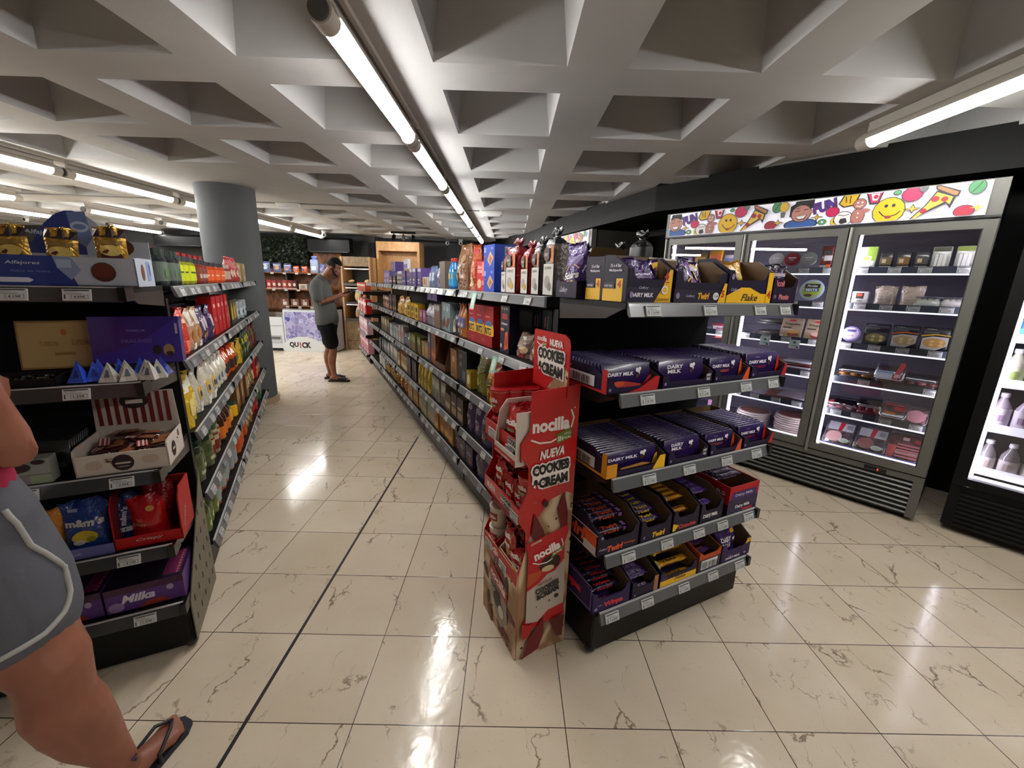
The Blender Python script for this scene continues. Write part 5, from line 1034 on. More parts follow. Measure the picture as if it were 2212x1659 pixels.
# top tier: three lidded cups in a red carton at the rear, tall bags in an open white carton in front
at_disp('cookie_carton', M(tray(.10, .19, .12, .075, RED, [('t', 'nocilla', .5, .5, .24, {'w': .7, 'b': .03}, NW)], inner='#d8cdc2'), 'cookie_carton'), -.286, .415, .8545, 'red cardboard carton holding lidded cups on the top tier', 'display box')
for i in range(3): at_disp('cookie_cup', CUP, -.28 + .0, .0, 0, f'x', 'cup').location if False else None
for r_ in range(2):
    for i in range(2 if r_ else 1): pass
for i in range(3): at_disp('cookie_cup', CUP, -.278 + .062 * i, .445 - .012 * i if i < 3 else 0, .975, f'{ORD[i]} red lidded cup from the aisle edge of the red display', 'biscuit cup', 'lidded cups on the red display')
for i in range(3): at_disp('cookie_cup', CUP, -.278 + .062 * i, .415, .862, f'{ORD[i]} lower lidded cup from the aisle edge inside the red carton', 'biscuit cup', 'lower cups on the red display')
li = [('p', [(.0, .08), (.55, .05), (.88, .35), (.90, .62), (.62, .86), (.0, 1.0)], '#3a1410'), ('r', .0, .18, .10, .55, '#5a3a30')]
wc = tray(.185, .185, .205, .04, '#cdc0b4', [('r', 0, .0, 1, .55, RED), ('t', 'nocilla', .42, .22, .2, {'w': .7, 'b': .03}, NW), ('t', 'COOKIES', .88, .2, .1, {'w': .2, 'b': .03}, '#2a1c18')], [], inner='#d8cdc2', hs=.205, step=.02)
wc.prism([(0, 0), (.18, 0), (.18, .205), (0, .205)], .003, card('#cdc0b4'), axis=0, o=.0925)
art(wc, on_right(.0957, .0925), .185, .205, [('p', [(.16, .24), (.22, .14), (.98, .12), (.98, .82), (.70, .80), (.40, .66), (.20, .44)], '#2a0f0c')])
at_disp('cookie_carton', M(wc, 'cookie_carton'), -.308, .245, .8545, 'open white and red carton of tall cookie bags on the top tier', 'display box')
for i in range(8):
    at_disp('cookie_bag', cookie_bag('big', i) if i < 3 else bpy.data.meshes['cookie_bag'], -.276 + .026 * (i // 2) * 1.0 + .0, .285 - .085 * (i % 2), .865, f'{ORD[i]} tall red cookie bag from the aisle in the white carton', 'biscuit bag', 'tall cookie bags on the red display', rz=R(rnd.uniform(-8, 8)), rot=(R(-4), 0))
# middle tier
at_disp('cookie_carton', M(tray(.31, .17, .10, .055, RED, [('t', 'nocilla', .22, .45, .5, {'w': .3, 'b': .03}, NW), ('t', 'MiNi', .62, .3, .3, {'w': .16, 'b': .05}, NW), ('e', .70, .8, .07, .3, '#e0a018'), ('t', '1€', .70, .8, .3, {'w': .06, 'b': .04}, '#8a3a10')], inner='#a3141a'), 'cookie_carton'), -.268, .307, .6045, 'low red carton of small cookie bags on the middle tier', 'display box')
for i in range(6):
    at_disp('cookie_bag', cookie_bag('mini', 20 + i) if i < 2 else bpy.data.meshes['cookie_bag.%03d' % 3], -.262 + .05 * (i // 3), .40 - .10 * (i % 3), .612 + (.03 if i % 3 == 0 else .0), f'{ORD[i]} small red cookie bag from the rear of the middle tier', 'biscuit bag', 'small cookie bags on the middle tier', rz=R(rnd.uniform(-10, 10)))
at_disp('cookie_cup', CUP, -.27, .185, .70, 'red cup standing on the end of the middle tier', 'biscuit cup')
at_disp('cookie_cup', CUP, -.262, .182, .609, 'red cup lying low at the end of the middle tier', 'biscuit cup')
# lowest tier
at_disp('cookie_carton', M(tray(.17, .17, .12, .07, '#c9b894', [('p', [(0, 0), (.75, 0), (.72, 1), (0, 1)], RED), ('t', 'nocilla', .3, .45, .3, {'w': .5, 'b': .03}, NW), ('e', .84, .8, .12, .2, '#e0a018'), ('t', '1€', .84, .8, .2, {'w': .14, 'b': .04}, '#8a3a10'), ('t', 'MiNi', .84, .4, .16, {'w': .2, 'b': .04}, '#b3161c')], inner='#b8ab90'), 'cookie_carton'), -.2865, .232, .3445, 'cream sided carton of small cookie bags on the lowest tier', 'display box')
for i in range(4):
    at_disp('cookie_bag', bpy.data.meshes['cookie_bag.%03d' % 3], -.276 + .05 * (i // 2), .27 - .075 * (i % 2), .355 + .05 * (i % 2 == 0), f'{ORD[i]} small red cookie bag from the rear of the lowest tier', 'biscuit bag', 'small cookie bags on the lowest tier', rz=R(rnd.uniform(-10, 10)))
at_disp('cookie_carton', M(tray(.10, .17, .09, .06, RED, [('t', 'nocilla', .5, .5, .3, {'w': .8, 'b': .03}, NW)], inner='#a3141a'), 'cookie_carton'), -.2865, .412, .3445, 'red carton of cream cups at the rear of the lowest tier', 'display box')
CUPC = MB(); CUPC.lathe([(.034, 0), (.042, .088), (.044, .09), (.044, .098), (.040, .0985)], [mat('#c9b8a8', .4), mat('#e6dcd4', .4), mat('#c9b8a8', .3), mat('#c9b8a8', .3)], (0, .042, 0), 20); art(CUPC, lambda u, v, k: ((.041 + .0006 * k) * math.sin(u / .041), .042 - (.041 + .0006 * k) * math.cos(u / .041), .02 + v), .085, .055, [('r', .05, .3, .95, .95, '#a3221c'), ('t', 'nocilla', .5, .62, .3, {'w': .76, 'b': .03}, NW)]); CUPC = CUPC.mesh('cream_cup')
for i in range(2): at_disp('cream_cup', CUPC, -.284, .42, .352 + .1 * i, ('lower' if i == 0 else 'upper') + ' cream and red cup at the rear of the lowest tier', 'biscuit cup', 'cream cups on the red display')

# ================================================================ GOODS ALONG THE AISLE
COLN = {}
def run(side, z, b0, b1, n, me_fn, label, cat, name, where, a=None, jit=2, zoff=.0005, depth=.012, group=None, variants=1, reverse=True, rotx=0):
    """n items along the aisle between b0 (near) and b1 (far), fronts just behind the rail."""
    ms = [me_fn(k) for k in range(variants)]
    for i in range(n):
        bb = b0 + (b1 - b0) * (i + .5) / n; aa = a if a is not None else (depth if side == 'L' else -1.455 - depth)
        lb = f'{label}, {where}' if n == 1 else f'{ORD[i]} {label} from the near end, {where}'
        aa += rnd.uniform(0, .022) * (1 if side == 'L' else -1); p = G(aa, bb, z + zoff); m_ = ms[i % variants]; pt = ()
        if isinstance(m_, tuple): m_, pt = m_
        put(name, m_, p, 0, lb, cat, group or (None if n == 1 else f'{label}s, {where}'), rot=(R(rotx), 0, FACE[side] + R(rnd.uniform(-jit, jit))), parts=pt)
# face artwork kits
def a_pic(c1, c2, t='', tc=WHT, bg=None):      # brand at the top, picture below
    o = [('r', 0, 0, 1, 1, bg)] if bg else []
    if t: o.append(('t', t, .5, .78, .13, {'w': .76, 'b': .03}, tc))
    return o + [('e', .5, .36, .34, .22, c1), ('e', .58, .30, .2, .13, c2), ('r', .1, .60, .6, .64, tc)]
def a_band(c, c2=None, t='', tc='#1c1c1c'):
    o = [('r', 0, .35, 1, .70, c)]
    if c2: o += [('r', .1, .08, .9, .28, c2)]
    if t: o.append(('t', t, .5, .52, .16, {'w': .8, 'b': .03}, tc))
    return o
def cbox(w, h, d, col, items, **k): return lambda v: M(carton(w, d, h, col, items, **k), 'goods_box')
def cpouch(w, h, d, col, items, **k): return lambda v: M(pouch(w, d, h, col, items, seed=v * 3 + int(w * 1000), **k), 'goods_bag')
def capped(b, nm): return (M(b, nm), [('lid' if 'jar' in nm else 'bottle_cap', b.cap.mesh('lid'))])
def cjar(r, h, col, cap, band, **k): return lambda v: capped(jar(r, h, col, cap, band, **k), 'goods_jar')
def ccan(r, h, col, items, **k): return lambda v: M(can(r, h, col, items, **k), 'goods_can')
def cbot(r, h, col, cap, band): return lambda v: capped(bottle(r, h, col, cap, band), 'goods_bottle')
def cloaf(w, h, d, col, items, kcol=None): return lambda v: M(loaf(w, d, h, col, items, kcol=kcol, seed=v), 'bread_bag')
NAMES = {'box': 'carton', 'bag': 'bag', 'jar': 'jar', 'can': 'can', 'bottle': 'bottle', 'bread': 'bread_bag'}
def row(side, z, b0, where, specs, depth=.012, gap=.004, off_a=None, rotx=0, jit=2):
    b = b0
    for spec in specs:
        if isinstance(spec, (int, float)): b += spec; continue
        wdt, n, fn, label, cat, nm = spec[:6]; k = spec[6] if len(spec) > 6 else {}
        run(side, z + k.get('dz', 0), b, b + wdt * n, n, fn, label, cat, nm, where, depth=k.get('depth', depth), jit=k.get('jit', jit), variants=k.get('v', 1), rotx=k.get('rx', rotx))
        b += wdt * n
LS = ['top shelf', 'second shelf', 'third shelf', 'fourth shelf', 'bottom shelf']
WC = lambda k: f'centre aisle {LS[k]}'
WG = lambda k: f'grocery {LS[k]}'
# ---------------- centre aisle, top shelf
arr = lambda t, band: [('r', .1, .02, .92, .60, '#c2bdb6'), ('t', t, .48, .52, .06, {'w': .55}, '#4a443e'), ('e', .42, .26, .22, .12, '#9a9284'), ('e', .62, .18, .16, .08, '#b9942c' if band else '#6f6a62'), ('r', .72, .62, .92, .92, '#b8641c'), ('e', .34, .78, .24, .13, '#4a2a24'), ('t', 'KRAY', .34, .77, .06, {'w': .3}, '#c9c0b8')] + ([('e', .42, .68, .14, .05, '#4a7a4a')] if band else [])
row('L', SH[0], .485, WC(0), [
    (.118, 1, cloaf(.10, .285, .075, '#6a625c', arr('QUINOA', 0), '#17151a'), 'grey quinoa cracker bag with black knotted top', 'cracker bag', 'cracker_bag'),
    (.105, 1, cloaf(.085, .255, .075, '#4a4248', arr('QUINOA', 0), '#1a181c'), 'darker quinoa cracker bag beside the grey one', 'cracker bag', 'cracker_bag'),
    (.105, 1, cloaf(.088, .245, .075, '#8a1216', arr('ARROZ', 1), '#7a0f14'), 'narrow dark red rice cracker bag', 'cracker bag', 'cracker_bag'),
    (.150, 1, cloaf(.125, .265, .085, '#8e1418', arr('ARROZ', 1), '#6a0d12'), 'wide dark red arroz cracker bag', 'cracker bag', 'cracker_bag'),
    (.08, 1, cloaf(.066, .225, .06, '#565058', arr('MAIZ', 0), '#6a1014'), 'slim grey cracker bag beside the blue cartons', 'cracker bag', 'cracker_bag')])
tuc = [('p', [(.62, .10), (.92, .45), (.62, .72), (.35, .36)], '#c49a5c'), ('p', [(.62, .2), (.8, .42), (.62, .56), (.48, .36)], '#9a5a34'), ('r', .06, .68, .24, .9, '#7f97d0'), ('r', .7, .78, .9, .9, '#5a74c0'), ('r', .04, .5, .3, .54, '#a83a4a')]
for k in range(2):
    b = carton(.155, .155, .128, '#1c3fa8', tuc, sitems=[('r', .40, .55, .80, .92, '#b9bcc6')] + bars(.42, .62, .78, .9, 10, '#3a3a44', '#b9bcc6'))
    put('cracker_carton', M(b, 'cracker_carton'), G(.010, 1.175, SH[0] + .0005 + k * .129), FACE['L'], ('lower' if k == 0 else 'upper') + ' of two stacked blue cracker cartons on the centre aisle top shelf', 'cracker carton', 'stacked blue cracker cartons')
sal = [('t', 'SALA', .4, .80, .11, {'w': .5, 'b': .05}, '#e6b0a8'), ('t', 'DITAS', .4, .66, .11, {'w': .55, 'b': .05}, '#e6b0a8'), ('r', .68, .5, .95, .95, '#d8787a'), ('e', .36, .24, .26, .16, '#c9a284'), ('r', .7, .2, .92, .34, '#d8787a')]
row('L', SH[0], 1.275, WC(0), [
    (.16, 1, cbox(.135, .175, .07, '#b8141c', sal), 'red saladitas carton', 'cracker carton', 'cracker_carton'),
    (.14, 1, cpouch(.13, .27, .085, '#a8421c', [('p', [(.1, .5), (.5, .85), (.9, .6), (.6, .4)], '#c9764a'), ('e', .4, .2, .3, .12, '#c9a07a'), ('r', .1, .86, .9, .95, '#a8141c')]), 'tall orange and red snack bag', 'snack bag', 'snack_bag'),
    (.27, 1, cpouch(.245, .285, .11, '#7a5230', [('p', [(.02, .55), (.5, .62), (.48, .98), (.1, .98)], '#b9aca0'), ('e', .3, .26, .24, .14, '#5e2c1c'), ('e', .3, .27, .17, .09, '#cbbcae'), ('p', [(.55, .1), (.95, .1), (.9, .8), (.6, .6)], '#5a3218'), ('e', .7, .7, .16, .1, '#8a6a4a')]), 'large brown and silver crisp bag', 'crisp bag', 'crisp_bag'),
    (.085, 2, cbot(.032, .215, '#2a78b8', '#c0242a', (.1, .55, '#2f8cc0', [('r', .3, .5, .7, .9, '#cfa24a')])), 'blue drink bottle with red cap', 'bottle', 'drink_bottle'),
    .03,
    (.17, 1, cbox(.15, .20, .08, '#6a5e50', []), 'plain brown back of a cardboard display', 'display box', 'display_carton'),
    (.14, 1, cpouch(.12, .19, .07, '#5a4a84', [('p', [(.1, .1), (.9, .1), (.6, .4)], '#c0303a'), ('e', .5, .6, .3, .2, '#b9b0c4')]), 'lilac biscuit bag with a red corner', 'biscuit bag', 'biscuit_bag'),
    (.125, 2, cpouch(.11, .165, .07, '#5a6a84', [('e', .5, .5, .3, .22, '#a8b4c4'), ('r', .2, .8, .8, .98, '#2a4a90')]), 'clear blue topped sweet bag', 'sweet bag', 'sweet_bag'),
    (.20, 1, cbox(.18, .085, .06, '#c2bcb4', [('r', 0, .0, .3, 1, '#c9981c'), ('r', .33, .2, .5, .8, '#8a1c22'), ('e', .75, .5, .13, .36, '#c07a3a')]), 'low white carton with a yellow end', 'biscuit carton', 'biscuit_carton'),
    (.16, 3, cbox(.145, .165, .09, '#4f3a78', [('r', .1, .80, .9, .98, '#c9c6cc'), ('r', .15, .3, .6, .4, '#c9c6cc'), ('r', .15, .15, .6, .22, '#b8b4c0'), ('e', .75, .4, .15, .14, '#5a2a22')]), 'purple carton with white stripes', 'biscuit carton', 'biscuit_carton'),
    (.20, 2, cbox(.18, .15, .10, '#3a2468', [('t', 'Milka', .5, .72, .18, {'w': .6, 's': .3, 'b': .03}, '#a82a5a'), ('t', 'Brownie', .5, .3, .16, {'w': .6, 'b': .03}, '#c9c4d0')]), 'purple milka carton with pink lettering', 'biscuit carton', 'biscuit_carton'),
    (.12, 3, cjar(.045, .15, '#8f8f8c', '#c9c9c6', (.2, .75, '#a9a59c', [('r', .2, .3, .8, .6, '#4a3a30')])), 'glass jar with pale lid', 'jar', 'glass_jar'),
    (.2, 2, cbox(.17, .10, .09, '#35201c', [('r', 0, .3, 1, .5, '#b9a48a'), ('r', .2, .6, .8, .8, '#8a5a3a')]), 'brown biscuit carton', 'biscuit carton', 'biscuit_carton'),
    (.22, 2, cbox(.20, .17, .1, '#6a5a8a', [('r', .1, .5, .9, .8, '#8f80ac'), ('e', .4, .25, .2, .14, '#b9b0c4')]), 'lilac carton near the far tip', 'biscuit carton', 'biscuit_carton')])
put('biscuit_carton', M(carton(.24, .1, .11, '#37215e', [('r', .2, .3, .5, .7, '#6a4a9a'), ('r', .9, 0, 1, 1, '#9a98a4')]), 'biscuit_carton'), G(.02, 4.15, SH[0] + .1515), FACE['L'], 'dark purple carton lying on top of the milka cartons', 'biscuit carton')
put('biscuit_carton', M(carton(.19, .03, .1, '#c2bcc4', [('r', .05, .1, .95, .5, '#5a4a84')]), 'biscuit_carton'), G(.02, 3.45, SH[0] + .1662), FACE['L'], 'white topped carton lying on the striped purple cartons', 'biscuit carton')
# ---------------- second shelf
ritz = [('e', .5, .52, .36, .13, '#2a6a9a'), ('p', [(.08, .28), (.95, .24), (.95, .50), (.08, .52)], '#e0b91c'), ('t', 'RITZ', .5, .38, .17, {'w': .8, 'b': .05}, '#1a1a2a'), ('e', .93, .38, .16, .18, '#d89a28'), ('e', .4, .2, .28, .055, '#1c1512'), ('t', 'ORIGINAL', .42, .74, .03, {'w': .5}, '#e0a8a0')]
for i in range(3):
    put('cracker_carton', M(carton(.136, .06, .235, '#9c1016', ritz), 'cracker_carton') if i == 0 else bpy.data.meshes['ritz'], G(.022, 1.195 + .139 * i, SH[1] + .005), FACE['L'], f'{ORD[i]} red ritz carton from the near end, centre aisle second shelf', 'cracker carton', 'ritz cartons')
    if i == 0: [m for m in bpy.data.meshes if m.name.startswith('cracker_carton')][-1].name = 'ritz'
put('display_tray', M(tray(.425, .10, .10, .068, '#8e1216', [('t', 'RITZ', .25, .5, .3, {'w': .12, 'b': .03}, '#b0484a'), ('t', 'RITZ', .7, .5, .3, {'w': .12, 'b': .03}, '#b0484a')], inner='#5a1012'), 'display_tray'), G(.014, 1.334, SH[1] + .0005), FACE['L'], 'dark red cardboard tray holding the ritz cartons', 'display tray')
chq = [('r', 0, .0, 1, 1, '#161430'), *[('p', [(.12 + .26 * i, .96), (.28 + .26 * i, .96), (.20 + .26 * i, .90)], '#c9b078') for i in range(3)], ('p', [(.2, .72), (.85, .72), (.8, .84), (.25, .84)], '#a8242a'), ('t', 'Chispitas', .5, .62, .06, {'w': .66, 's': .2}, WHT), ('p', [(.5, .05), (.98, .12), (.9, .48), (.62, .44)], '#c4562a'), ('p', [(.6, .14), (.88, .2), (.82, .4), (.66, .36)], '#a8341c'), ('e', .3, .5, .22, .03, '#b9884a'), ('e', .2, .14, .1, .05, '#cfc4b4')]
specs = [(.15, 1, cpouch(.14, .115, .09, '#8a7468', [('r', .0, 0, 1, .28, '#7a1420'), ('p', [(.35, .45), (.8, .5), (.72, .95), (.4, .9)], '#c9c4bc'), ('e', .75, .35, .2, .16, '#cfae84'), ('e', .25, .6, .16, .2, '#3a1c18')]), 'dark red and white flatbread packet', 'bread pack', 'flatbread_pack', {'depth': .03}),
    (.15, 1, cpouch(.14, .12, .09, '#8a7468', [('r', .0, 0, 1, .28, '#7a1420'), ('p', [(.35, .45), (.8, .5), (.72, .95), (.4, .9)], '#c9c4bc'), ('e', .75, .35, .2, .16, '#cfae84')]), 'second dark red flatbread packet', 'bread pack', 'flatbread_pack', {'depth': .03}),
    .015,
    (.130, 1, cbox(.115, .255, .06, '#191734', chq), 'tall dark navy carton with a red pizza slice', 'snack carton', 'snack_carton', {'depth': .012})]
row('L', SH[1], .60, WC(1), specs)
nav = [('r', .30, .62, .42, .84, '#8a3c38'), ('l', [(.64, .60), (.64, .86)], .02, '#6c8088'), ('r', .45, .08, .56, .54, '#66727c')]
for i in range(4): put('snack_carton', M(carton(.098, .06, .25, '#10121c', nav), 'snack_carton') if i == 0 else bpy.data.meshes['navy'], G(.17, .56 + .108 * i, SH[1] + .0005), FACE['L'], f'{ORD[i]} black carton from the near end behind the flatbread packets', 'snack carton', 'black cartons behind the flatbread') if i else setattr(put('snack_carton', M(carton(.098, .06, .25, '#10121c', nav), 'navy'), G(.17, .56, SH[1] + .0005), FACE['L'], 'first black carton from the near end behind the flatbread packets', 'snack carton', 'black cartons behind the flatbread').data, 'name', 'navy')
stick = [('l', [(.2 + .12 * i, .35), (.24 + .1 * i, .98)], .03, '#c9802a' if i % 2 else '#8a4a1c') for i in range(6)] + [('r', .05, .30, .95, .62, '#5a5a8a'), ('r', .1, .34, .8, .44, '#c9b4a0'), ('r', .1, .1, .6, .24, '#b9a48f')]
row('L', SH[1], 1.63, WC(1), [
    (.085, 2, cpouch(.08, .215, .05, '#a8682c', stick), 'breadstick bag', 'breadstick bag', 'breadstick_bag'),
    (.13, 1, cpouch(.12, .17, .07, '#3a3448', [('e', .45, .35, .3, .3, '#c9bcaa'), ('e', .5, .25, .2, .12, '#a8743c')]), 'dark biscuit bag with a cream swirl', 'biscuit bag', 'biscuit_bag'),
    (.13, 2, cbox(.125, .215, .08, '#7a8e90', [('p', [(.05, .2), (.55, .5), (.95, .5), (.9, .35), (.4, .08)], '#6a3420'), ('e', .5, .8, .2, .1, '#a4b4b4')]), 'grey green chocolate carton', 'biscuit carton', 'biscuit_carton'),
    (.10, 2, cbox(.095, .19, .07, '#77605a', [('p', [(.2, .05), (.9, .1), (.8, .6), (.4, .5)], '#7a5238'), ('r', .1, .75, .9, .95, '#a8a4a8')]), 'brown and grey carton', 'biscuit carton', 'biscuit_carton'),
    (.16, 2, cpouch(.15, .17, .08, '#8a848c', [('e', .5, .3, .35, .2, '#3a343c'), ('r', .1, .6, .9, .8, '#c9c4cc'), ('p', [(.1, .8), (.5, .95), (.9, .8)], '#3a1a22')]), 'silver and black sweet bag', 'sweet bag', 'sweet_bag'),
    (.11, 2, cbox(.10, .11, .07, '#9a5a7a', [('r', .1, .4, .9, .8, '#b98aa8')]), 'small pink carton', 'biscuit carton', 'biscuit_carton'),
    (.13, 4, cbox(.115, .15, .07, '#c9a012', [('r', .2, .5, .8, .8, '#2a2012'), ('e', .5, .25, .3, .15, '#5a2c14')]), 'yellow and black carton', 'biscuit carton', 'biscuit_carton'),
    .06,
    (.27, 2, cpouch(.25, .19, .1, '#c29212', [('t', 'MiniBreak', .5, .74, .12, {'w': .8, 'b': .03}, '#2a3a20'), ('e', .4, .3, .3, .16, '#8a5a1c'), ('e', .7, .35, .2, .14, '#d8b83a'), ('r', .2, .86, .8, .98, '#a8241c')]), 'large yellow snack bag', 'snack bag', 'snack_bag'),
    (.12, 4, cbox(.105, .20, .07, '#2a2220', [('r', .1, .1, .9, .3, '#8a5a34'), ('r', .1, .6, .9, .8, '#6a3a2c')]), 'dark brown carton with a tan foot', 'biscuit carton', 'biscuit_carton'),
    (.14, 4, cbox(.12, .17, .07, '#5a2c24', [('e', .5, .3, .3, .2, '#b98a6a'), ('r', .1, .7, .9, .9, '#b9a49a')]), 'reddish brown carton by the far tip', 'biscuit carton', 'biscuit_carton')])
for i in range(2): put('biscuit_carton', M(carton(.15, .07, .10, '#4a3a66', [('t', 'Milka', .5, .5, .2, {'w': .5, 's': .3}, '#8f84a8')]), 'biscuit_carton'), G(.02 + .0, 2.36 + .16 * i, SH[1] + .216), FACE['L'], ('near' if i == 0 else 'far') + ' lilac carton lying high up on the brown cartons, centre aisle second shelf', 'biscuit carton', 'lilac cartons lying high')
# ---------------- third shelf
row('L', SH[2], .60, WC(2), [
    (.25, 1, cpouch(.22, .16, .10, '#4a1a14', [('e', .5, .4, .3, .2, '#8a3a1c'), ('r', .1, .7, .9, .9, '#5a2a1c')]), 'dark red crisp bag behind the cookie display', 'crisp bag', 'crisp_bag'),
    (.2, 1, cpouch(.18, .19, .09, '#7a241a', [('t', 'Lays', .5, .72, .16, {'w': .6, 's': .2}, '#cfc0b4'), ('e', .5, .3, .34, .18, '#b98a4a'), ('e', .62, .28, .2, .12, '#5a1c12')]), 'brown red crisp bag beside the cookie display', 'crisp bag', 'crisp_bag'),
    (.22, 1, cpouch(.20, .235, .11, '#c08a12', [('r', 0, .78, 1, 1, '#a8161c'), ('t', 'SALZ', .42, .55, .15, {'w': .5, 'b': .05}, '#2a1c10'), ('r', .3, .38, .8, .44, '#3a2a14'), *[('l', [(.55 + .08 * i, .3), (.6 + .1 * i, .75)], .02, '#8a3a14') for i in range(5)], ('p', [(.05, .05), (.6, .3), (.5, .02)], '#a8541c'), ('p', [(.35, .76), (.85, .80), (.8, .88), (.4, .84)], '#9aa4ac')]), 'yellow pretzel stick bag with a red top', 'snack bag', 'snack_bag'),
    (.20, 1, cpouch(.17, .27, .10, '#6f6a2c', [('e', .45, .38, .3, .16, '#8a8a2c'), ('e', .4, .3, .14, .1, '#b98a4a'), ('p', [(.55, .1), (.95, .2), (.9, .6), (.6, .5)], '#2f3a16'), ('p', [(.2, .6), (.8, .65), (.7, .98), (.3, .95)], '#a59c7c')]), 'shiny olive green snack bag with a silver top', 'snack bag', 'snack_bag'),
    (.12, 1, cbox(.09, .12, .07, '#8a701c', [('e', .5, .5, .3, .3, '#c9bfa0')]), 'small mustard carton', 'biscuit carton', 'biscuit_carton'),
    (.21, 1, cbox(.18, .235, .16, '#23272b', [('e', .3, .8, .14, .07, '#5a6064'), ('e', .3, .55, .14, .07, '#5a6064'), ('r', .5, .1, .9, .4, '#4a4f52'), ('l', [(.02, .98), (.98, .98)], .01, '#7a7f82')]), 'large dark grey carton with round emblems', 'snack carton', 'snack_carton'),
    (.17, 1, cbox(.155, .215, .16, '#8a6038', [('e', .5, .66, .2, .11, '#b99870'), ('r', .2, .12, .8, .34, '#6a4526')]), 'brown kraft carton with a round emblem', 'snack carton', 'snack_carton'),
    ])
row('L', SH[2], 2.05, WC(2), [
    (.30, 1, lambda v: M(tray(.28, .3, .27, .05, '#5a3a20', [], [], inner='#4a3018'), 'display_tray'), 'nearly empty brown cardboard tray', 'display tray', 'display_tray'),
    (.10, 2, cbox(.09, .26, .16, '#8a4a1c', [('r', .2, .5, .8, .9, '#5a2c14'), ('e', .5, .3, .3, .1, '#c9742a')]), 'narrow tall brown carton', 'biscuit carton', 'biscuit_carton'),
    (.10, 1, cbox(.09, .25, .1, '#46587a', [('r', .1, .1, .9, .5, '#8a3020'), ('r', .1, .7, .9, .9, '#7a94b8')]), 'narrow blue and brown carton', 'biscuit carton', 'biscuit_carton'),
    (.12, 2, cbox(.11, .15, .08, '#9a8458', [('e', .6, .4, .3, .3, '#c9961c'), ('t', '3', .6, .4, .3, {}, '#2a1c14')]), 'tan carton with a yellow disc', 'biscuit carton', 'biscuit_carton'),
    (.10, 5, cbox(.095, .17, .08, '#6a6c34', [('r', .1, .08, .9, .5, '#6a3a1c'), ('r', .1, .60, .9, .85, '#8f9a5a')]), 'olive green carton', 'biscuit carton', 'biscuit_carton'),
    (.09, 3, cjar(.038, .13, '#5f6a74', '#7a8a94', (.2, .8, '#6f7c88', [])), 'blue grey jar', 'jar', 'glass_jar'),
    (.14, 2, cbox(.12, .2, .07, '#b0aca6', [('e', .5, .5, .3, .22, '#b8521c'), ('r', .1, .82, .3, .98, '#b0261c')]), 'white carton with an orange disc', 'tea carton', 'tea_carton'),
    (.13, 5, cbox(.12, .16, .08, '#8f9490', [('r', .1, .6, .9, .7, '#4f6a64'), ('r', .3, .1, .7, .4, '#b4b8b4')]), 'pale grey carton', 'tea carton', 'tea_carton'),
    .1,
    (.12, 5, cbox(.11, .19, .08, '#6a5c44', [('r', .1, .5, .9, .9, '#a89870'), ('r', .2, .1, .8, .3, '#3a2c1c')]), 'dark and tan carton', 'tea carton', 'tea_carton')])
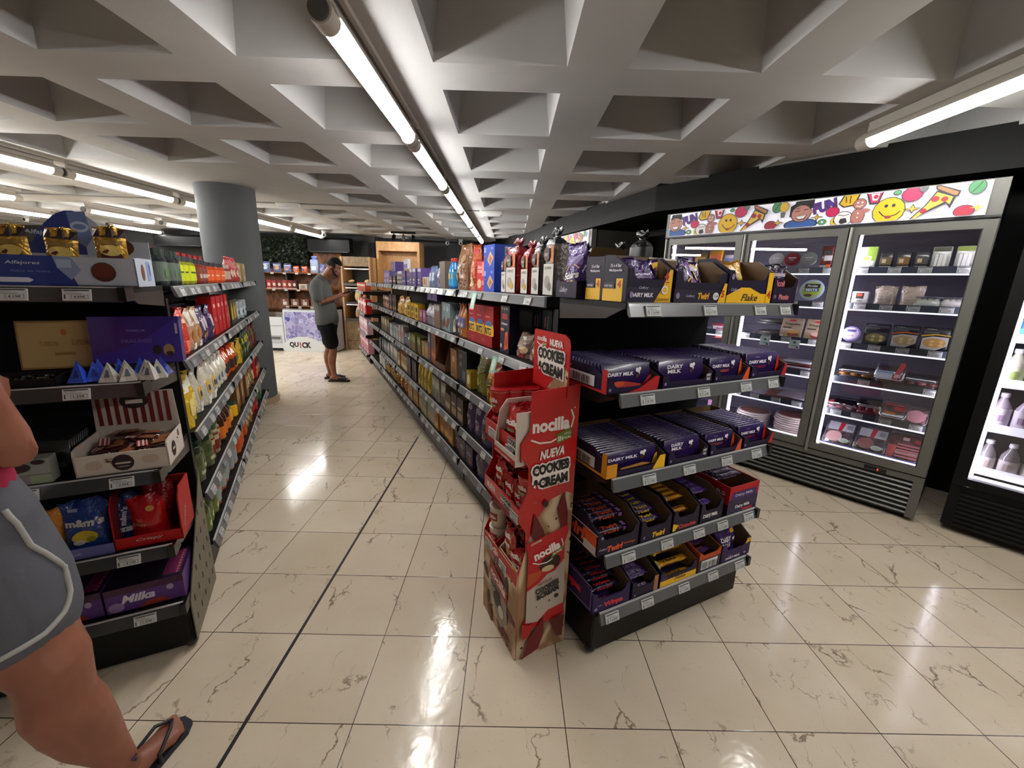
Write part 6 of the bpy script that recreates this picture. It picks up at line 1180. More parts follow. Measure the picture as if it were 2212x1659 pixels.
# ---------------- fourth shelf
mk = lambda c: [('t', 'Milka', .5, .74, .15, {'w': .6, 's': .3, 'b': .02}, '#b0a8c0'), ('e', .55, .34, .26, .17, c), ('e', .48, .30, .12, .09, '#a8968a')]
row('L', SH[3], .62, WC(3), [
    (.20, 1, cbox(.18, .22, .14, '#7a6a38', [('r', 0, 0, .1, 1, '#a89c84'), ('e', .5, .72, .3, .16, '#a8925a'), ('e', .5, .34, .3, .18, '#8a7430'), ('r', .1, .0, .9, .08, '#a89c84')]), 'gold biscuit carton with a cream border', 'biscuit carton', 'biscuit_carton'),
    (.19, 1, cbox(.17, .20, .12, '#4a3880', [('t', 'Milka', .32, .70, .16, {'w': .5, 's': .3, 'b': .03}, '#d8d2e0'), ('e', .68, .3, .22, .17, '#a85a24'), ('e', .62, .22, .12, .1, '#7a3a18')]), 'bright purple milka carton with orange cookies', 'biscuit carton', 'biscuit_carton'),
    (.16, 2, cpouch(.15, .21, .08, '#3c2f52', mk('#6a3a2c')), 'dull purple milka biscuit bag', 'biscuit bag', 'biscuit_bag'),
    (.15, 2, cpouch(.14, .24, .08, '#40325a', mk('#8a7a86')), 'tall purple milka biscuit bag', 'biscuit bag', 'biscuit_bag'),
    (.16, 2, cbox(.14, .19, .12, '#3a2c22', [('r', .1, .1, .9, .4, '#8a7050'), ('r', .1, .5, .7, .6, '#a49070')], top='#5a4630'), 'open brown biscuit carton', 'biscuit carton', 'biscuit_carton'),
    (.16, 1, cbox(.15, .15, .10, '#5e4d3a', [('r', .1, .2, .9, .5, '#a4947a')]), 'flat brown carton', 'biscuit carton', 'biscuit_carton'),
    (.15, 3, cbox(.135, .20, .09, '#7f7c70', [('r', .1, .55, .9, .85, '#a8a69c'), ('r', .2, .1, .8, .4, '#5a5044')]), 'grey biscuit carton', 'biscuit carton', 'biscuit_carton'),
    (.13, 4, cpouch(.12, .24, .06, '#b0980e', [('r', .2, .3, .8, .5, '#4a4a1c'), ('e', .5, .7, .3, .14, '#c9b83a')]), 'yellow packet', 'biscuit bag', 'biscuit_bag'),
    (.12, 4, cbox(.10, .21, .07, '#1f1b1a', [('e', .5, .3, .2, .1, '#8a3a34'), ('r', .4, .5, .6, .9, '#8a8480')]), 'black carton with a red dot', 'coffee carton', 'coffee_carton'),
    (.13, 4, cbox(.12, .17, .08, '#a07a4a', [('r', .1, .1, .9, .4, '#c9b494'), ('r', .3, .6, .7, .8, '#5a3a1c')]), 'tan coffee carton', 'coffee carton', 'coffee_carton'),
    (.12, 6, cbox(.10, .18, .08, '#8f8a84', [('r', .1, .5, .9, .9, '#b9b4ae'), ('r', .3, .1, .7, .3, '#4a4a4a')]), 'pale coffee carton', 'coffee carton', 'coffee_carton'),
    (.14, 5, cbox(.12, .17, .08, '#4c5054', [('r', .2, .3, .8, .7, '#9a9ea0')]), 'grey coffee carton by the far tip', 'coffee carton', 'coffee_carton')])
# ---------------- bottom shelf
row('L', SH[4], .55, WC(4), [
    (.30, 2, lambda v: M(tray(.28, .22, .07, .055, '#4a4a50', [('t', 'Oreo', .5, .5, .4, {'w': .24, 'b': .03}, '#7a7c88')], inner='#2a2a2e'), 'display_tray'), 'low grey tray of dark biscuit tubes', 'display tray', 'display_tray')])
for i in range(12):
    me = bpy.data.meshes.get('tube_pack') or M(bar(.045, .19, .045, '#14182c', [], crimp=.004), 'tube_pack')
    put('biscuit_tube', me, G(.04 + .0, .60 + .047 * i, SH[4] + .008 + (.016 if i % 3 == 1 else 0)), FACE['L'] + R(rnd.uniform(-4, 4)), f'{ORD[i]} dark blue biscuit tube from the near end, bottom aisle shelf', 'biscuit tube', 'dark blue biscuit tubes')
row('L', SH[4], 1.22, WC(4), [
    (.22, 1, cpouch(.20, .21, .09, '#3c2c4e', [('p', [(.3, .1), (.8, .2), (.6, .9), (.4, .8)], '#6a4a5a'), ('t', 'Milka', .3, .6, .1, {'w': .3, 's': .3}, '#8f84a8')]), 'large dull purple bag beside the biscuit tubes', 'biscuit bag', 'biscuit_bag'),
    (.15, 3, cbox(.135, .15, .10, '#3a2a44', [('t', 'Milka', .5, .6, .2, {'w': .5, 's': .3}, '#9a90ae'), ('e', .6, .25, .24, .16, '#6a3424')]), 'dark purple milka carton', 'biscuit carton', 'biscuit_carton'),
    (.13, 4, cbox(.12, .17, .08, '#9a6a24', [('r', .1, .1, .9, .4, '#c49440'), ('e', .5, .7, .3, .16, '#7a4a1c')]), 'orange tan carton', 'biscuit carton', 'biscuit_carton'),
    (.13, 4, cbox(.12, .16, .08, '#7f8478', [('r', .1, .2, .9, .5, '#a88a4a')]), 'grey and tan carton', 'biscuit carton', 'biscuit_carton'),
    (.12, 5, cbox(.11, .18, .08, '#8f6a40', [('e', .5, .4, .3, .2, '#b8924a'), ('r', .1, .8, .9, .9, '#5a3a1c')]), 'light brown carton', 'biscuit carton', 'biscuit_carton'),
    (.11, 7, cjar(.045, .14, '#8a4a14', '#c28a1c', (.2, .8, '#b87a1c', [('r', .2, .3, .8, .7, '#7a2a14')])), 'orange brown jar with a gold lid', 'jar', 'glass_jar'),
    (.11, 7, cjar(.045, .15, '#5a2c14', '#3a2a1c', (.2, .8, '#b08a30', [('e', .5, .5, .3, .3, '#3a2412')])), 'dark coffee jar', 'jar', 'glass_jar'),
    (.2, 3, cbox(.18, .14, .1, '#b9b6b0', [('r', .1, .2, .9, .8, '#98958f')]), 'white box by the far tip', 'biscuit carton', 'biscuit_carton')])
# ---------------- small end bay at the far tip
for k, (z_, cols) in enumerate(((1.29, ['#a8482c', '#8a3a2c']), (.90, ['#b01c22', '#b9b2aa']), (.53, ['#c9a4ac', '#b9b4bc', '#c08a94']), (.18, ['#c98a94', '#a8707a']))):
    for i in range(6):
        c = cols[i % len(cols)]; nmz = ['brown red', 'red or cream', 'pale pink', 'dusty pink'][k]
        put('household_pack', M(carton(.19, .1, [.15, .25, .27, .27][k], c, [('r', .1, .6, .9, .8, '#d8cfcb'), ('e', .5, .3, .3, .14, '#8a5a5a')]), 'household_pack'), G(-.018, 6.76 + .21 * i, z_ + .0005), FACE['L'], f'{ORD[i]} {nmz} packet from the near side, {["top", "second", "third", "lowest"][k]} level of far tip bay', 'packet', f'{nmz} packets in the far tip bay')
# black knotted bags standing on the far side of the top shelf
for i, (aa, bb, h) in enumerate(((.60, .56, .31), (.62, .74, .27), (.60, 1.02, .28), (.62, 1.3, .27))):
    put('cracker_bag', M(loaf(.11, .08, h, '#1c181b', [], kcol='#0b090c', seed=i + 5, m=mat('#141114', .4)), 'cracker_bag'), G(aa, bb, SH[0] + .0005), FACE['R'], f'{ORD[i]} black knotted bag from the chocolate end, far side of the top shelf', 'cracker bag', 'black knotted bags')

# ================================================================ GROCERY SHELVING (left of the aisle)
j1 = lambda c: (.12, .85, c, [('e', .5, .5, .3, .3, '#c9c6a4')])
row('R', SH[0], 1.20, WG(0), [
    (.085, 4, cjar(.036, .155, '#23282a', '#16261c', (.15, .8, '#5c665c', [('e', .5, .4, .2, .3, '#4a6a3a')])), 'spice grinder with dark green cap', 'spice jar', 'spice_jar'),
    (.075, 5, cjar(.033, .14, '#8a8a20', '#34363a', (.15, .85, '#c2c91c', [('r', .2, .5, .8, .6, '#3a4a1c')])), 'spice jar with lime yellow label', 'spice jar', 'spice_jar'),
    (.075, 4, cjar(.033, .135, '#7a2f24', '#2c2c30', (.15, .85, '#7a3a2c', [('r', .2, .2, .8, .5, '#b9a49a')])), 'spice jar with brown label', 'spice jar', 'spice_jar'),
    (.075, 7, cjar(.033, .13, '#c2481a', '#2a2a2e', (.15, .8, '#d2541c', [('r', .2, .4, .8, .55, '#e2b08a')])), 'spice jar with orange label', 'spice jar', 'spice_jar'),
    (.10, 3, cjar(.04, .13, '#8a3a2c', '#b9a49a', (.2, .8, '#b9a08a', [])), 'spice jar with beige label', 'spice jar', 'spice_jar'),
    (.16, 3, cpouch(.15, .19, .07, '#a8141c', [('e', .5, .4, .3, .2, '#c9b09a')]), 'red spice pouch', 'spice pouch', 'spice_pouch'),
    (.22, 2, cbox(.2, .165, .1, '#a8925c', [('r', .1, .1, .9, .9, '#b9b0a0'), ('r', .2, .3, .7, .7, '#8a6a4a')]), 'tan box by the column', 'grocery carton', 'grocery_carton')])
for i in range(8): put('food_tin', bpy.data.meshes.get('red_tin') or M(carton(.10, .1, .175, '#9c1218', [('r', .2, .6, .8, .9, '#b9b0ac'), ('r', .1, .2, .9, .3, '#6a0c10')]), 'red_tin'), G(-1.60, 1.62 + .15 * i, SH[0] + .0005), FACE['R'], f'{ORD[i]} tall red tin from the near end behind the spice jars', 'food tin', 'red tins behind the spice jars')
row('R', SH[1], 1.22, WG(1), [
    (.13, 2, cpouch(.12, .21, .06, '#c8321a', [('r', .1, .05, .9, .3, '#d86a5a'), ('r', .2, .7, .8, .8, '#e0a08a')]), 'orange red pouch', 'grocery bag', 'grocery_bag'),
    (.13, 2, cpouch(.12, .20, .06, '#b08a6a', [('r', .2, .6, .8, .95, '#c9bfb4'), ('e', .5, .35, .3, .16, '#a8682c'), ('r', .2, .02, .8, .16, '#c9c4bc')]), 'white and tan nut bag', 'grocery bag', 'grocery_bag'),
    (.13, 3, cpouch(.12, .19, .06, '#3c2450', [('e', .6, .55, .3, .2, '#b9aeb4'), ('p', [(.1, .05), (.9, .05), (.7, .3)], '#c9a03a'), ('t', 'D', .3, .7, .12, {}, '#c9c4d0')]), 'purple nut bag', 'grocery bag', 'grocery_bag'),
    (.13, 4, cbox(.12, .24, .08, '#a80f16', [('r', .3, .7, .7, .8, '#d8a8a0'), ('e', .5, .4, .1, .06, '#d8a8a0')]), 'tall red grocery tin', 'food tin', 'food_tin'),
    (.12, 4, cbox(.11, .19, .08, '#2c2a20', [('r', .2, .2, .8, .7, '#b9981c'), ('p', [(.3, .7), (.7, .7), (.5, .95)], '#b9981c')]), 'black and yellow carton', 'grocery carton', 'grocery_carton'),
    .1,
    (.14, 4, ccan(.06, .155, '#8f9ca4', [('r', .1, .2, .9, .6, '#b4bcc0'), ('e', .5, .4, .2, .14, '#28324a')]), 'pale blue grey tin by the column', 'food tin', 'food_tin')])
for i in range(9): put('dark_tin', bpy.data.meshes.get('dark_tin') or M(can(.05, .20, '#2a0f10', [('r', .2, .3, .8, .7, '#5a1416')]), 'dark_tin'), G(-1.62, 1.28 + .15 * i, SH[1] + .0005), FACE['R'], f'{ORD[i]} dark tin from the near end behind the nut bags', 'food tin', 'dark tins behind the nut bags')
row('R', SH[2], 1.22, WG(2), [
    (.14, 2, cpouch(.13, .225, .07, '#d2ab2c', [('r', .1, .75, .9, .95, '#d8d2b8'), ('e', .5, .4, .3, .2, '#dcc878'), ('p', [(.1, .02), (.6, .05), (.4, .3)], '#6a8a3a')]), 'yellow mayonnaise pouch', 'sauce pouch', 'sauce_pouch'),
    (.14, 3, cpouch(.13, .215, .07, '#c9c2b0', [('e', .5, .45, .3, .18, '#d0a93a'), ('e', .5, .42, .14, .08, '#33384a'), ('r', .2, .02, .8, .2, '#d8d4cc')]), 'white and yellow sauce pouch', 'sauce pouch', 'sauce_pouch'),
    (.11, 4, cbot(.042, .21, '#cfc8b4', '#d8d4cc', (.15, .5, '#b9b4a0', [('e', .5, .5, .2, .3, '#2c3c6a')])), 'cream sauce bottle', 'sauce bottle', 'sauce_bottle'),
    (.11, 4, cbot(.042, .20, '#c2501a', '#c23a1a', (.15, .5, '#3a2420', [])), 'orange sauce bottle', 'sauce bottle', 'sauce_bottle'),
    (.13, 3, cpouch(.12, .18, .06, '#c29a1c', [('e', .5, .4, .2, .2, '#6a6a1c')]), 'yellow herb pouch', 'sauce pouch', 'sauce_pouch'),
    (.13, 4, cpouch(.12, .21, .06, '#2c3c18', [('r', .2, .6, .8, .8, '#b9b41c'), ('e', .5, .3, .2, .14, '#8a9a6a')]), 'dark green herb pouch', 'sauce pouch', 'sauce_pouch'),
    (.13, 4, cpouch(.12, .22, .06, '#5a2418', [('r', .2, .6, .8, .8, '#3a6a3a')]), 'brown and green pouch by the column', 'sauce pouch', 'sauce_pouch')])
row('R', SH[3], 1.20, WG(3), [
    (.10, 4, cjar(.045, .19, '#4a5230', '#15301f', (.2, .6, '#56603c', [('r', .2, .2, .8, .5, '#b9b890')])), 'green olive jar with dark green lid', 'olive jar', 'olive_jar'),
    (.10, 3, cjar(.045, .185, '#8a7c5a', '#3a5a3c', (.2, .85, '#6a1f18', [('r', .1, .6, .9, .9, '#b9a884')])), 'olive jar with red brown label', 'olive jar', 'olive_jar'),
    (.10, 4, cbot(.04, .22, '#3a2012', '#d8d4c8', (.1, .45, '#c2661a', [])), 'dark vinegar bottle with an orange label', 'sauce bottle', 'sauce_bottle'),
    (.12, 2, cjar(.052, .115, '#c4941a', '#1f3a2a', (.1, .9, '#d2a01c', [])), 'yellow mustard tub with dark green lid', 'mustard tub', 'mustard_tub'),
    (.12, 5, cbox(.10, .22, .07, '#6a4526', [('r', .2, .3, .8, .8, '#a88454')]), 'narrow brown noodle carton', 'grocery carton', 'grocery_carton'),
    (.13, 4, cpouch(.12, .17, .06, '#8a6a3a', [('e', .5, .5, .3, .25, '#c9bc9a')]), 'tan pasta bag', 'pasta bag', 'pasta_bag'),
    (.14, 4, cpouch(.13, .23, .07, '#a8121a', [('r', .2, .05, .8, .3, '#b9884a'), ('e', .5, .6, .2, .14, '#2a1210')]), 'red pouch by the column', 'grocery bag', 'grocery_bag')])
row('R', SH[4], 1.24, WG(4), [
    (.10, 3, cbot(.042, .21, '#4a5a2c', '#e0c81a', (.1, .4, '#66763c', [('e', .5, .5, .2, .3, '#b9c48a')])), 'green lemon juice bottle with a yellow cap', 'juice bottle', 'juice_bottle'),
    (.10, 4, cjar(.045, .16, '#9a4a2c', '#b9b4ac', (.2, .8, '#8f9a94', [])), 'reddish sauce jar', 'sauce jar', 'sauce_jar'),
    (.10, 4, cbot(.04, .21, '#b88a5a', '#4a5a6a', (.1, .5, '#8a8f94', [])), 'tan bottle with a grey cap', 'sauce bottle', 'sauce_bottle'),
    (.10, 5, cbot(.04, .22, '#c25a1a', '#c2601c', (.1, .5, '#b9481a', [])), 'orange juice bottle', 'juice bottle', 'juice_bottle'),
    (.13, 3, cpouch(.12, .18, .07, '#8a6234', [('e', .5, .5, .3, .2, '#c9a87a')]), 'brown pasta bag', 'pasta bag', 'pasta_bag'),
    (.14, 4, cpouch(.13, .22, .07, '#a81218', [('e', .5, .45, .22, .16, '#1f1210')]), 'red bean bag', 'grocery bag', 'grocery_bag'),
    (.14, 3, cpouch(.13, .20, .07, '#2c5a2c', [('r', .2, .2, .8, .6, '#5a7a3a')]), 'green vegetable bag by the column', 'grocery bag', 'grocery_bag')])
# ================================================================ SWEETS ON THE END UNIT BESIDE THE WALKING PERSON
LZ = [1.455, 1.14, .815, .51, .25]
NAV = '#24357c'
def lf(name, me, a, b_, z, label, cat, group=None, rot=None):
    p = G(a, b_, z + .0006); r0 = rot or (0, 0, 0)
    return put(name, me, p, TH, label, cat, group, rot=(r0[0], r0[1], TH + r0[2]))
def alf_carton(flip=False):
    w, d, hf = .335, .17, .088; b = tray(w, d, .10, hf, '#aab0bd', [('p', [(0, 0), (.56, 0), (.52, .5), (.42, 1), (0, 1)], NAV), ('p', [(.42, 1), (.54, 1), (.60, .55), (.52, .2), (.44, .6)], '#8090b4'), ('r', .44, .62, .54, .9, '#9fb0cc'), ('t', 'Alfajores', .22, .74, .14, {'w': .22, 's': .2, 'b': .01}, '#c9cfe0'), ('t', 'dulce de leche', .26, .48, .07, {'w': .26}, '#6a7ab0'), ('p', [(.04, .10), (.24, .10), (.27, .18), (.24, .26), (.04, .26)], '#c9cfe0'), ('e', .76, .5, .09, .34, '#4a1f16'), ('e', .76, .56, .08, .26, '#5e2a1c')], [('r', .2, .3, .7, .7, '#8090b4'), ('e', .4, .5, .08, .25, '#5e2a1c')], inner='#b4b8c4', hs=.092, step=.01,
        ritems=[('e', .35, .5, .1, .3, '#5e2a1c'), ('r', .6, .2, .8, .9, '#7a8fc0'), ('r', .72, .4, .78, .8, '#2a3a80')])
    y = d - .002; n = 18
    pts = [(-w / 2, .08)] + [(-w / 2 + w * i / n, .135 + .105 * math.sin(PI * min(1, max(0, (i / n - .12) / .62))) ** .8 if i / n < .76 else .15) for i in range(n + 1)] + [(w / 2, .08)]
    b.prism(pts, .003, card('#aab0bd'), axis=1, o=y)
    q = [(x / w + .5, z / .25) for x, z in pts]
    art(b, flat_y(y), w, .25, [('p', [p for p in q if p[0] <= .52] + [(.50, .32)], NAV), ('p', [(.40, .94), (.54, .96), (.56, .62), (.50, .5), (.42, .6)], '#6678a8'), ('e', .48, .76, .07, .07, '#b4c0d8'), ('e', .48, .76, .05, .035, '#6678a8'), ('t', 'Alfajores', .2, .66, .07, {'w': .26, 's': .2}, '#aab4d0'), ('e', .76, .52, .12, .12, '#4a1f16')])
    return M(b, 'alfajor_carton')
ac = alf_carton()
gold = [('r', .0, .78, 1, 1, '#2a1420'), ('e', .5, .25, .36, .24, '#5a1c14'), ('e', .5, .45, .36, .14, '#d8b860'), ('r', .1, .6, .9, .7, '#8a6a2a')]
for i, a in enumerate((-1.595, -1.94, -2.20)):
    if i < 2: lf('alfajor_carton', ac, a, .005 + .72, LZ[0], ('blue and white biscuit carton with a curved header, at the aisle corner', 'blue and white biscuit carton with a curved header, cut by the picture edge')[i], 'display box', 'blue and white biscuit cartons')
ag = M(pouch(.085, .03, .125, '#c9a24a', gold, seed=4, m=mat('#b98f3a', .18, .6, bump=.5)), 'alfajor')
ag2 = M(pouch(.085, .03, .12, '#b4b0b4', [('r', 0, .75, 1, 1, '#2c1c28'), ('e', .5, .25, .36, .22, '#8a858c')], seed=6, m=mat('#a9a6ac', .2, .5, bump=.5)), 'alfajor_silver')
for i, a in enumerate((-1.725, -1.625, -1.495)): lf('alfajor', ag, a, .77 + .01 * (i % 2), LZ[0] + .045 + (.012 if i == 2 else 0), f'{ORD[i]} gold wrapped biscuit from the blue side of the corner carton', 'biscuit', 'gold wrapped biscuits', rot=(0, R((-3, 4, 0)[i]), R(8 * (i - 1))))
for i, a in enumerate((-2.02, -1.90)): lf('alfajor', ag2, a, .77, LZ[0] + .045, ('silver wrapped biscuit at the picture edge', 'silver wrapped biscuit beside the gold ones')[i], 'biscuit', 'silver wrapped biscuits')
# shelf 2: gift boxes and little pyramids
b = MB(); b.rbox(-.12, .12, 0, .035, 0, .165, .004, mat('#a88a54', .5)); art(b, flat_y(-.001), .24, .165, [('r', .03, .04, .97, .96, '#b3955c'), ('e', .5, .76, .035, .07, '#b8641c'), ('t', 'TURRON', .33, .52, .10, {'w': .2}, '#94703a'), ('t', 'SUPREMO', .68, .54, .12, {'w': .22}, '#94703a'), ('r', .38, .28, .6, .34, '#94703a'), ('p', [(.8, .1), (.92, .22), (.95, .14), (.84, .04)], '#4a1f14')])
lf('gift_box', M(b, 'gift_box'), -1.70, .875, LZ[1] + .03, 'tan golden gift box lid standing upright behind dark chocolates', 'gift box', rot=(R(-8), 0, 0))
b = MB(); b.box(-.125, .125, 0, .045, 0, .165, mat('#2a1c66', .35, coat=.4)); art(b, flat_y(0), .25, .165, [('p', [(0, 0), (1, 0), (1, 1), (.62, .55), (.3, .3), (0, .2)], '#2f2080'), ('t', 'PREMIUM', .5, .7, .05, {'w': .2}, '#6a5cae'), ('t', 'PRALINES', .5, .48, .08, {'w': .34}, '#5a4ca0'), ('e', .85, .26, .065, .14, '#8a7048'), ('e', .86, .18, .045, .06, '#2a1410'), ('e', .72, .28, .05, .1, '#1a0e1c'), ('r', .95, .62, .98, .85, '#9a94c0')])
lf('praline_box', M(b, 'praline_box'), -1.492, .825, LZ[1] + .045, 'deep purple praline box leaning at the corner of the second shelf', 'gift box', rot=(R(-6), 0, 0))
lf('chocolate_tray', M(tray(.28, .12, .03, .024, '#121010', [], inner='#0e0c0c'), 'chocolate_tray'), -1.82, .725, LZ[1], 'low black tray of dark chocolates below the gift box', 'display tray')
for i in range(10): lf('dark_chocolate', bpy.data.meshes.get('dark_chocolate') or M(bar(.05, .03, .018, '#1c1412', []), 'dark_chocolate'), -1.93 + .054 * (i % 5), .735 + .045 * (i // 5), LZ[1] + .008, f'{ORD[i]} dark wrapped chocolate from the picture edge in the low black tray', 'chocolate', 'dark wrapped chocolates')
def pyramid(c, c2):
    b = MB(); s = .024; m = mat(c, .25, coat=.5, bump=.4); b.add([(-s, 0, 0), (s, 0, 0), (s, 2 * s, 0), (-s, 2 * s, 0), (-s * .8, s * .2, .012), (s * .8, s * .2, .012), (s * .8, s * 1.8, .012), (-s * .8, s * 1.8, .012), (0, s, .066)], [(3, 2, 1, 0), (0, 1, 5, 4), (1, 2, 6, 5), (2, 3, 7, 6), (3, 0, 4, 7), (4, 5, 8), (5, 6, 8), (6, 7, 8), (7, 4, 8)], m)
    b.add([(-.008, s * .24, .016), (.008, s * .24, .016), (.003, s * .60, .040), (-.003, s * .60, .040)], [(0, 1, 2, 3)], mat(c2, .4)); return b.mesh('chocolate_pyramid')
pb, pw = pyramid('#2f4fc0', '#1c2c80'), pyramid('#b9b4ac', '#55606c')
pos = [(-1.640, 0, 0, pb), (-1.595, .012, 0, pb), (-1.600, .062, 0, pb), (-1.650, .052, 0, pb), (-1.545, .065, 0, pb), (-1.490, .066, 0, pb), (-1.435, .066, 0, pb), (-1.555, -.022, 0, pw), (-1.520, .012, 0, pw), (-1.500, -.02, 0, pw), (-1.468, .008, 0, pw), (-1.452, -.018, 0, pw), (-1.425, .006, 0, pw)]
nb = nw = 0
for a, y, _, me in pos:
    if me is pb: nb += 1; q = nb
    else: nw += 1; q = nw
    lf('chocolate_pyramid', me, a, .738 + y, LZ[1] + .002, f'{ORD[q - 1]} ' + ('blue' if me is pb else 'white') + ' foil pyramid of its colour, counted towards the aisle', 'chocolate', 'foil pyramids on the second shelf', rot=(0, 0, R(rnd.uniform(-20, 20))))
# shelf 3: striped box of wafers, black packs
b = tray(.255, .20, .085, .075, '#c9beb2', [('e', .5, .5, .12, .40, '#2a1a18'), ('r', .42, .44, .58, .52, '#c9beb2'), ('r', .44, .28, .56, .34, '#8a7a70'), ('e', .2, .5, .09, .22, '#b8a594'), ('e', .8, .55, .1, .2, '#b8a594')], inner='#c4b8ac', hs=.10, step=.004, ritems=[('e', .35, .45, .13, .3, '#2a1a18'), ('r', .28, .42, .42, .5, '#c9beb2'), ('r', .7, .7, .76, .95, '#5a4a44')])
b.prism([(-.1275, .08), (.1275, .08), (.12, .245), (-.12, .245)], .003, card('#bdb2a6'), axis=1, o=.198)
art(b, flat_y(.198), .255, .25, [('r', .06 + .10 * i, .48, .11 + .10 * i, .97, '#6a1218') for i in range(9)] + [('e', .5, .84, .17, .12, '#2a1a18'), ('r', .4, .80, .6, .86, '#c9beb2')])
lf('wafer_box', M(b, 'wafer_box'), -1.56, .725, LZ[2], 'open white box with a dark red striped lid full of wafers', 'display box')
for i in range(11):
    me = bpy.data.meshes.get('wafer') or M(bar(.10, .05, .014, '#4a221a', [], titems=[('r', 0, 0, .32, 1, '#8a2a30'), ('r', .04, 0, .09, 1, '#d0c0b4'), ('r', .16, 0, .21, 1, '#d0c0b4'), ('r', .27, 0, .30, 1, '#d0c0b4'), ('p', [(.4, .1), (.9, .2), (.85, .8), (.5, .7)], '#7a4a2a')], m=mat('#45201a', .12, coat=.8, bump=.5)), 'wafer')
    lf('wafer', me, -1.625 + .065 * (i % 3) + .01 * (i // 3), .75 + .04 * (i // 3), LZ[2] + .03 + .014 * (i // 3) + .012 * (i % 2), f'{ORD[i]} wrapped wafer from the front of the striped box', 'wafer', 'wrapped wafers in the striped box', rot=(R(rnd.uniform(0, 18)), R(rnd.uniform(-8, 8)), R(rnd.uniform(-45, 45))))
for i in range(9): lf('chocolate_sleeve', bpy.data.meshes.get('chocolate_sleeve') or M(slab(.15, .013, .12, '#17191a', [('r', .1, .2, .9, .35, '#3a4442')]), 'chocolate_sleeve'), -1.79, .80 + .016 * i, LZ[2], f'{ORD[i]} black chocolate pack from the front beside the striped box', 'chocolate bar', 'black chocolate packs', rot=(R(-8), 0, R(-14)))
lf('chocolate_carton', M(carton(.17, .05, .085, '#8f8f88', [('r', 0, .36, 1, .38, '#4a4a48'), ('r', 0, .0, .7, .34, '#8a7a86'), ('r', .7, 0, 1, .34, '#8f9a7a'), ('e', .55, .7, .2, .2, '#2c1a16'), ('e', .86, .88, .1, .1, '#2c1a16')]), 'chocolate_carton'), -1.83, .727, LZ[2], 'white and green chocolate carton at the picture edge, third shelf', 'chocolate carton')
# shelf 4
lf('sweet_bag', M(pouch(.13, .06, .16, '#b8741c', [('t', 'peanut', .6, .35, .1, {'w': .5}, '#4a2410'), ('e', .5, .65, .3, .14, '#8a4a14')], seed=9), 'sweet_bag'), -1.835, .76, LZ[3] + .01, 'orange yellow sweet bag beside the walking person', 'sweet bag')
lf('sweet_bag', M(pouch(.145, .07, .175, '#1e3a80', [('t', 'm&m’s', .52, .62, .15, {'w': .78, 'b': .05}, '#b9b4b4'), ('e', .5, .32, .26, .13, '#b8a01c'), ('e', .38, .22, .12, .06, '#b9b4a0'), ('e', .62, .26, .1, .06, '#8a7a1c'), ('r', .2, .84, .4, .9, '#8a94b4')], seed=12, lean=.05), 'sweet_bag'), -1.715, .755, LZ[3] + .012, 'blue bag of small sweets with white lettering', 'sweet bag')
lf('sweet_bag', M(pouch(.10, .06, .17, '#1e2c5a', [('r', .2, .2, .8, .3, '#b9b4b4'), ('t', 'm&m’s', .5, .55, .12, {'w': .7, 'b': .05, 'a': 80}, '#a9a4b4')], seed=14), 'sweet_bag'), -1.615, .79, LZ[3] + .012, 'darker blue sweet bag behind the lettered one', 'sweet bag')
b = tray(.20, .17, .20, .045, '#a80c12', [('t', 'Crispy', .5, .6, .3, {'w': .4, 's': .4}, '#c0988a')], inner='#6a0a0e', hs=.20, step=.012, ritems=[('t', 'Crispy', .35, .35, .12, {'w': .5, 's': .3, 'a': 60}, '#c0988a')]); 
lf('sweet_carton', M(b, 'sweet_carton'), -1.535, .735, LZ[3], 'bright red sweet carton at the corner of the fourth shelf', 'display box')
lf('sweet_bag', M(pouch(.12, .07, .16, '#a80d14', [('e', .62, .75, .12, .07, '#c28a4a'), ('t', 'Crispy', .3, .4, .12, {'w': .4, 's': .3}, '#c9988c')], seed=15, m=mat('#a80d14', .25, bump=.3, coat=.3)), 'sweet_bag'), -1.545, .765, LZ[3] + .008, 'red sweet bag with a tan spot inside the red carton', 'sweet bag')
lf('sweet_bag', M(pouch(.11, .06, .19, '#7a0c12', [('t', 'Crispy', .5, .6, .1, {'w': .6}, '#a0706c')], seed=16), 'sweet_bag'), -1.525, .83, LZ[3] + .008, 'dark red bag standing at the back of the red carton', 'sweet bag')
b = MB(); b.box(-.14, .14, 0, .004, 0, .04, card('#5a5c94')); art(b, flat_y(0), .28, .04, [('t', 'snack', .6, .5, .3, {'w': .2}, '#8a8cb8')])
lf('front_strip', M(b, 'front_strip'), -1.775, .728, LZ[3], 'lilac card strip along the front of the sweet bags', 'card strip')
# shelf 5: big purple chocolate cartons
mil = [('r', 0, .72, 1, 1, '#3c1638'), ('t', 'Milka', .42, .48, .34, {'w': .42, 's': .35, 'b': .04}, '#c9c2d0'), ('e', .12, .22, .1, .2, '#8a6f9c'), ('p', [(.4, .0), (.8, .04), (.7, .26), (.5, .22)], '#8a2a20'), ('e', .82, .6, .05, .12, '#9a8aa8')]
def milka(w): return M(carton(w, .20, .10, '#543472', mil, top='#2a1030', titems=[('r', .02, .02, .98, .5, '#1c0f22'), ('r', .72, .1, .95, .9, '#6a1c4a'), *[('r', .9, .1 + .09 * i, .93, .15 + .09 * i, '#a86a6a') for i in range(9)]]), 'milka_carton')
lf('chocolate_carton', milka(.235), -1.583, .745, LZ[4], 'large purple milka carton at the corner of the bottom shelf', 'chocolate carton', rot=(0, 0, R(2)))
lf('chocolate_carton', milka(.20), -1.81, .745, LZ[4], 'purple milka carton partly hidden by the walking person', 'chocolate carton')

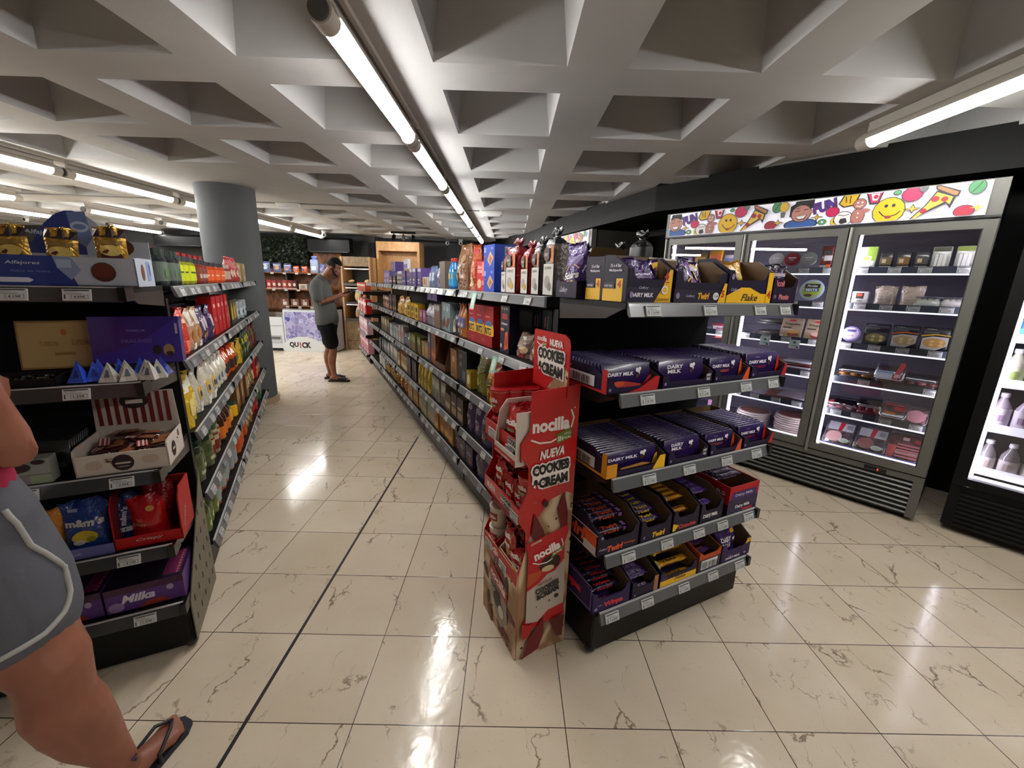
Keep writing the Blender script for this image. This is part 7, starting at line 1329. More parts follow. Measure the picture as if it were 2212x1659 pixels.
# ================================================================ BACK OF THE SHOP
def bx(x0, x1, y0, y1, z0, z1, m): b = MB(); b.box(x0, x1, y0, y1, z0, z1, m); return b
WD = nodemat('brown_wood')
def wood(name, c1, c2, sc=3):
    m, nt, b = nodemat(name); N = NT(nt); tc = N.n('ShaderNodeTexCoord').outputs['Object']
    mp = N.n('ShaderNodeMapping', {'Vector': tc, 'Scale': (sc, sc, .6 * sc)}).outputs[0]
    ns = N.n('ShaderNodeTexNoise', {'Vector': mp, 'Scale': 2.5, 'Detail': 5.0, 'Distortion': 1.6}).outputs[0]
    nt.links.new(N.mix(N.ramp(ns, .35, .65), lin(c1), lin(c2)), b.inputs['Base Color']); b.inputs['Roughness'].default_value = .5; return m
bpy.data.materials.remove(WD[0])
OLDW = wood('old_brown_wood', '#3f2412', '#8a5222'); LW = wood('light_wood', '#a07a50', '#b98f62', 6); OAK = wood('oak_panel', '#6f5a40', '#8f7655', 5)
# bakery wall unit
t = empty('bakery_shelves', (-5.75, 9.0, 0), 0, 'brown wooden wall shelves with packaged bread above the freezers', 'shelving unit')
b = MB(); b.box(0, 1.60, .32, .36, .80, 1.68, OLDW); b.box(1.45, 2.05, .32, .36, .9, 2.06, OLDW); b.build('back_panel', t)
for z in (1.255, 1.60, .905):
    b = MB(); b.box(0 if z > 1 else .75, 1.95, 0, .33, z - .02, z, OLDW); s = b.build('shelf', t)
    for i in range(7):
        if z < 1 and i < 3: continue
        o = bpy.data.objects.new('price_tag', ESL[i]); COL.objects.link(o); o.parent = s; o.location = (.18 + .26 * i, -.008, z - .04)
for x in (.0, .95): b = MB(); b.box(x, x + .03, .05, .33, .80, 1.60, mat('#1f140d', .5)); b.build('upright', t)
def bk(nm, me, x, y, z, lab, cat, group=None, rz=0): return put(nm, me, (x, y, z), rz, lab, cat, group)
for i, (c, c2, w_, h) in enumerate((('#8a5c34', '#b98a54', .16, .20), ('#4c5a8c', '#b4b8c4', .20, .20), ('#5a5e80', '#b08a70', .18, .18), ('#5c6084', '#b89078', .17, .17), ('#b8541c', '#8a8fa8', .13, .13), ('#b8541c', '#35508a', .13, .13))):
    bk('bread_bag', M(pouch(w_, .1, h, c, [('e', .5, .5, .36, .25, c2), ('r', .1, .75, .9, .85, '#b9bcc8')], seed=i), 'bread_bag'), (-5.50, -5.22, -4.98, -4.76, -4.58, -4.40)[i], 9.04, 1.601, f'{ORD[i]} bread bag from the foliage side on the top bakery shelf', 'bread bag', 'bread bags on the top bakery shelf')
bk('bread_bag', M(loaf(.17, .1, .34, '#8f98b4', [('r', .2, .2, .8, .5, '#b9bfd0')], kcol='#5a6ea8'), 'bread_bag'), -4.18, 9.04, 1.601, 'tall silver blue bread bag tied at the top', 'bread bag')
for i in range(3): bk('bread_bag', M(pouch(.15, .09, .19, '#4f4f74', [('e', .5, .4, .3, .2, '#8a8aa8')], seed=i + 30), 'bread_bag'), -4.02 + .16 * i, 9.05, 1.601, f'{ORD[i]} dark lilac bread bag behind the standing man', 'bread bag', 'dark lilac bread bags')
for i in range(8): bk('cake_pack', M(carton(.10 if i else .15, .08, .18, ['#8a3a24', '#5a1f34', '#8a2420', '#7a2a2c', '#5c1c1c', '#8a3a2c', '#6a1c14', '#3a1a14'][i], [('e', .5, .5, .3, .2, '#c0aa9a'), ('r', 0, 0, 1, .1, '#b9a4a0')]), 'cake_pack'), (-5.52, -5.28, -5.16, -5.05, -4.94, -4.83, -4.72, -4.62)[i], 9.03, 1.256, f'{ORD[i]} dark red cake packet from the foliage side, middle bakery shelf', 'cake pack', 'dark red cake packets')
for i in range(3): bk('cake_tray', M(carton(.17, .1, .11, '#a8a39c', [('e', .5, .5, .3, .3, '#7a6a5c'), ('r', .1, .1, .9, .2, '#6a4a3a')]), 'cake_tray'), -4.44 + .24 * i, 9.03, 1.256, f'{ORD[i]} white cake packet on the middle bakery shelf', 'cake pack', 'white cake packets')
for i in range(5): bk('cake_tray', M(carton(.17, .12, .14, '#6a4436', [('r', .25, .1, .75, .6, '#b9b0a8'), ('e', .4, .8, .1, .1, '#c9c4bc')]), 'cake_tray'), -4.86 + .215 * i, 9.03, .906, f'{ORD[i]} clear brown pastry box on the lowest bakery shelf', 'pastry box', 'clear brown pastry boxes')
# foliage wall: leafy panel
def leaves(name, x0, x1, z0, z1, y, n, label):
    b = MB(); b.box(x0, x1, y, y + .05, z0, z1, mat('#0b100b', .9)); r = random.Random(4)
    ms = [mat('#1c241a', .5), mat('#263024', .5), mat('#141a13', .5), mat('#323c2c', .5)]
    for i in range(n):
        c = Vector((r.uniform(x0, x1), y - r.uniform(.0, .09), r.uniform(z0, z1 - .08))); d = Vector((r.uniform(-1, 1), -r.uniform(.1, .8), r.uniform(-1, .6))).normalized(); s = d.orthogonal().normalized(); L = r.uniform(.05, .10)
        b.add([c, c + d * L * .5 + s * L * .3, c + d * L, c + d * L * .5 - s * L * .3], [(0, 1, 2, 3)], ms[i % 4])
    o = b.build(name); prop(o, label, 'foliage panel', kind='stuff'); return o
leaves('foliage', -6.6, -4.44, 1.82, 2.40, 9.38, 2600, 'dark artificial foliage covering the wall above the bakery shelves')
# air conditioners
def aircon(x0, x1, y, z0, z1, label):
    t = empty('air_conditioner', ((x0 + x1) / 2, y, z0), 0, label, 'air conditioner'); w_ = x1 - x0; h = z1 - z0
    b = MB(); b.prism([(0, .02), (.05, 0), (.20, 0), (.20, h), (.03, h), (0, h - .04)], w_, mat('#060607', .5, spec=.2), axis=0, o=-w_ / 2); b.build('casing', t)
    b = MB(); b.box(-w_ / 2 + .04, w_ / 2 - .04, .0, .04, .004, .018, mat('#1f1f22', .3)); b.build('air_flap', t)
aircon(-4.30, -3.42, 9.10, 2.03, 2.33, 'black wall air conditioner beside the foliage')
aircon(-7.45, -6.45, 9.02, 2.07, 2.30, 'black air conditioner on the far wall, partly hidden by the column')
# chest freezer with flower panel
def petal_mat():
    m, nt, b = nodemat('blue_flower_print'); N = NT(nt); tc = N.n('ShaderNodeTexCoord').outputs['Object']
    v = N.n('ShaderNodeTexVoronoi', {'Vector': tc, 'Scale': 13.0}); e = N.n('ShaderNodeTexVoronoi', {'Vector': tc, 'Scale': 13.0}, feature='DISTANCE_TO_EDGE').outputs[0]
    sp = N.n('ShaderNodeSeparateColor', {0: v.outputs['Color']})
    c = N.mix(sp.outputs[0], lin('#3f4a94'), lin('#b0b2d4')); c = N.mix(N.math('MULTIPLY', sp.outputs[1], .5), c, lin('#8f7aa8')); c = N.mix(N.ramp(e, .0, .05, .7, 0), c, lin('#d8d8e8'))
    nt.links.new(c, b.inputs['Base Color']); b.inputs['Roughness'].default_value = .4; return m
PET = petal_mat(); FW_ = mat('#c9ced2', .35, coat=.3)
t = empty('chest_freezer', (-4.64, 8.50, 0), 0, 'chest freezer with a blue flower panel reading quick', 'freezer')
b = MB(); b.box(0, 1.05, .01, .40, .03, .80, FW_); b.box(0, 1.05, 0, .40, .80, .86, mat('#b9bfc4', .3)); b.build('body', t)
b = MB(); b.box(0, .86, -.008, .0, .02, .84, FW_)
art(b, lambda u, v, k: (.43 + u, -.008 - .0006 * k, .02 + v), .86, .82, [('r', .03, .26, .97, .97, PET), ('e', .42, .06, .50, .30, '#d0d4d6'), ('r', .0, 0, 1, .06, '#d0d4d6'), ('t', 'QU', .20, .145, .15, {'w': .22, 'b': .05}, '#201418'), ('t', '!', .355, .145, .15, {'b': .06, 'w': .035}, '#c0281c'), ('t', 'CK', .50, .145, .15, {'w': .22, 'b': .05}, '#201418')])
b.build('flower_panel', t)
b = MB(); b.box(.87, 1.05, -.008, .0, .02, .84, FW_); art(b, lambda u, v, k: (.96 + u, -.008 - .0006 * k, .02 + v), .17, .82, [('r', .05, .26, .9, .97, PET), ('r', .5, .86, .9, .9, '#4a4a50'), ('e', .3, .12, .08, .03, '#6a6a74')]); b.build('side_panel', t)
b = MB(); b.box(.02, 1.03, .03, .38, .862, .868, CLEAR); b.build('glass_lid', t)
t = empty('chest_freezer', (-5.55, 8.52, 0), 0, 'plain white chest freezer with a curved glass lid by the column', 'freezer')
b = MB(); b.box(0, .88, .0, .45, .06, .70, FW_); b.box(.0, .88, -.006, .0, .52, .53, mat('#8f959a', .4)); b.box(.02, .86, .02, .6, 0, .06, mat('#1a1a1a', .5)); art(b, lambda u, v, k: (.70 + u, -.0015 * k, .16 + v), .26, .16, [('r', 0, 0, 1, 1, '#8a9096'), ('r', .04, .05, .96, .92, '#aeb4b8'), ('r', .1, .5, .9, .85, '#55595c')]); b.build('body', t)
b = MB(); b.prism([(.0, .70), (.45, .70), (.45, .86), (.38, .86), (.12, .80)], .02, mat('#8f9498', .3), axis=0, o=0); b.prism([(.0, .70), (.45, .70), (.45, .86), (.38, .86), (.12, .80)], .02, mat('#8f9498', .3), axis=0, o=.86); b.build('lid_frame', t)
b = MB(); b.prism([(.01, .705), (.12, .795), (.38, .855), (.45, .855), (.45, .850), (.38, .850), (.12, .79)], .84, CLEAR, axis=0, o=.02); b.build('glass_lid', t)
# bake-off cabinet
t = empty('bakery_cabinet', (-3.56, 8.90, 0), 0, 'tall oak bread cabinet with black lit compartments beside the standing man', 'cabinet')
b = MB(); W_ = .62; b.box(0, .035, 0, .7, 0, 1.95, LW); b.box(W_ - .035, W_, 0, .7, 0, 1.95, LW); b.box(.035, W_ - .035, .02, .7, 0, .62, OAK); b.box(.035, W_ - .035, .02, .7, 1.76, 1.95, OAK); b.box(.035, W_ - .035, .55, .7, .62, 1.76, mat('#2a2826', .5)); b.build('cabinet_body', t)
b = MB(); art(b, lambda u, v, k: (W_ * .68 + u, .02 - .001 * k, .50 + v), .26, .13, [('e', .5, .5, .46, .46, '#16120f')]); art(b, lambda u, v, k: (W_ * .72 + u, .02 - .001 * k, .38 + v), .1, .1, [('r', .1, .1, .9, .9, '#a8977c'), ('t', 'x', .5, .5, .4, {}, '#5a4a38')]); b.box(.035, W_ - .035, .018, .02, .20, .206, BK); b.build('emblem', t)
for i, z in enumerate((.66, 1.01, 1.40)):
    b = MB(); b.box(.035, W_ - .035, 0, .55, z - .04, z + .012, mat('#5a5652', .3, .3)); b.build('shelf', t)
    b = MB(); b.box(.06, W_ - .06, .04, .06, z + .30, z + .312, mat('#fff2dc', .5, emit=2.2)); b.build('lamp_strip', t)
    for q in range(12): pass
for i, (x, z, rx, rz_) in enumerate(((.16, 1.45, .07, .035), (.50, 1.45, .06, .045), (.28, 1.14, .07, .12), (.42, 1.10, .05, .09), (.27, .83, .055, .15))):
    b = MB(); b.sphere((0, 0, 0), rx, .05, rz_, mat('#c9a878' if i != 3 else '#a86a44', .6), 14, 8); put('bread_loaf', M(b, 'bread_loaf'), (-3.56 + x, 9.04, z), 0, ['flat pale loaf in the upper compartment', 'small pale loaf in the upper compartment by the edge', 'pale upright loaf in the middle compartment', 'reddish loaf in the middle compartment', 'long upright baguette in the lower compartment'][i] + ' of the bread cabinet', 'bread', None, rot=(0, R(6 * i - 10), 0))
# light wooden cabinet with open top
t = empty('display_cabinet', (-2.92, 9.28, 0), 0, 'pale wooden cabinet with an open niche under the black spotlights', 'cabinet')
b = MB(); W_ = .93; b.box(0, .05, 0, .5, 0, 2.30, LW); b.box(W_ - .05, W_, 0, .5, 0, 2.30, LW); b.box(.05, W_ - .05, 0, .5, 2.11, 2.30, LW); b.box(.05, W_ - .05, .3, .5, 0, 2.11, LW); b.build('cabinet_body', t)
b = MB(); b.box(.05, W_ - .05, .02, .30, 1.0, 1.03, LW); b.build('shelf', t)
# spotlight bar
t = empty('spotlight_bar', (-2.36, 8.55, 2.36), 0, 'black ceiling bar with three small spotlights', 'spotlight')
b = MB(); b.box(-.02, .46, -.02, .02, .03, .068, BK); b.build('bar', t)
for i in range(3):
    b = MB(); x = .03 + .19 * i; b.tube((x, 0, .03), (x, 0, -.01), .008, BK); b.tube((x, .04, .0), (x, -.03 + .02 * i, -.075), .034, BK if i != 1 else mat('#8a8a86', .3, .5)); b.build('spot_head', t)
SP = bpy.data.lights.new('spot_lamp', 'SPOT'); SP.energy = 13; SP.spot_size = R(95); SP.color = (1, .88, .74); SP.shadow_soft_size = .03
o = bpy.data.objects.new('spot_lamp', SP); COL.objects.link(o); o.location = (-2.36, 8.62, 2.30); o.rotation_euler = (R(68), 0, 0); o['label'] = 'warm lamp of the spotlight bar'
# domes, exit boxes, conduit
def camera_dome(x, y, label):
    t = empty('security_camera', (x, y, 2.43), 0, label, 'security camera'); b = MB(); b.lathe([(.045, 0), (.05, -.03), (.035, -.05)][::-1], mat('#c9c9c9', .4), (0, 0, 0), 16); b.build('base', t)
    b = MB(); b.sphere((0, -.01, -.085), .045, .045, .048, mat('#cdcdcd', .35), 16, 10); b.build('housing', t)
    b = MB(); b.sphere((.006, -.042, -.092), .022, .018, .026, mat('#050505', .1), 12, 8); b.build('lens', t)
camera_dome(-3.78, 8.75, 'white dome camera over the black air conditioner'); camera_dome(-1.45, 9.75, 'white dome camera near the wooden cabinet'); camera_dome(-1.15, 9.7, 'second white dome camera beside the end of the tube row'); camera_dome(-8.35, 7.55, 'white dome camera above the blue biscuit cartons')
def exit_box(x, y, label):
    t = empty('emergency_light', (x, y, 2.43), R(4), label, 'emergency light'); b = MB(); b.rbox(-.14, .14, -.04, .04, -.055, -.002, .01, mat('#d6d4ce', .4)); b.build('body', t)
    b = MB(); b.rbox(-.12, .12, -.034, .034, -.072, -.055, .01, mat('#e8e8ee', .3, coat=.4)); b.build('diffuser', t)
exit_box(-2.90, 5.70, 'white emergency light on the ceiling beside the column'); exit_box(-.28, 5.86, 'white emergency light beside the centre tube row')
for i, (x0, x1, y0, y1) in enumerate(((-9.5, -3.06, 5.35, 5.69), (-2.74, -.44, 5.70, 5.84))):
    b = MB(); b.tube((x0, y0, 2.42), (x1, y1, 2.42), .0085, mat('#8a8680', .5)); o = b.build('cable_conduit'); prop(o, ('grey conduit running across the ceiling past the column', 'grey conduit between the two emergency lights')[i], 'conduit')
b = MB(); b.prism([(-2.2, 9.4), (-.9, 9.9), (-.9, 10.1), (-2.3, 9.9)], .05, mat('#1c1c1d', .5), axis=2, o=2.375); o = b.build('trim_3'); o['kind'] = 'structure'; o['label'] = 'low black ceiling panel edge near the back wall'
# ================================================================ PEOPLE
def limb(b, pts, m, n=14, fwd=Vector((1, 0, 0)), cap=True, pw=2.0):
    """closed tapering tube through pts [(pos, r_side, r_forward)], rounded ends."""
    P = [Vector(p[0]) for p in pts]; N = len(P); rings = []
    def frame(i):
        t = (P[min(i + 1, N - 1)] - P[max(i - 1, 0)]).normalized(); f = (fwd - t * fwd.dot(t))
        f = f.normalized() if f.length > .05 else t.orthogonal().normalized(); return t, f, t.cross(f)
    def ring(c, f, s, rf, rs):
        o = []
        for k in range(n):
            a = 2 * PI * k / n; ca, sa = math.cos(a), math.sin(a); q = (abs(ca) ** pw + abs(sa) ** pw) ** (-1 / pw); o.append(c + f * ca * q * rf + s * sa * q * rs)
        return o
    t, f, s = frame(0)
    if cap:
        for a in (80, 50, 20): rings.append(ring(P[0] - t * min(pts[0][1], pts[0][2]) * math.sin(R(a)), f, s, pts[0][2] * math.cos(R(a)), pts[0][1] * math.cos(R(a))))
    for i in range(N):
        t, f, s = frame(i); rings.append(ring(P[i], f, s, pts[i][2], pts[i][1]))
    if cap:
        for a in (20, 50, 80): rings.append(ring(P[-1] + t * min(pts[-1][1], pts[-1][2]) * math.sin(R(a)), f, s, pts[-1][2] * math.cos(R(a)), pts[-1][1] * math.cos(R(a))))
    b.loft(rings, m)
def fuse(o, vox, it=4, fac=.5):
    md = o.modifiers.new('fuse', 'REMESH'); md.mode = 'VOXEL'; md.voxel_size = vox; md.use_smooth_shade = True
    s = o.modifiers.new('soften', 'SMOOTH'); s.iterations = it; s.factor = fac
def skin(name, c, c2):
    m, nt, b = nodemat(name); N = NT(nt); tc = N.n('ShaderNodeTexCoord').outputs['Object']
    f = N.n('ShaderNodeTexNoise', {'Vector': tc, 'Scale': 9.0, 'Detail': 3.0}).outputs[0]
    nt.links.new(N.mix(N.ramp(f, .35, .7), lin(c), lin(c2)), b.inputs['Base Color']); b.inputs['Roughness'].default_value = .5
    b.inputs['Subsurface Weight'].default_value = .12; b.inputs['Subsurface Scale'].default_value = .01; b.inputs['Subsurface Radius'].default_value = (1, .4, .25); return m
def cloth(name, c, sc=160, bump=.3):
    m, nt, b = nodemat(name); N = NT(nt); tc = N.n('ShaderNodeTexCoord').outputs['Object']
    f = N.n('ShaderNodeTexNoise', {'Vector': tc, 'Scale': sc, 'Detail': 2.0}).outputs[0]; k = lin(c)
    nt.links.new(N.mix(f, tuple(x * .8 for x in k[:3]) + (1,), k), b.inputs['Base Color']); b.inputs['Roughness'].default_value = .9; b.inputs['Specular IOR Level'].default_value = .2
    w_ = N.n('ShaderNodeTexNoise', {'Vector': tc, 'Scale': 7.0, 'Detail': 3.0, 'Distortion': .6}).outputs[0]
    bm = N.n('ShaderNodeBump', {'Height': w_, 'Strength': bump, 'Distance': .02}); nt.links.new(bm.outputs[0], b.inputs['Normal']); return m
V = Vector
def hand(b, m, wrist, dirn, palm_n, side, curl=.6, s=1.0):
    """palm plus five bent fingers; dirn = finger direction, palm_n = palm normal, side = towards the thumb."""
    d = V(dirn).normalized(); pn = V(palm_n).normalized(); sd = V(side).normalized(); w_ = V(wrist)
    limb(b, [(w_, .022 * s, .027 * s), (w_ + d * .03 * s, .015 * s, .034 * s), (w_ + d * .07 * s, .013 * s, .040 * s), (w_ + d * .085 * s, .011 * s, .038 * s)], m, 12, fwd=sd)
    for k, (off_, L) in enumerate(((.028, .070), (.010, .078), (-.009, .073), (-.027, .058))):
        p = w_ + d * .085 * s + sd * off_ * s; q = [p]; a = .15; 
        for j, fr_ in enumerate((.42, .32, .26)):
            a += curl * (.9 + .1 * k); q.append(q[-1] + (d * math.cos(a) + pn * math.sin(a)) * L * fr_ * s)
        limb(b, [(q[0], .009 * s, .009 * s), (q[1], .0085 * s, .0085 * s), (q[2], .008 * s, .008 * s), (q[3], .0068 * s, .0068 * s)], m, 8, fwd=sd)
    p = w_ + d * .025 * s + sd * .026 * s; q1 = p + (d * .6 + sd * .7 + pn * .25).normalized() * .035 * s; q2 = q1 + (d * .9 + sd * .2 + pn * .45).normalized() * .03 * s; q3 = q2 + (d * .9 + pn * .5).normalized() * .02 * s
    limb(b, [(p, .013 * s, .013 * s), (q1, .0105 * s, .0105 * s), (q2, .010 * s, .010 * s), (q3, .008 * s, .008 * s)], m, 8, fwd=pn)
def head(b, m, c, f, up, s=1.0):
    """skull, jaw, nose, ears; c = head centre, f = facing direction."""
    f = V(f).normalized(); up = V(up).normalized(); r = f.cross(up).normalized()
    def E(off_, rf, rs, ru):
        o = c + f * off_[0] * s + r * off_[1] * s + up * off_[2] * s; vs = []; n, k = 20, 12
        for j in range(k + 1):
            t = PI * j / k
            for i in range(n): a = 2 * PI * i / n; vs.append(o + (f * rf * math.sin(t) * math.cos(a) + r * rs * math.sin(t) * math.sin(a) - up * ru * math.cos(t)) * s)
        b.add(vs, [(j * n + i, j * n + (i + 1) % n, (j + 1) * n + (i + 1) % n, (j + 1) * n + i) for j in range(k) for i in range(n)], m, True)
    E((-.012, 0, .028), .098, .077, .088); E((.030, 0, -.045), .062, .056, .068); E((.052, 0, -.088), .030, .032, .024); E((.070, 0, .030), .020, .050, .014)
    E((.088, 0, -.022), .022, .013, .016); E((.082, 0, .004), .014, .009, .026); E((.070, 0, -.058), .018, .024, .010)
    for sg in (-1, 1): E((.055, sg * .040, -.018), .025, .022, .024); E((-.008, sg * .077, -.012), .018, .009, .032)
def eyes(t, c, f, up, s=1.0, iris='#2a1a10'):
    f = V(f).normalized(); up = V(up).normalized(); r = f.cross(up).normalized()
    for sg in (-1, 1):
        b = MB(); o = c + (f * .076 + r * sg * .031 + up * .006) * s; b.sphere(o, .0125 * s, .0125 * s, .0105 * s, mat('#8f8178', .3), 12, 8); b.sphere(o + f * .007 * s - up * .002 * s, .0065 * s, .0065 * s, .0065 * s, mat(iris, .15), 10, 6); b.build('eye', t)
        b = MB(); limb(b, [(c + (f * .088 + r * sg * .016 + up * .028) * s, .003, .004), (c + (f * .086 + r * sg * .034 + up * .033) * s, .003, .0045), (c + (f * .074 + r * sg * .052 + up * .027) * s, .002, .003)], mat('#1a100c', .8), 8); b.build('eyebrow', t)
    b = MB(); limb(b, [(c + (f * .080 - r * .020 - up * .060) * s, .003, .004), (c + (f * .089 - up * .059) * s, .006, .005), (c + (f * .080 + r * .020 - up * .060) * s, .003, .004)], mat('#8a4a40', .5), 8); b.build('lips', t)
# ---------------- the man at the end of the aisle, facing +x, looking down at a box in his hands
SK = skin('tanned_skin', '#7a4a34', '#8f5a40')
O = V((-2.655, 6.09, 0)); man = empty('person', O, R(8), 'man in a grey t-shirt and black shorts reading a small box in the aisle', 'person')
b = MB(); sy = lambda y: y
hipc = V((-.02, 0, .93)); sh = V((-.10, 0, 1.44)); hd = V((.125, -.015, 1.655)); hf_ = V((.88, -.12, -.45)); hu = V((.45, -.03, .88))
limb(b, [((-.03, 0, .86), .16, .11), ((-.03, 0, .95), .165, .115), ((-.035, 0, 1.08), .145, .10), ((-.055, 0, 1.22), .165, .115), ((-.085, 0, 1.36), .175, .105), ((-.085, 0, 1.42), .14, .075), ((-.06, 0, 1.475), .08, .065)], SK, 18)
limb(b, [((-.07, 0, 1.44), .062, .065), ((-.03, 0, 1.50), .058, .060), ((.03, -.005, 1.56), .058, .062), ((.085, -.01, 1.62), .058, .066)], SK)
head(b, SK, hd, hf_, hu)
for sg, foot in ((1, -.065), (-1, .045)):       # far leg a little behind, near leg in front
    y = .095 * sg
    limb(b, [((-.02 + foot * .3, y, .90), .085, .095), ((-.01 + foot * .5, y, .72), .078, .085), ((foot, y * 1.05, .52), .056, .060), ((foot + .006, y * 1.05, .46), .052, .056), ((foot - .02, y * 1.05, .36), .054, .062), ((foot - .025, y * 1.05, .27), .048, .052), ((foot - .01, y * 1.05, .14), .034, .037), ((foot, y * 1.05, .08), .034, .040)], SK)
    limb(b, [((foot - .045, y * 1.05, .055), .030, .030), ((foot + .03, y * 1.05, .05), .034, .036), ((foot + .11, y * 1.08, .04), .042, .022), ((foot + .165, y * 1.1, .036), .042, .016)], SK, fwd=V((0, 0, 1)))
    for k in range(5): limb(b, [((foot + .165, y * 1.1 + (k - 2) * .016 * -sg, .034), .010, .010), ((foot + .20 - .006 * k, y * 1.12 + (k - 2) * .017 * -sg, .032), .009 + (.003 if k == 0 else 0), .009)], SK, 8, fwd=V((0, 0, 1)))
for sg in (1, -1):
    y = sg * .185; el = V((-.03, sg * .225, 1.17)); wr = V((.205, sg * .085 - .02, 1.265 + .015 * (sg > 0)))
    limb(b, [((-.085, y - sg * .02, 1.395), .046, .050), ((-.075, y + sg * .02, 1.33), .047, .050), (el + V((-.02, 0, .04)), .043, .046), (el, .040, .043), (el.lerp(wr, .3), .040, .044), (el.lerp(wr, .7), .031, .034), (wr, .024, .029)], SK)
    hand(b, SK, wr, (.85, -sg * .25, .12), (0, -sg * .6, .8), (.1, -sg * .8, .6), .45)
body = b.build('body', man); fuse(body, .0065, 3)
eyes(man, hd, hf_, hu)
CT = cloth('grey_jersey', '#5c5c5b'); CS = cloth('black_shorts_cloth', '#111112', bump=.4)
b = MB()
limb(b, [((-.03, 0, .905), .205, .160), ((-.03, 0, .95), .202, .158), ((-.035, 0, 1.06), .188, .146), ((-.06, 0, 1.20), .190, .142), ((-.09, 0, 1.33), .212, .145), ((-.09, 0, 1.42), .195, .118), ((-.065, 0, 1.475), .105, .088)], CT, 20)
for sg in (1, -1): limb(b, [((-.085, sg * .15, 1.42), .076, .080), ((-.085, sg * .20, 1.37), .076, .080), ((-.065, sg * .235, 1.27), .070, .074), ((-.06, sg * .242, 1.235), .071, .075)], CT, 14)
o = b.build('t_shirt', man, label='grey short sleeved t-shirt'); fuse(o, .010, 5)
b = MB()
limb(b, [((-.03, 0, .83), .190, .142), ((-.03, 0, .96), .186, .140)], CS, 18)
for sg, foot in ((1, -.065), (-1, .045)): limb(b, [((-.025, sg * .09, .88), .098, .118), ((-.012 + foot * .4, sg * .10, .74), .098, .112), ((foot * .8, sg * .105, .59), .095, .102), ((foot * .8, sg * .105, .575), .094, .100)], CS, 16)
o = b.build('shorts', man, label='black knee length shorts'); fuse(o, .010, 4)
# hair: short on the sides, longer on top
b = MB(); HB = mat('#0a0807', .85, spec=.2); f_ = hf_.normalized(); u_ = hu.normalized(); u_ = (u_ - f_ * u_.dot(f_)).normalized(); r_ = f_.cross(u_)
def cap_(rf, rs, ru, lim, off_, mt, zc=.03):
    n, k = 20, 10; vs = []; c = hd + f_ * off_ + u_ * zc
    for j in range(k + 1):
        t = PI * (1 - j / k * lim)
        for i in range(n): a = 2 * PI * i / n; vs.append(c + f_ * rf * math.sin(t) * math.cos(a) + r_ * rs * math.sin(t) * math.sin(a) - u_ * ru * math.cos(t))
    b.add(vs, [(j * n + i, j * n + (i + 1) % n, (j + 1) * n + (i + 1) % n, (j + 1) * n + i) for j in range(k) for i in range(n)], mt, True)
cap_(.0975, .0805, .107, .41, -.002, HB, .036); cap_(.096, .0835, .092, .58, -.020, mat('#1c120d', .9), .022)
b.build('hair', man, label='short black hair faded at the sides')
b = MB(); limb(b, [(hd + f_ * .018 + r_ * .058 - u_ * .030, .012, .020), (hd + f_ * .052 + r_ * .045 - u_ * .072, .014, .020), (hd + f_ * .080 - u_ * .096, .022, .018), (hd + f_ * .052 - r_ * .045 - u_ * .072, .014, .020), (hd + f_ * .018 - r_ * .058 - u_ * .030, .012, .020)], mat('#20140f', .85), 10, fwd=u_)
b.build('beard', man, label='short dark beard')
for sg, foot in ((1, -.065), (-1, .045)):
    b = MB(); y = .1 * sg; b.prism([(foot - .085, y - .036), (foot + .06, y - .044), (foot + .19, y - .05), (foot + .215, y), (foot + .19, y + .048), (foot + .06, y + .042), (foot - .085, y + .036), (foot - .10, y)], .022, mat('#0c0c0c', .6), axis=2, o=.002)
    limb(b, [((foot + .05, y, .050), .050, .018), ((foot + .11, y, .042), .054, .024), ((foot + .165, y, .034), .052, .018)], mat('#0c0c0c', .55), 14, fwd=V((0, 0, 1))); b.build('slide_sandal', man)
b = MB(); b.box(-.075, .075, -.05, .05, -.010, .010, card('#2a1a18')); art(b, on_top(.010, -.05), .15, .10, [('r', .04, .08, .96, .92, '#b9b0a8'), ('r', .2, .3, .8, .7, '#5a4a44')])
o = put('small_box', M(b, 'small_box'), O + V((.315, .01, 1.318)), 0, 'small flat box with a pale lid held open by the man', 'box', None, rot=(0, R(-18), R(8)))
# ---------------- the person walking in at the picture edge
SW = skin('sunburnt_skin', '#8a5542', '#99614c'); OW = V((-1.15, .86, 0))
wom = empty('person', (0, 0, 0), 0, 'person walking in grey shorts with white piping, pink top and flip-flops', 'person')
b = MB(); Y = V((0, 1, 0))
hipR = V((-1.250, .885, .86)); kn = V((-1.146, .866, .475)); an = V((-1.098, .908, .095))
hipL = V((-1.44, .87, .86)); knL = V((-1.52, .95, .48)); anL = V((-1.60, .80, .14))
limb(b, [(hipR + V((-.02, 0, .02)), .088, .10), (hipR.lerp(kn, .25) + V((0, -.01, 0)), .090, .104), (hipR.lerp(kn, .5) + V((0, -.022, 0)), .086, .104), (hipR.lerp(kn, .75) + V((0, -.022, 0)), .076, .092), (kn + V((0, -.016, .05)), .070, .082), (kn + V((0, -.018, 0)), .067, .078), (kn + V((.004, -.026, -.06)), .067, .080), (kn.lerp(an, .3) + V((.006, -.030, 0)), .067, .080), (kn.lerp(an, .5) + V((.004, -.022, 0)), .060, .070), (kn.lerp(an, .75) + V((0, -.006, 0)), .043, .048), (an + V((0, 0, .02)), .030, .035), (an, .033, .037)], SW, 18, fwd=Y)
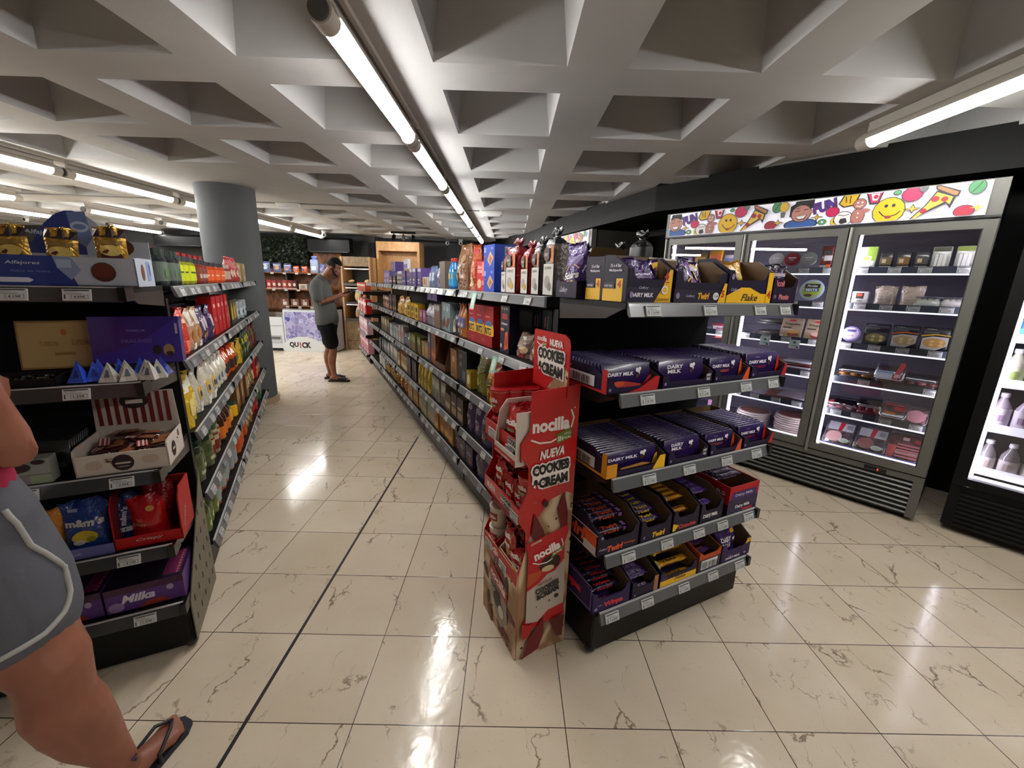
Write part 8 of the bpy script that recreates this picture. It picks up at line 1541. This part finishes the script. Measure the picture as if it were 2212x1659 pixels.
# right foot, toes towards the aisle
limb(b, [((-1.096, 0.875, .050), .030, .028), ((-1.096, 0.910, .048), .033, .034), ((-1.092, 0.960, .052), .034, .030), ((-1.088, 1.010, .040), .040, .021), ((-1.086, 1.045, .034), .043, .016)], SW, 16, fwd=V((0, 0, 1)))
for k, (dx, L, r0) in enumerate(((-.030, .050, .0135), (-.009, .047, .0095), (.007, .042, .009), (.021, .035, .0085), (.034, .027, .0085))):
    p = V((-1.086 + dx, 1.048 - .006 * k * .8, .032)); limb(b, [(p - Y * .015, r0, r0), (p + Y * L * .45 + V((0, 0, .004)), r0 * .95, r0 * .95), (p + Y * L - V((0, 0, .008)), r0 * .85, r0 * .8)], SW, 10, fwd=V((0, 0, 1)))
limb(b, [(hipL, .088, .10), (hipL.lerp(knL, .5), .080, .086), (knL, .055, .060), (knL.lerp(anL, .3) + V((0, -.02, .0)), .055, .062), (knL.lerp(anL, .75), .036, .040), (anL, .033, .037)], SW, 18, fwd=Y)
limb(b, [(anL + V((0, -.035, -.06)), .030, .026), (anL + V((0, .0, -.05)), .033, .034), (anL + V((0, .09, -.085)), .040, .022), (anL + V((0, .13, -.10)), .043, .016)], SW, 16, fwd=V((0, 0, 1)))
for k, dx in enumerate((.030, .009, -.007, -.021, -.034)): p = anL + V((dx, .135, -.105)); limb(b, [(p, .011, .011), (p + V((0, .03 - .003 * k, -.004)), .009, .009)], SW, 8, fwd=V((0, 0, 1)))
tc_ = V((-1.34, .88, 0))
limb(b, [(tc_ + V((0, 0, .82)), .155, .115), (tc_ + V((0, 0, .92)), .165, .12), (tc_ + V((0, 0, 1.04)), .13, .095), (tc_ + V((0, 0, 1.20)), .145, .11), (tc_ + V((-.01, 0, 1.30)), .16, .095), (tc_ + V((-.01, 0, 1.345)), .07, .06)], SW, 18, fwd=Y)
limb(b, [(tc_ + V((-.01, 0, 1.33)), .05, .052), (tc_ + V((-.01, .03, 1.42)), .048, .05)], SW, fwd=Y)
wh = tc_ + V((-.01, .06, 1.52)); head(b, SW, wh, (0, 1, -.1), (0, .1, 1), .96)
# right arm: elbow pointing back towards the viewer
sR = tc_ + V((.145, -.01, 1.285)); eR = V((-1.175, .915, 1.075)); wR = V((-1.40, 1.08, 1.16))
limb(b, [(sR, .05, .052), (sR.lerp(eR, .4), .045, .048), (eR + V((-.01, 0, .03)), .040, .043), (eR, .038, .041), (eR.lerp(wR, .3), .038, .042), (eR.lerp(wR, .75), .028, .032), (wR, .023, .028)], SW, fwd=Y)
hand(b, SW, wR, (-.5, .8, .1), (-.8, -.4, -.3), (0, .2, 1), .6, .9)
sL = tc_ + V((-.165, -.01, 1.285)); eL = V((-1.60, .86, 1.06)); wL = V((-1.52, 1.08, 1.04))
limb(b, [(sL, .05, .052), (sL.lerp(eL, .5), .044, .046), (eL, .038, .041), (eL.lerp(wL, .7), .030, .033), (wL, .023, .028)], SW, fwd=Y)
hand(b, SW, wL, (.2, .95, .1), (.8, -.2, -.4), (0, .1, 1), .6, .9)
o = b.build('body', wom); fuse(o, .0055, 4)
eyes(wom, wh, (0, 1, -.1), (0, .1, 1), .96)
b = MB(); hm = mat('#3a2418', .7); b.sphere(wh + V((0, -.015, .04)), .088, .100, .095, hm, 16, 10); limb(b, [(wh + V((0, -.07, .0)), .075, .04), (wh + V((0, -.09, -.12)), .07, .035), (wh + V((0, -.10, -.24)), .045, .02)], hm, fwd=Y)
b.build('hair', wom)
GS = cloth('grey_shorts_cloth', '#62636a', 220, .35); PK = cloth('pink_top_cloth', '#a8304f'); WP = mat('#a9a8a4', .8)
b = MB()
limb(b, [(tc_ + V((0, 0, .80)), .185, .135), (tc_ + V((0, 0, .92)), .178, .132), (tc_ + V((0, 0, .99)), .150, .112)], GS, 20, fwd=Y)
hemR = hipR.lerp(kn, .50); 
limb(b, [(hipR + V((-.03, -.01, .02)), .104, .130), (hipR.lerp(kn, .3) + V((0, -.016, 0)), .102, .130), (hemR + V((0, -.022, .0)), .099, .126), (hemR + V((0, -.024, -.025)), .098, .125)], GS, 20, fwd=Y)
limb(b, [(hipL, .110, .125), (hipL.lerp(knL, .3), .112, .122), (hipL.lerp(knL, .6), .104, .112)], GS, 20, fwd=Y)
o = b.build('shorts', wom, label='grey cotton shorts with white piping'); fuse(o, .008, 5)
# piping sits on the shorts: angle round the leg axis (0 = towards the viewer's side, 90 = forward), fraction down the thigh
b = MB(); pts = []; bpy.context.view_layer.update(); dg = bpy.context.evaluated_depsgraph_get(); ev = o.evaluated_get(dg)
guide = [V((-1.13, .86, .97)), V((-1.12, .87, .90)), V((-1.11, .90, .83)), V((-1.09, .93, .77)), V((-1.08, .91, .71)), V((-1.08, .87, .67)), V((-1.09, .82, .65)), V((-1.12, .77, .645)), V((-1.17, .73, .635)), V((-1.22, .71, .63)), V((-1.30, .72, .63))]
for p0, p1 in zip(guide, guide[1:]):
    for q in range(4):
        ok, loc, nrm, _i = ev.closest_point_on_mesh(p0.lerp(p1, q / 4)); pts.append(loc + nrm * .002)
b.path(pts, .0065, WP, 8); b.build('piping', wom, label='white piping curving round the shorts leg')
b = MB(); limb(b, [(tc_ + V((0, 0, .985)), .150, .112), (tc_ + V((0, 0, 1.06)), .142, .106), (tc_ + V((0, 0, 1.2)), .158, .125), (tc_ + V((-.01, 0, 1.295)), .165, .10)], PK, 18, fwd=Y); o = b.build('top', wom, label='pink sleeveless top'); fuse(o, .009, 4)
def flipflop(c, yaw, mir):
    b = MB(); out = [(-.034, -.105), (.030, -.105), (.036, -.04), (.040, .05), (.046, .105), (.034, .138), (0, .150), (-.036, .135), (-.043, .09), (-.038, .0), (-.040, -.07)]
    ca, sa = math.cos(yaw), math.sin(yaw); T = lambda x, y: (c.x + mir * x * ca - y * sa, c.y + mir * x * sa + y * ca)
    pr = [T(x, y) for x, y in out]; pr = pr if mir > 0 else pr[::-1]
    b.prism(pr, .018, mat('#2a2836', .7), axis=2, o=c.z); o = b.build('sandal', wom, label='dark blue flip-flop')
    b = MB(); t0 = T(-.012, .115); z = c.z
    for sx in (-1, 1):
        e_ = T(sx * .040, .01); m_ = T(sx * .026 - .004, .075); b.path([(t0[0], t0[1], z + .02), (t0[0], t0[1], z + .045), (m_[0], m_[1], z + .068), (e_[0], e_[1], z + .05), (e_[0], e_[1], z + .015)], .0055, mat('#23222e', .5), 8)
    k = b.build('strap', o)
    return o
flipflop(V((-1.092, .958, .002)), R(-2), 1); flipflop(V((-1.60, .82, .002)), R(2), -1)
b = MB(); b.tube((-1.098 + .034, .908, .115), (-1.098 + .037, .912, .122), .004, mat('#3f3a44', .7)); b.tube((-1.062, .90, .125), (-1.0615, .915, .133), .003, mat('#3f3a44', .7)); b.build('ankle_tattoo', wom)
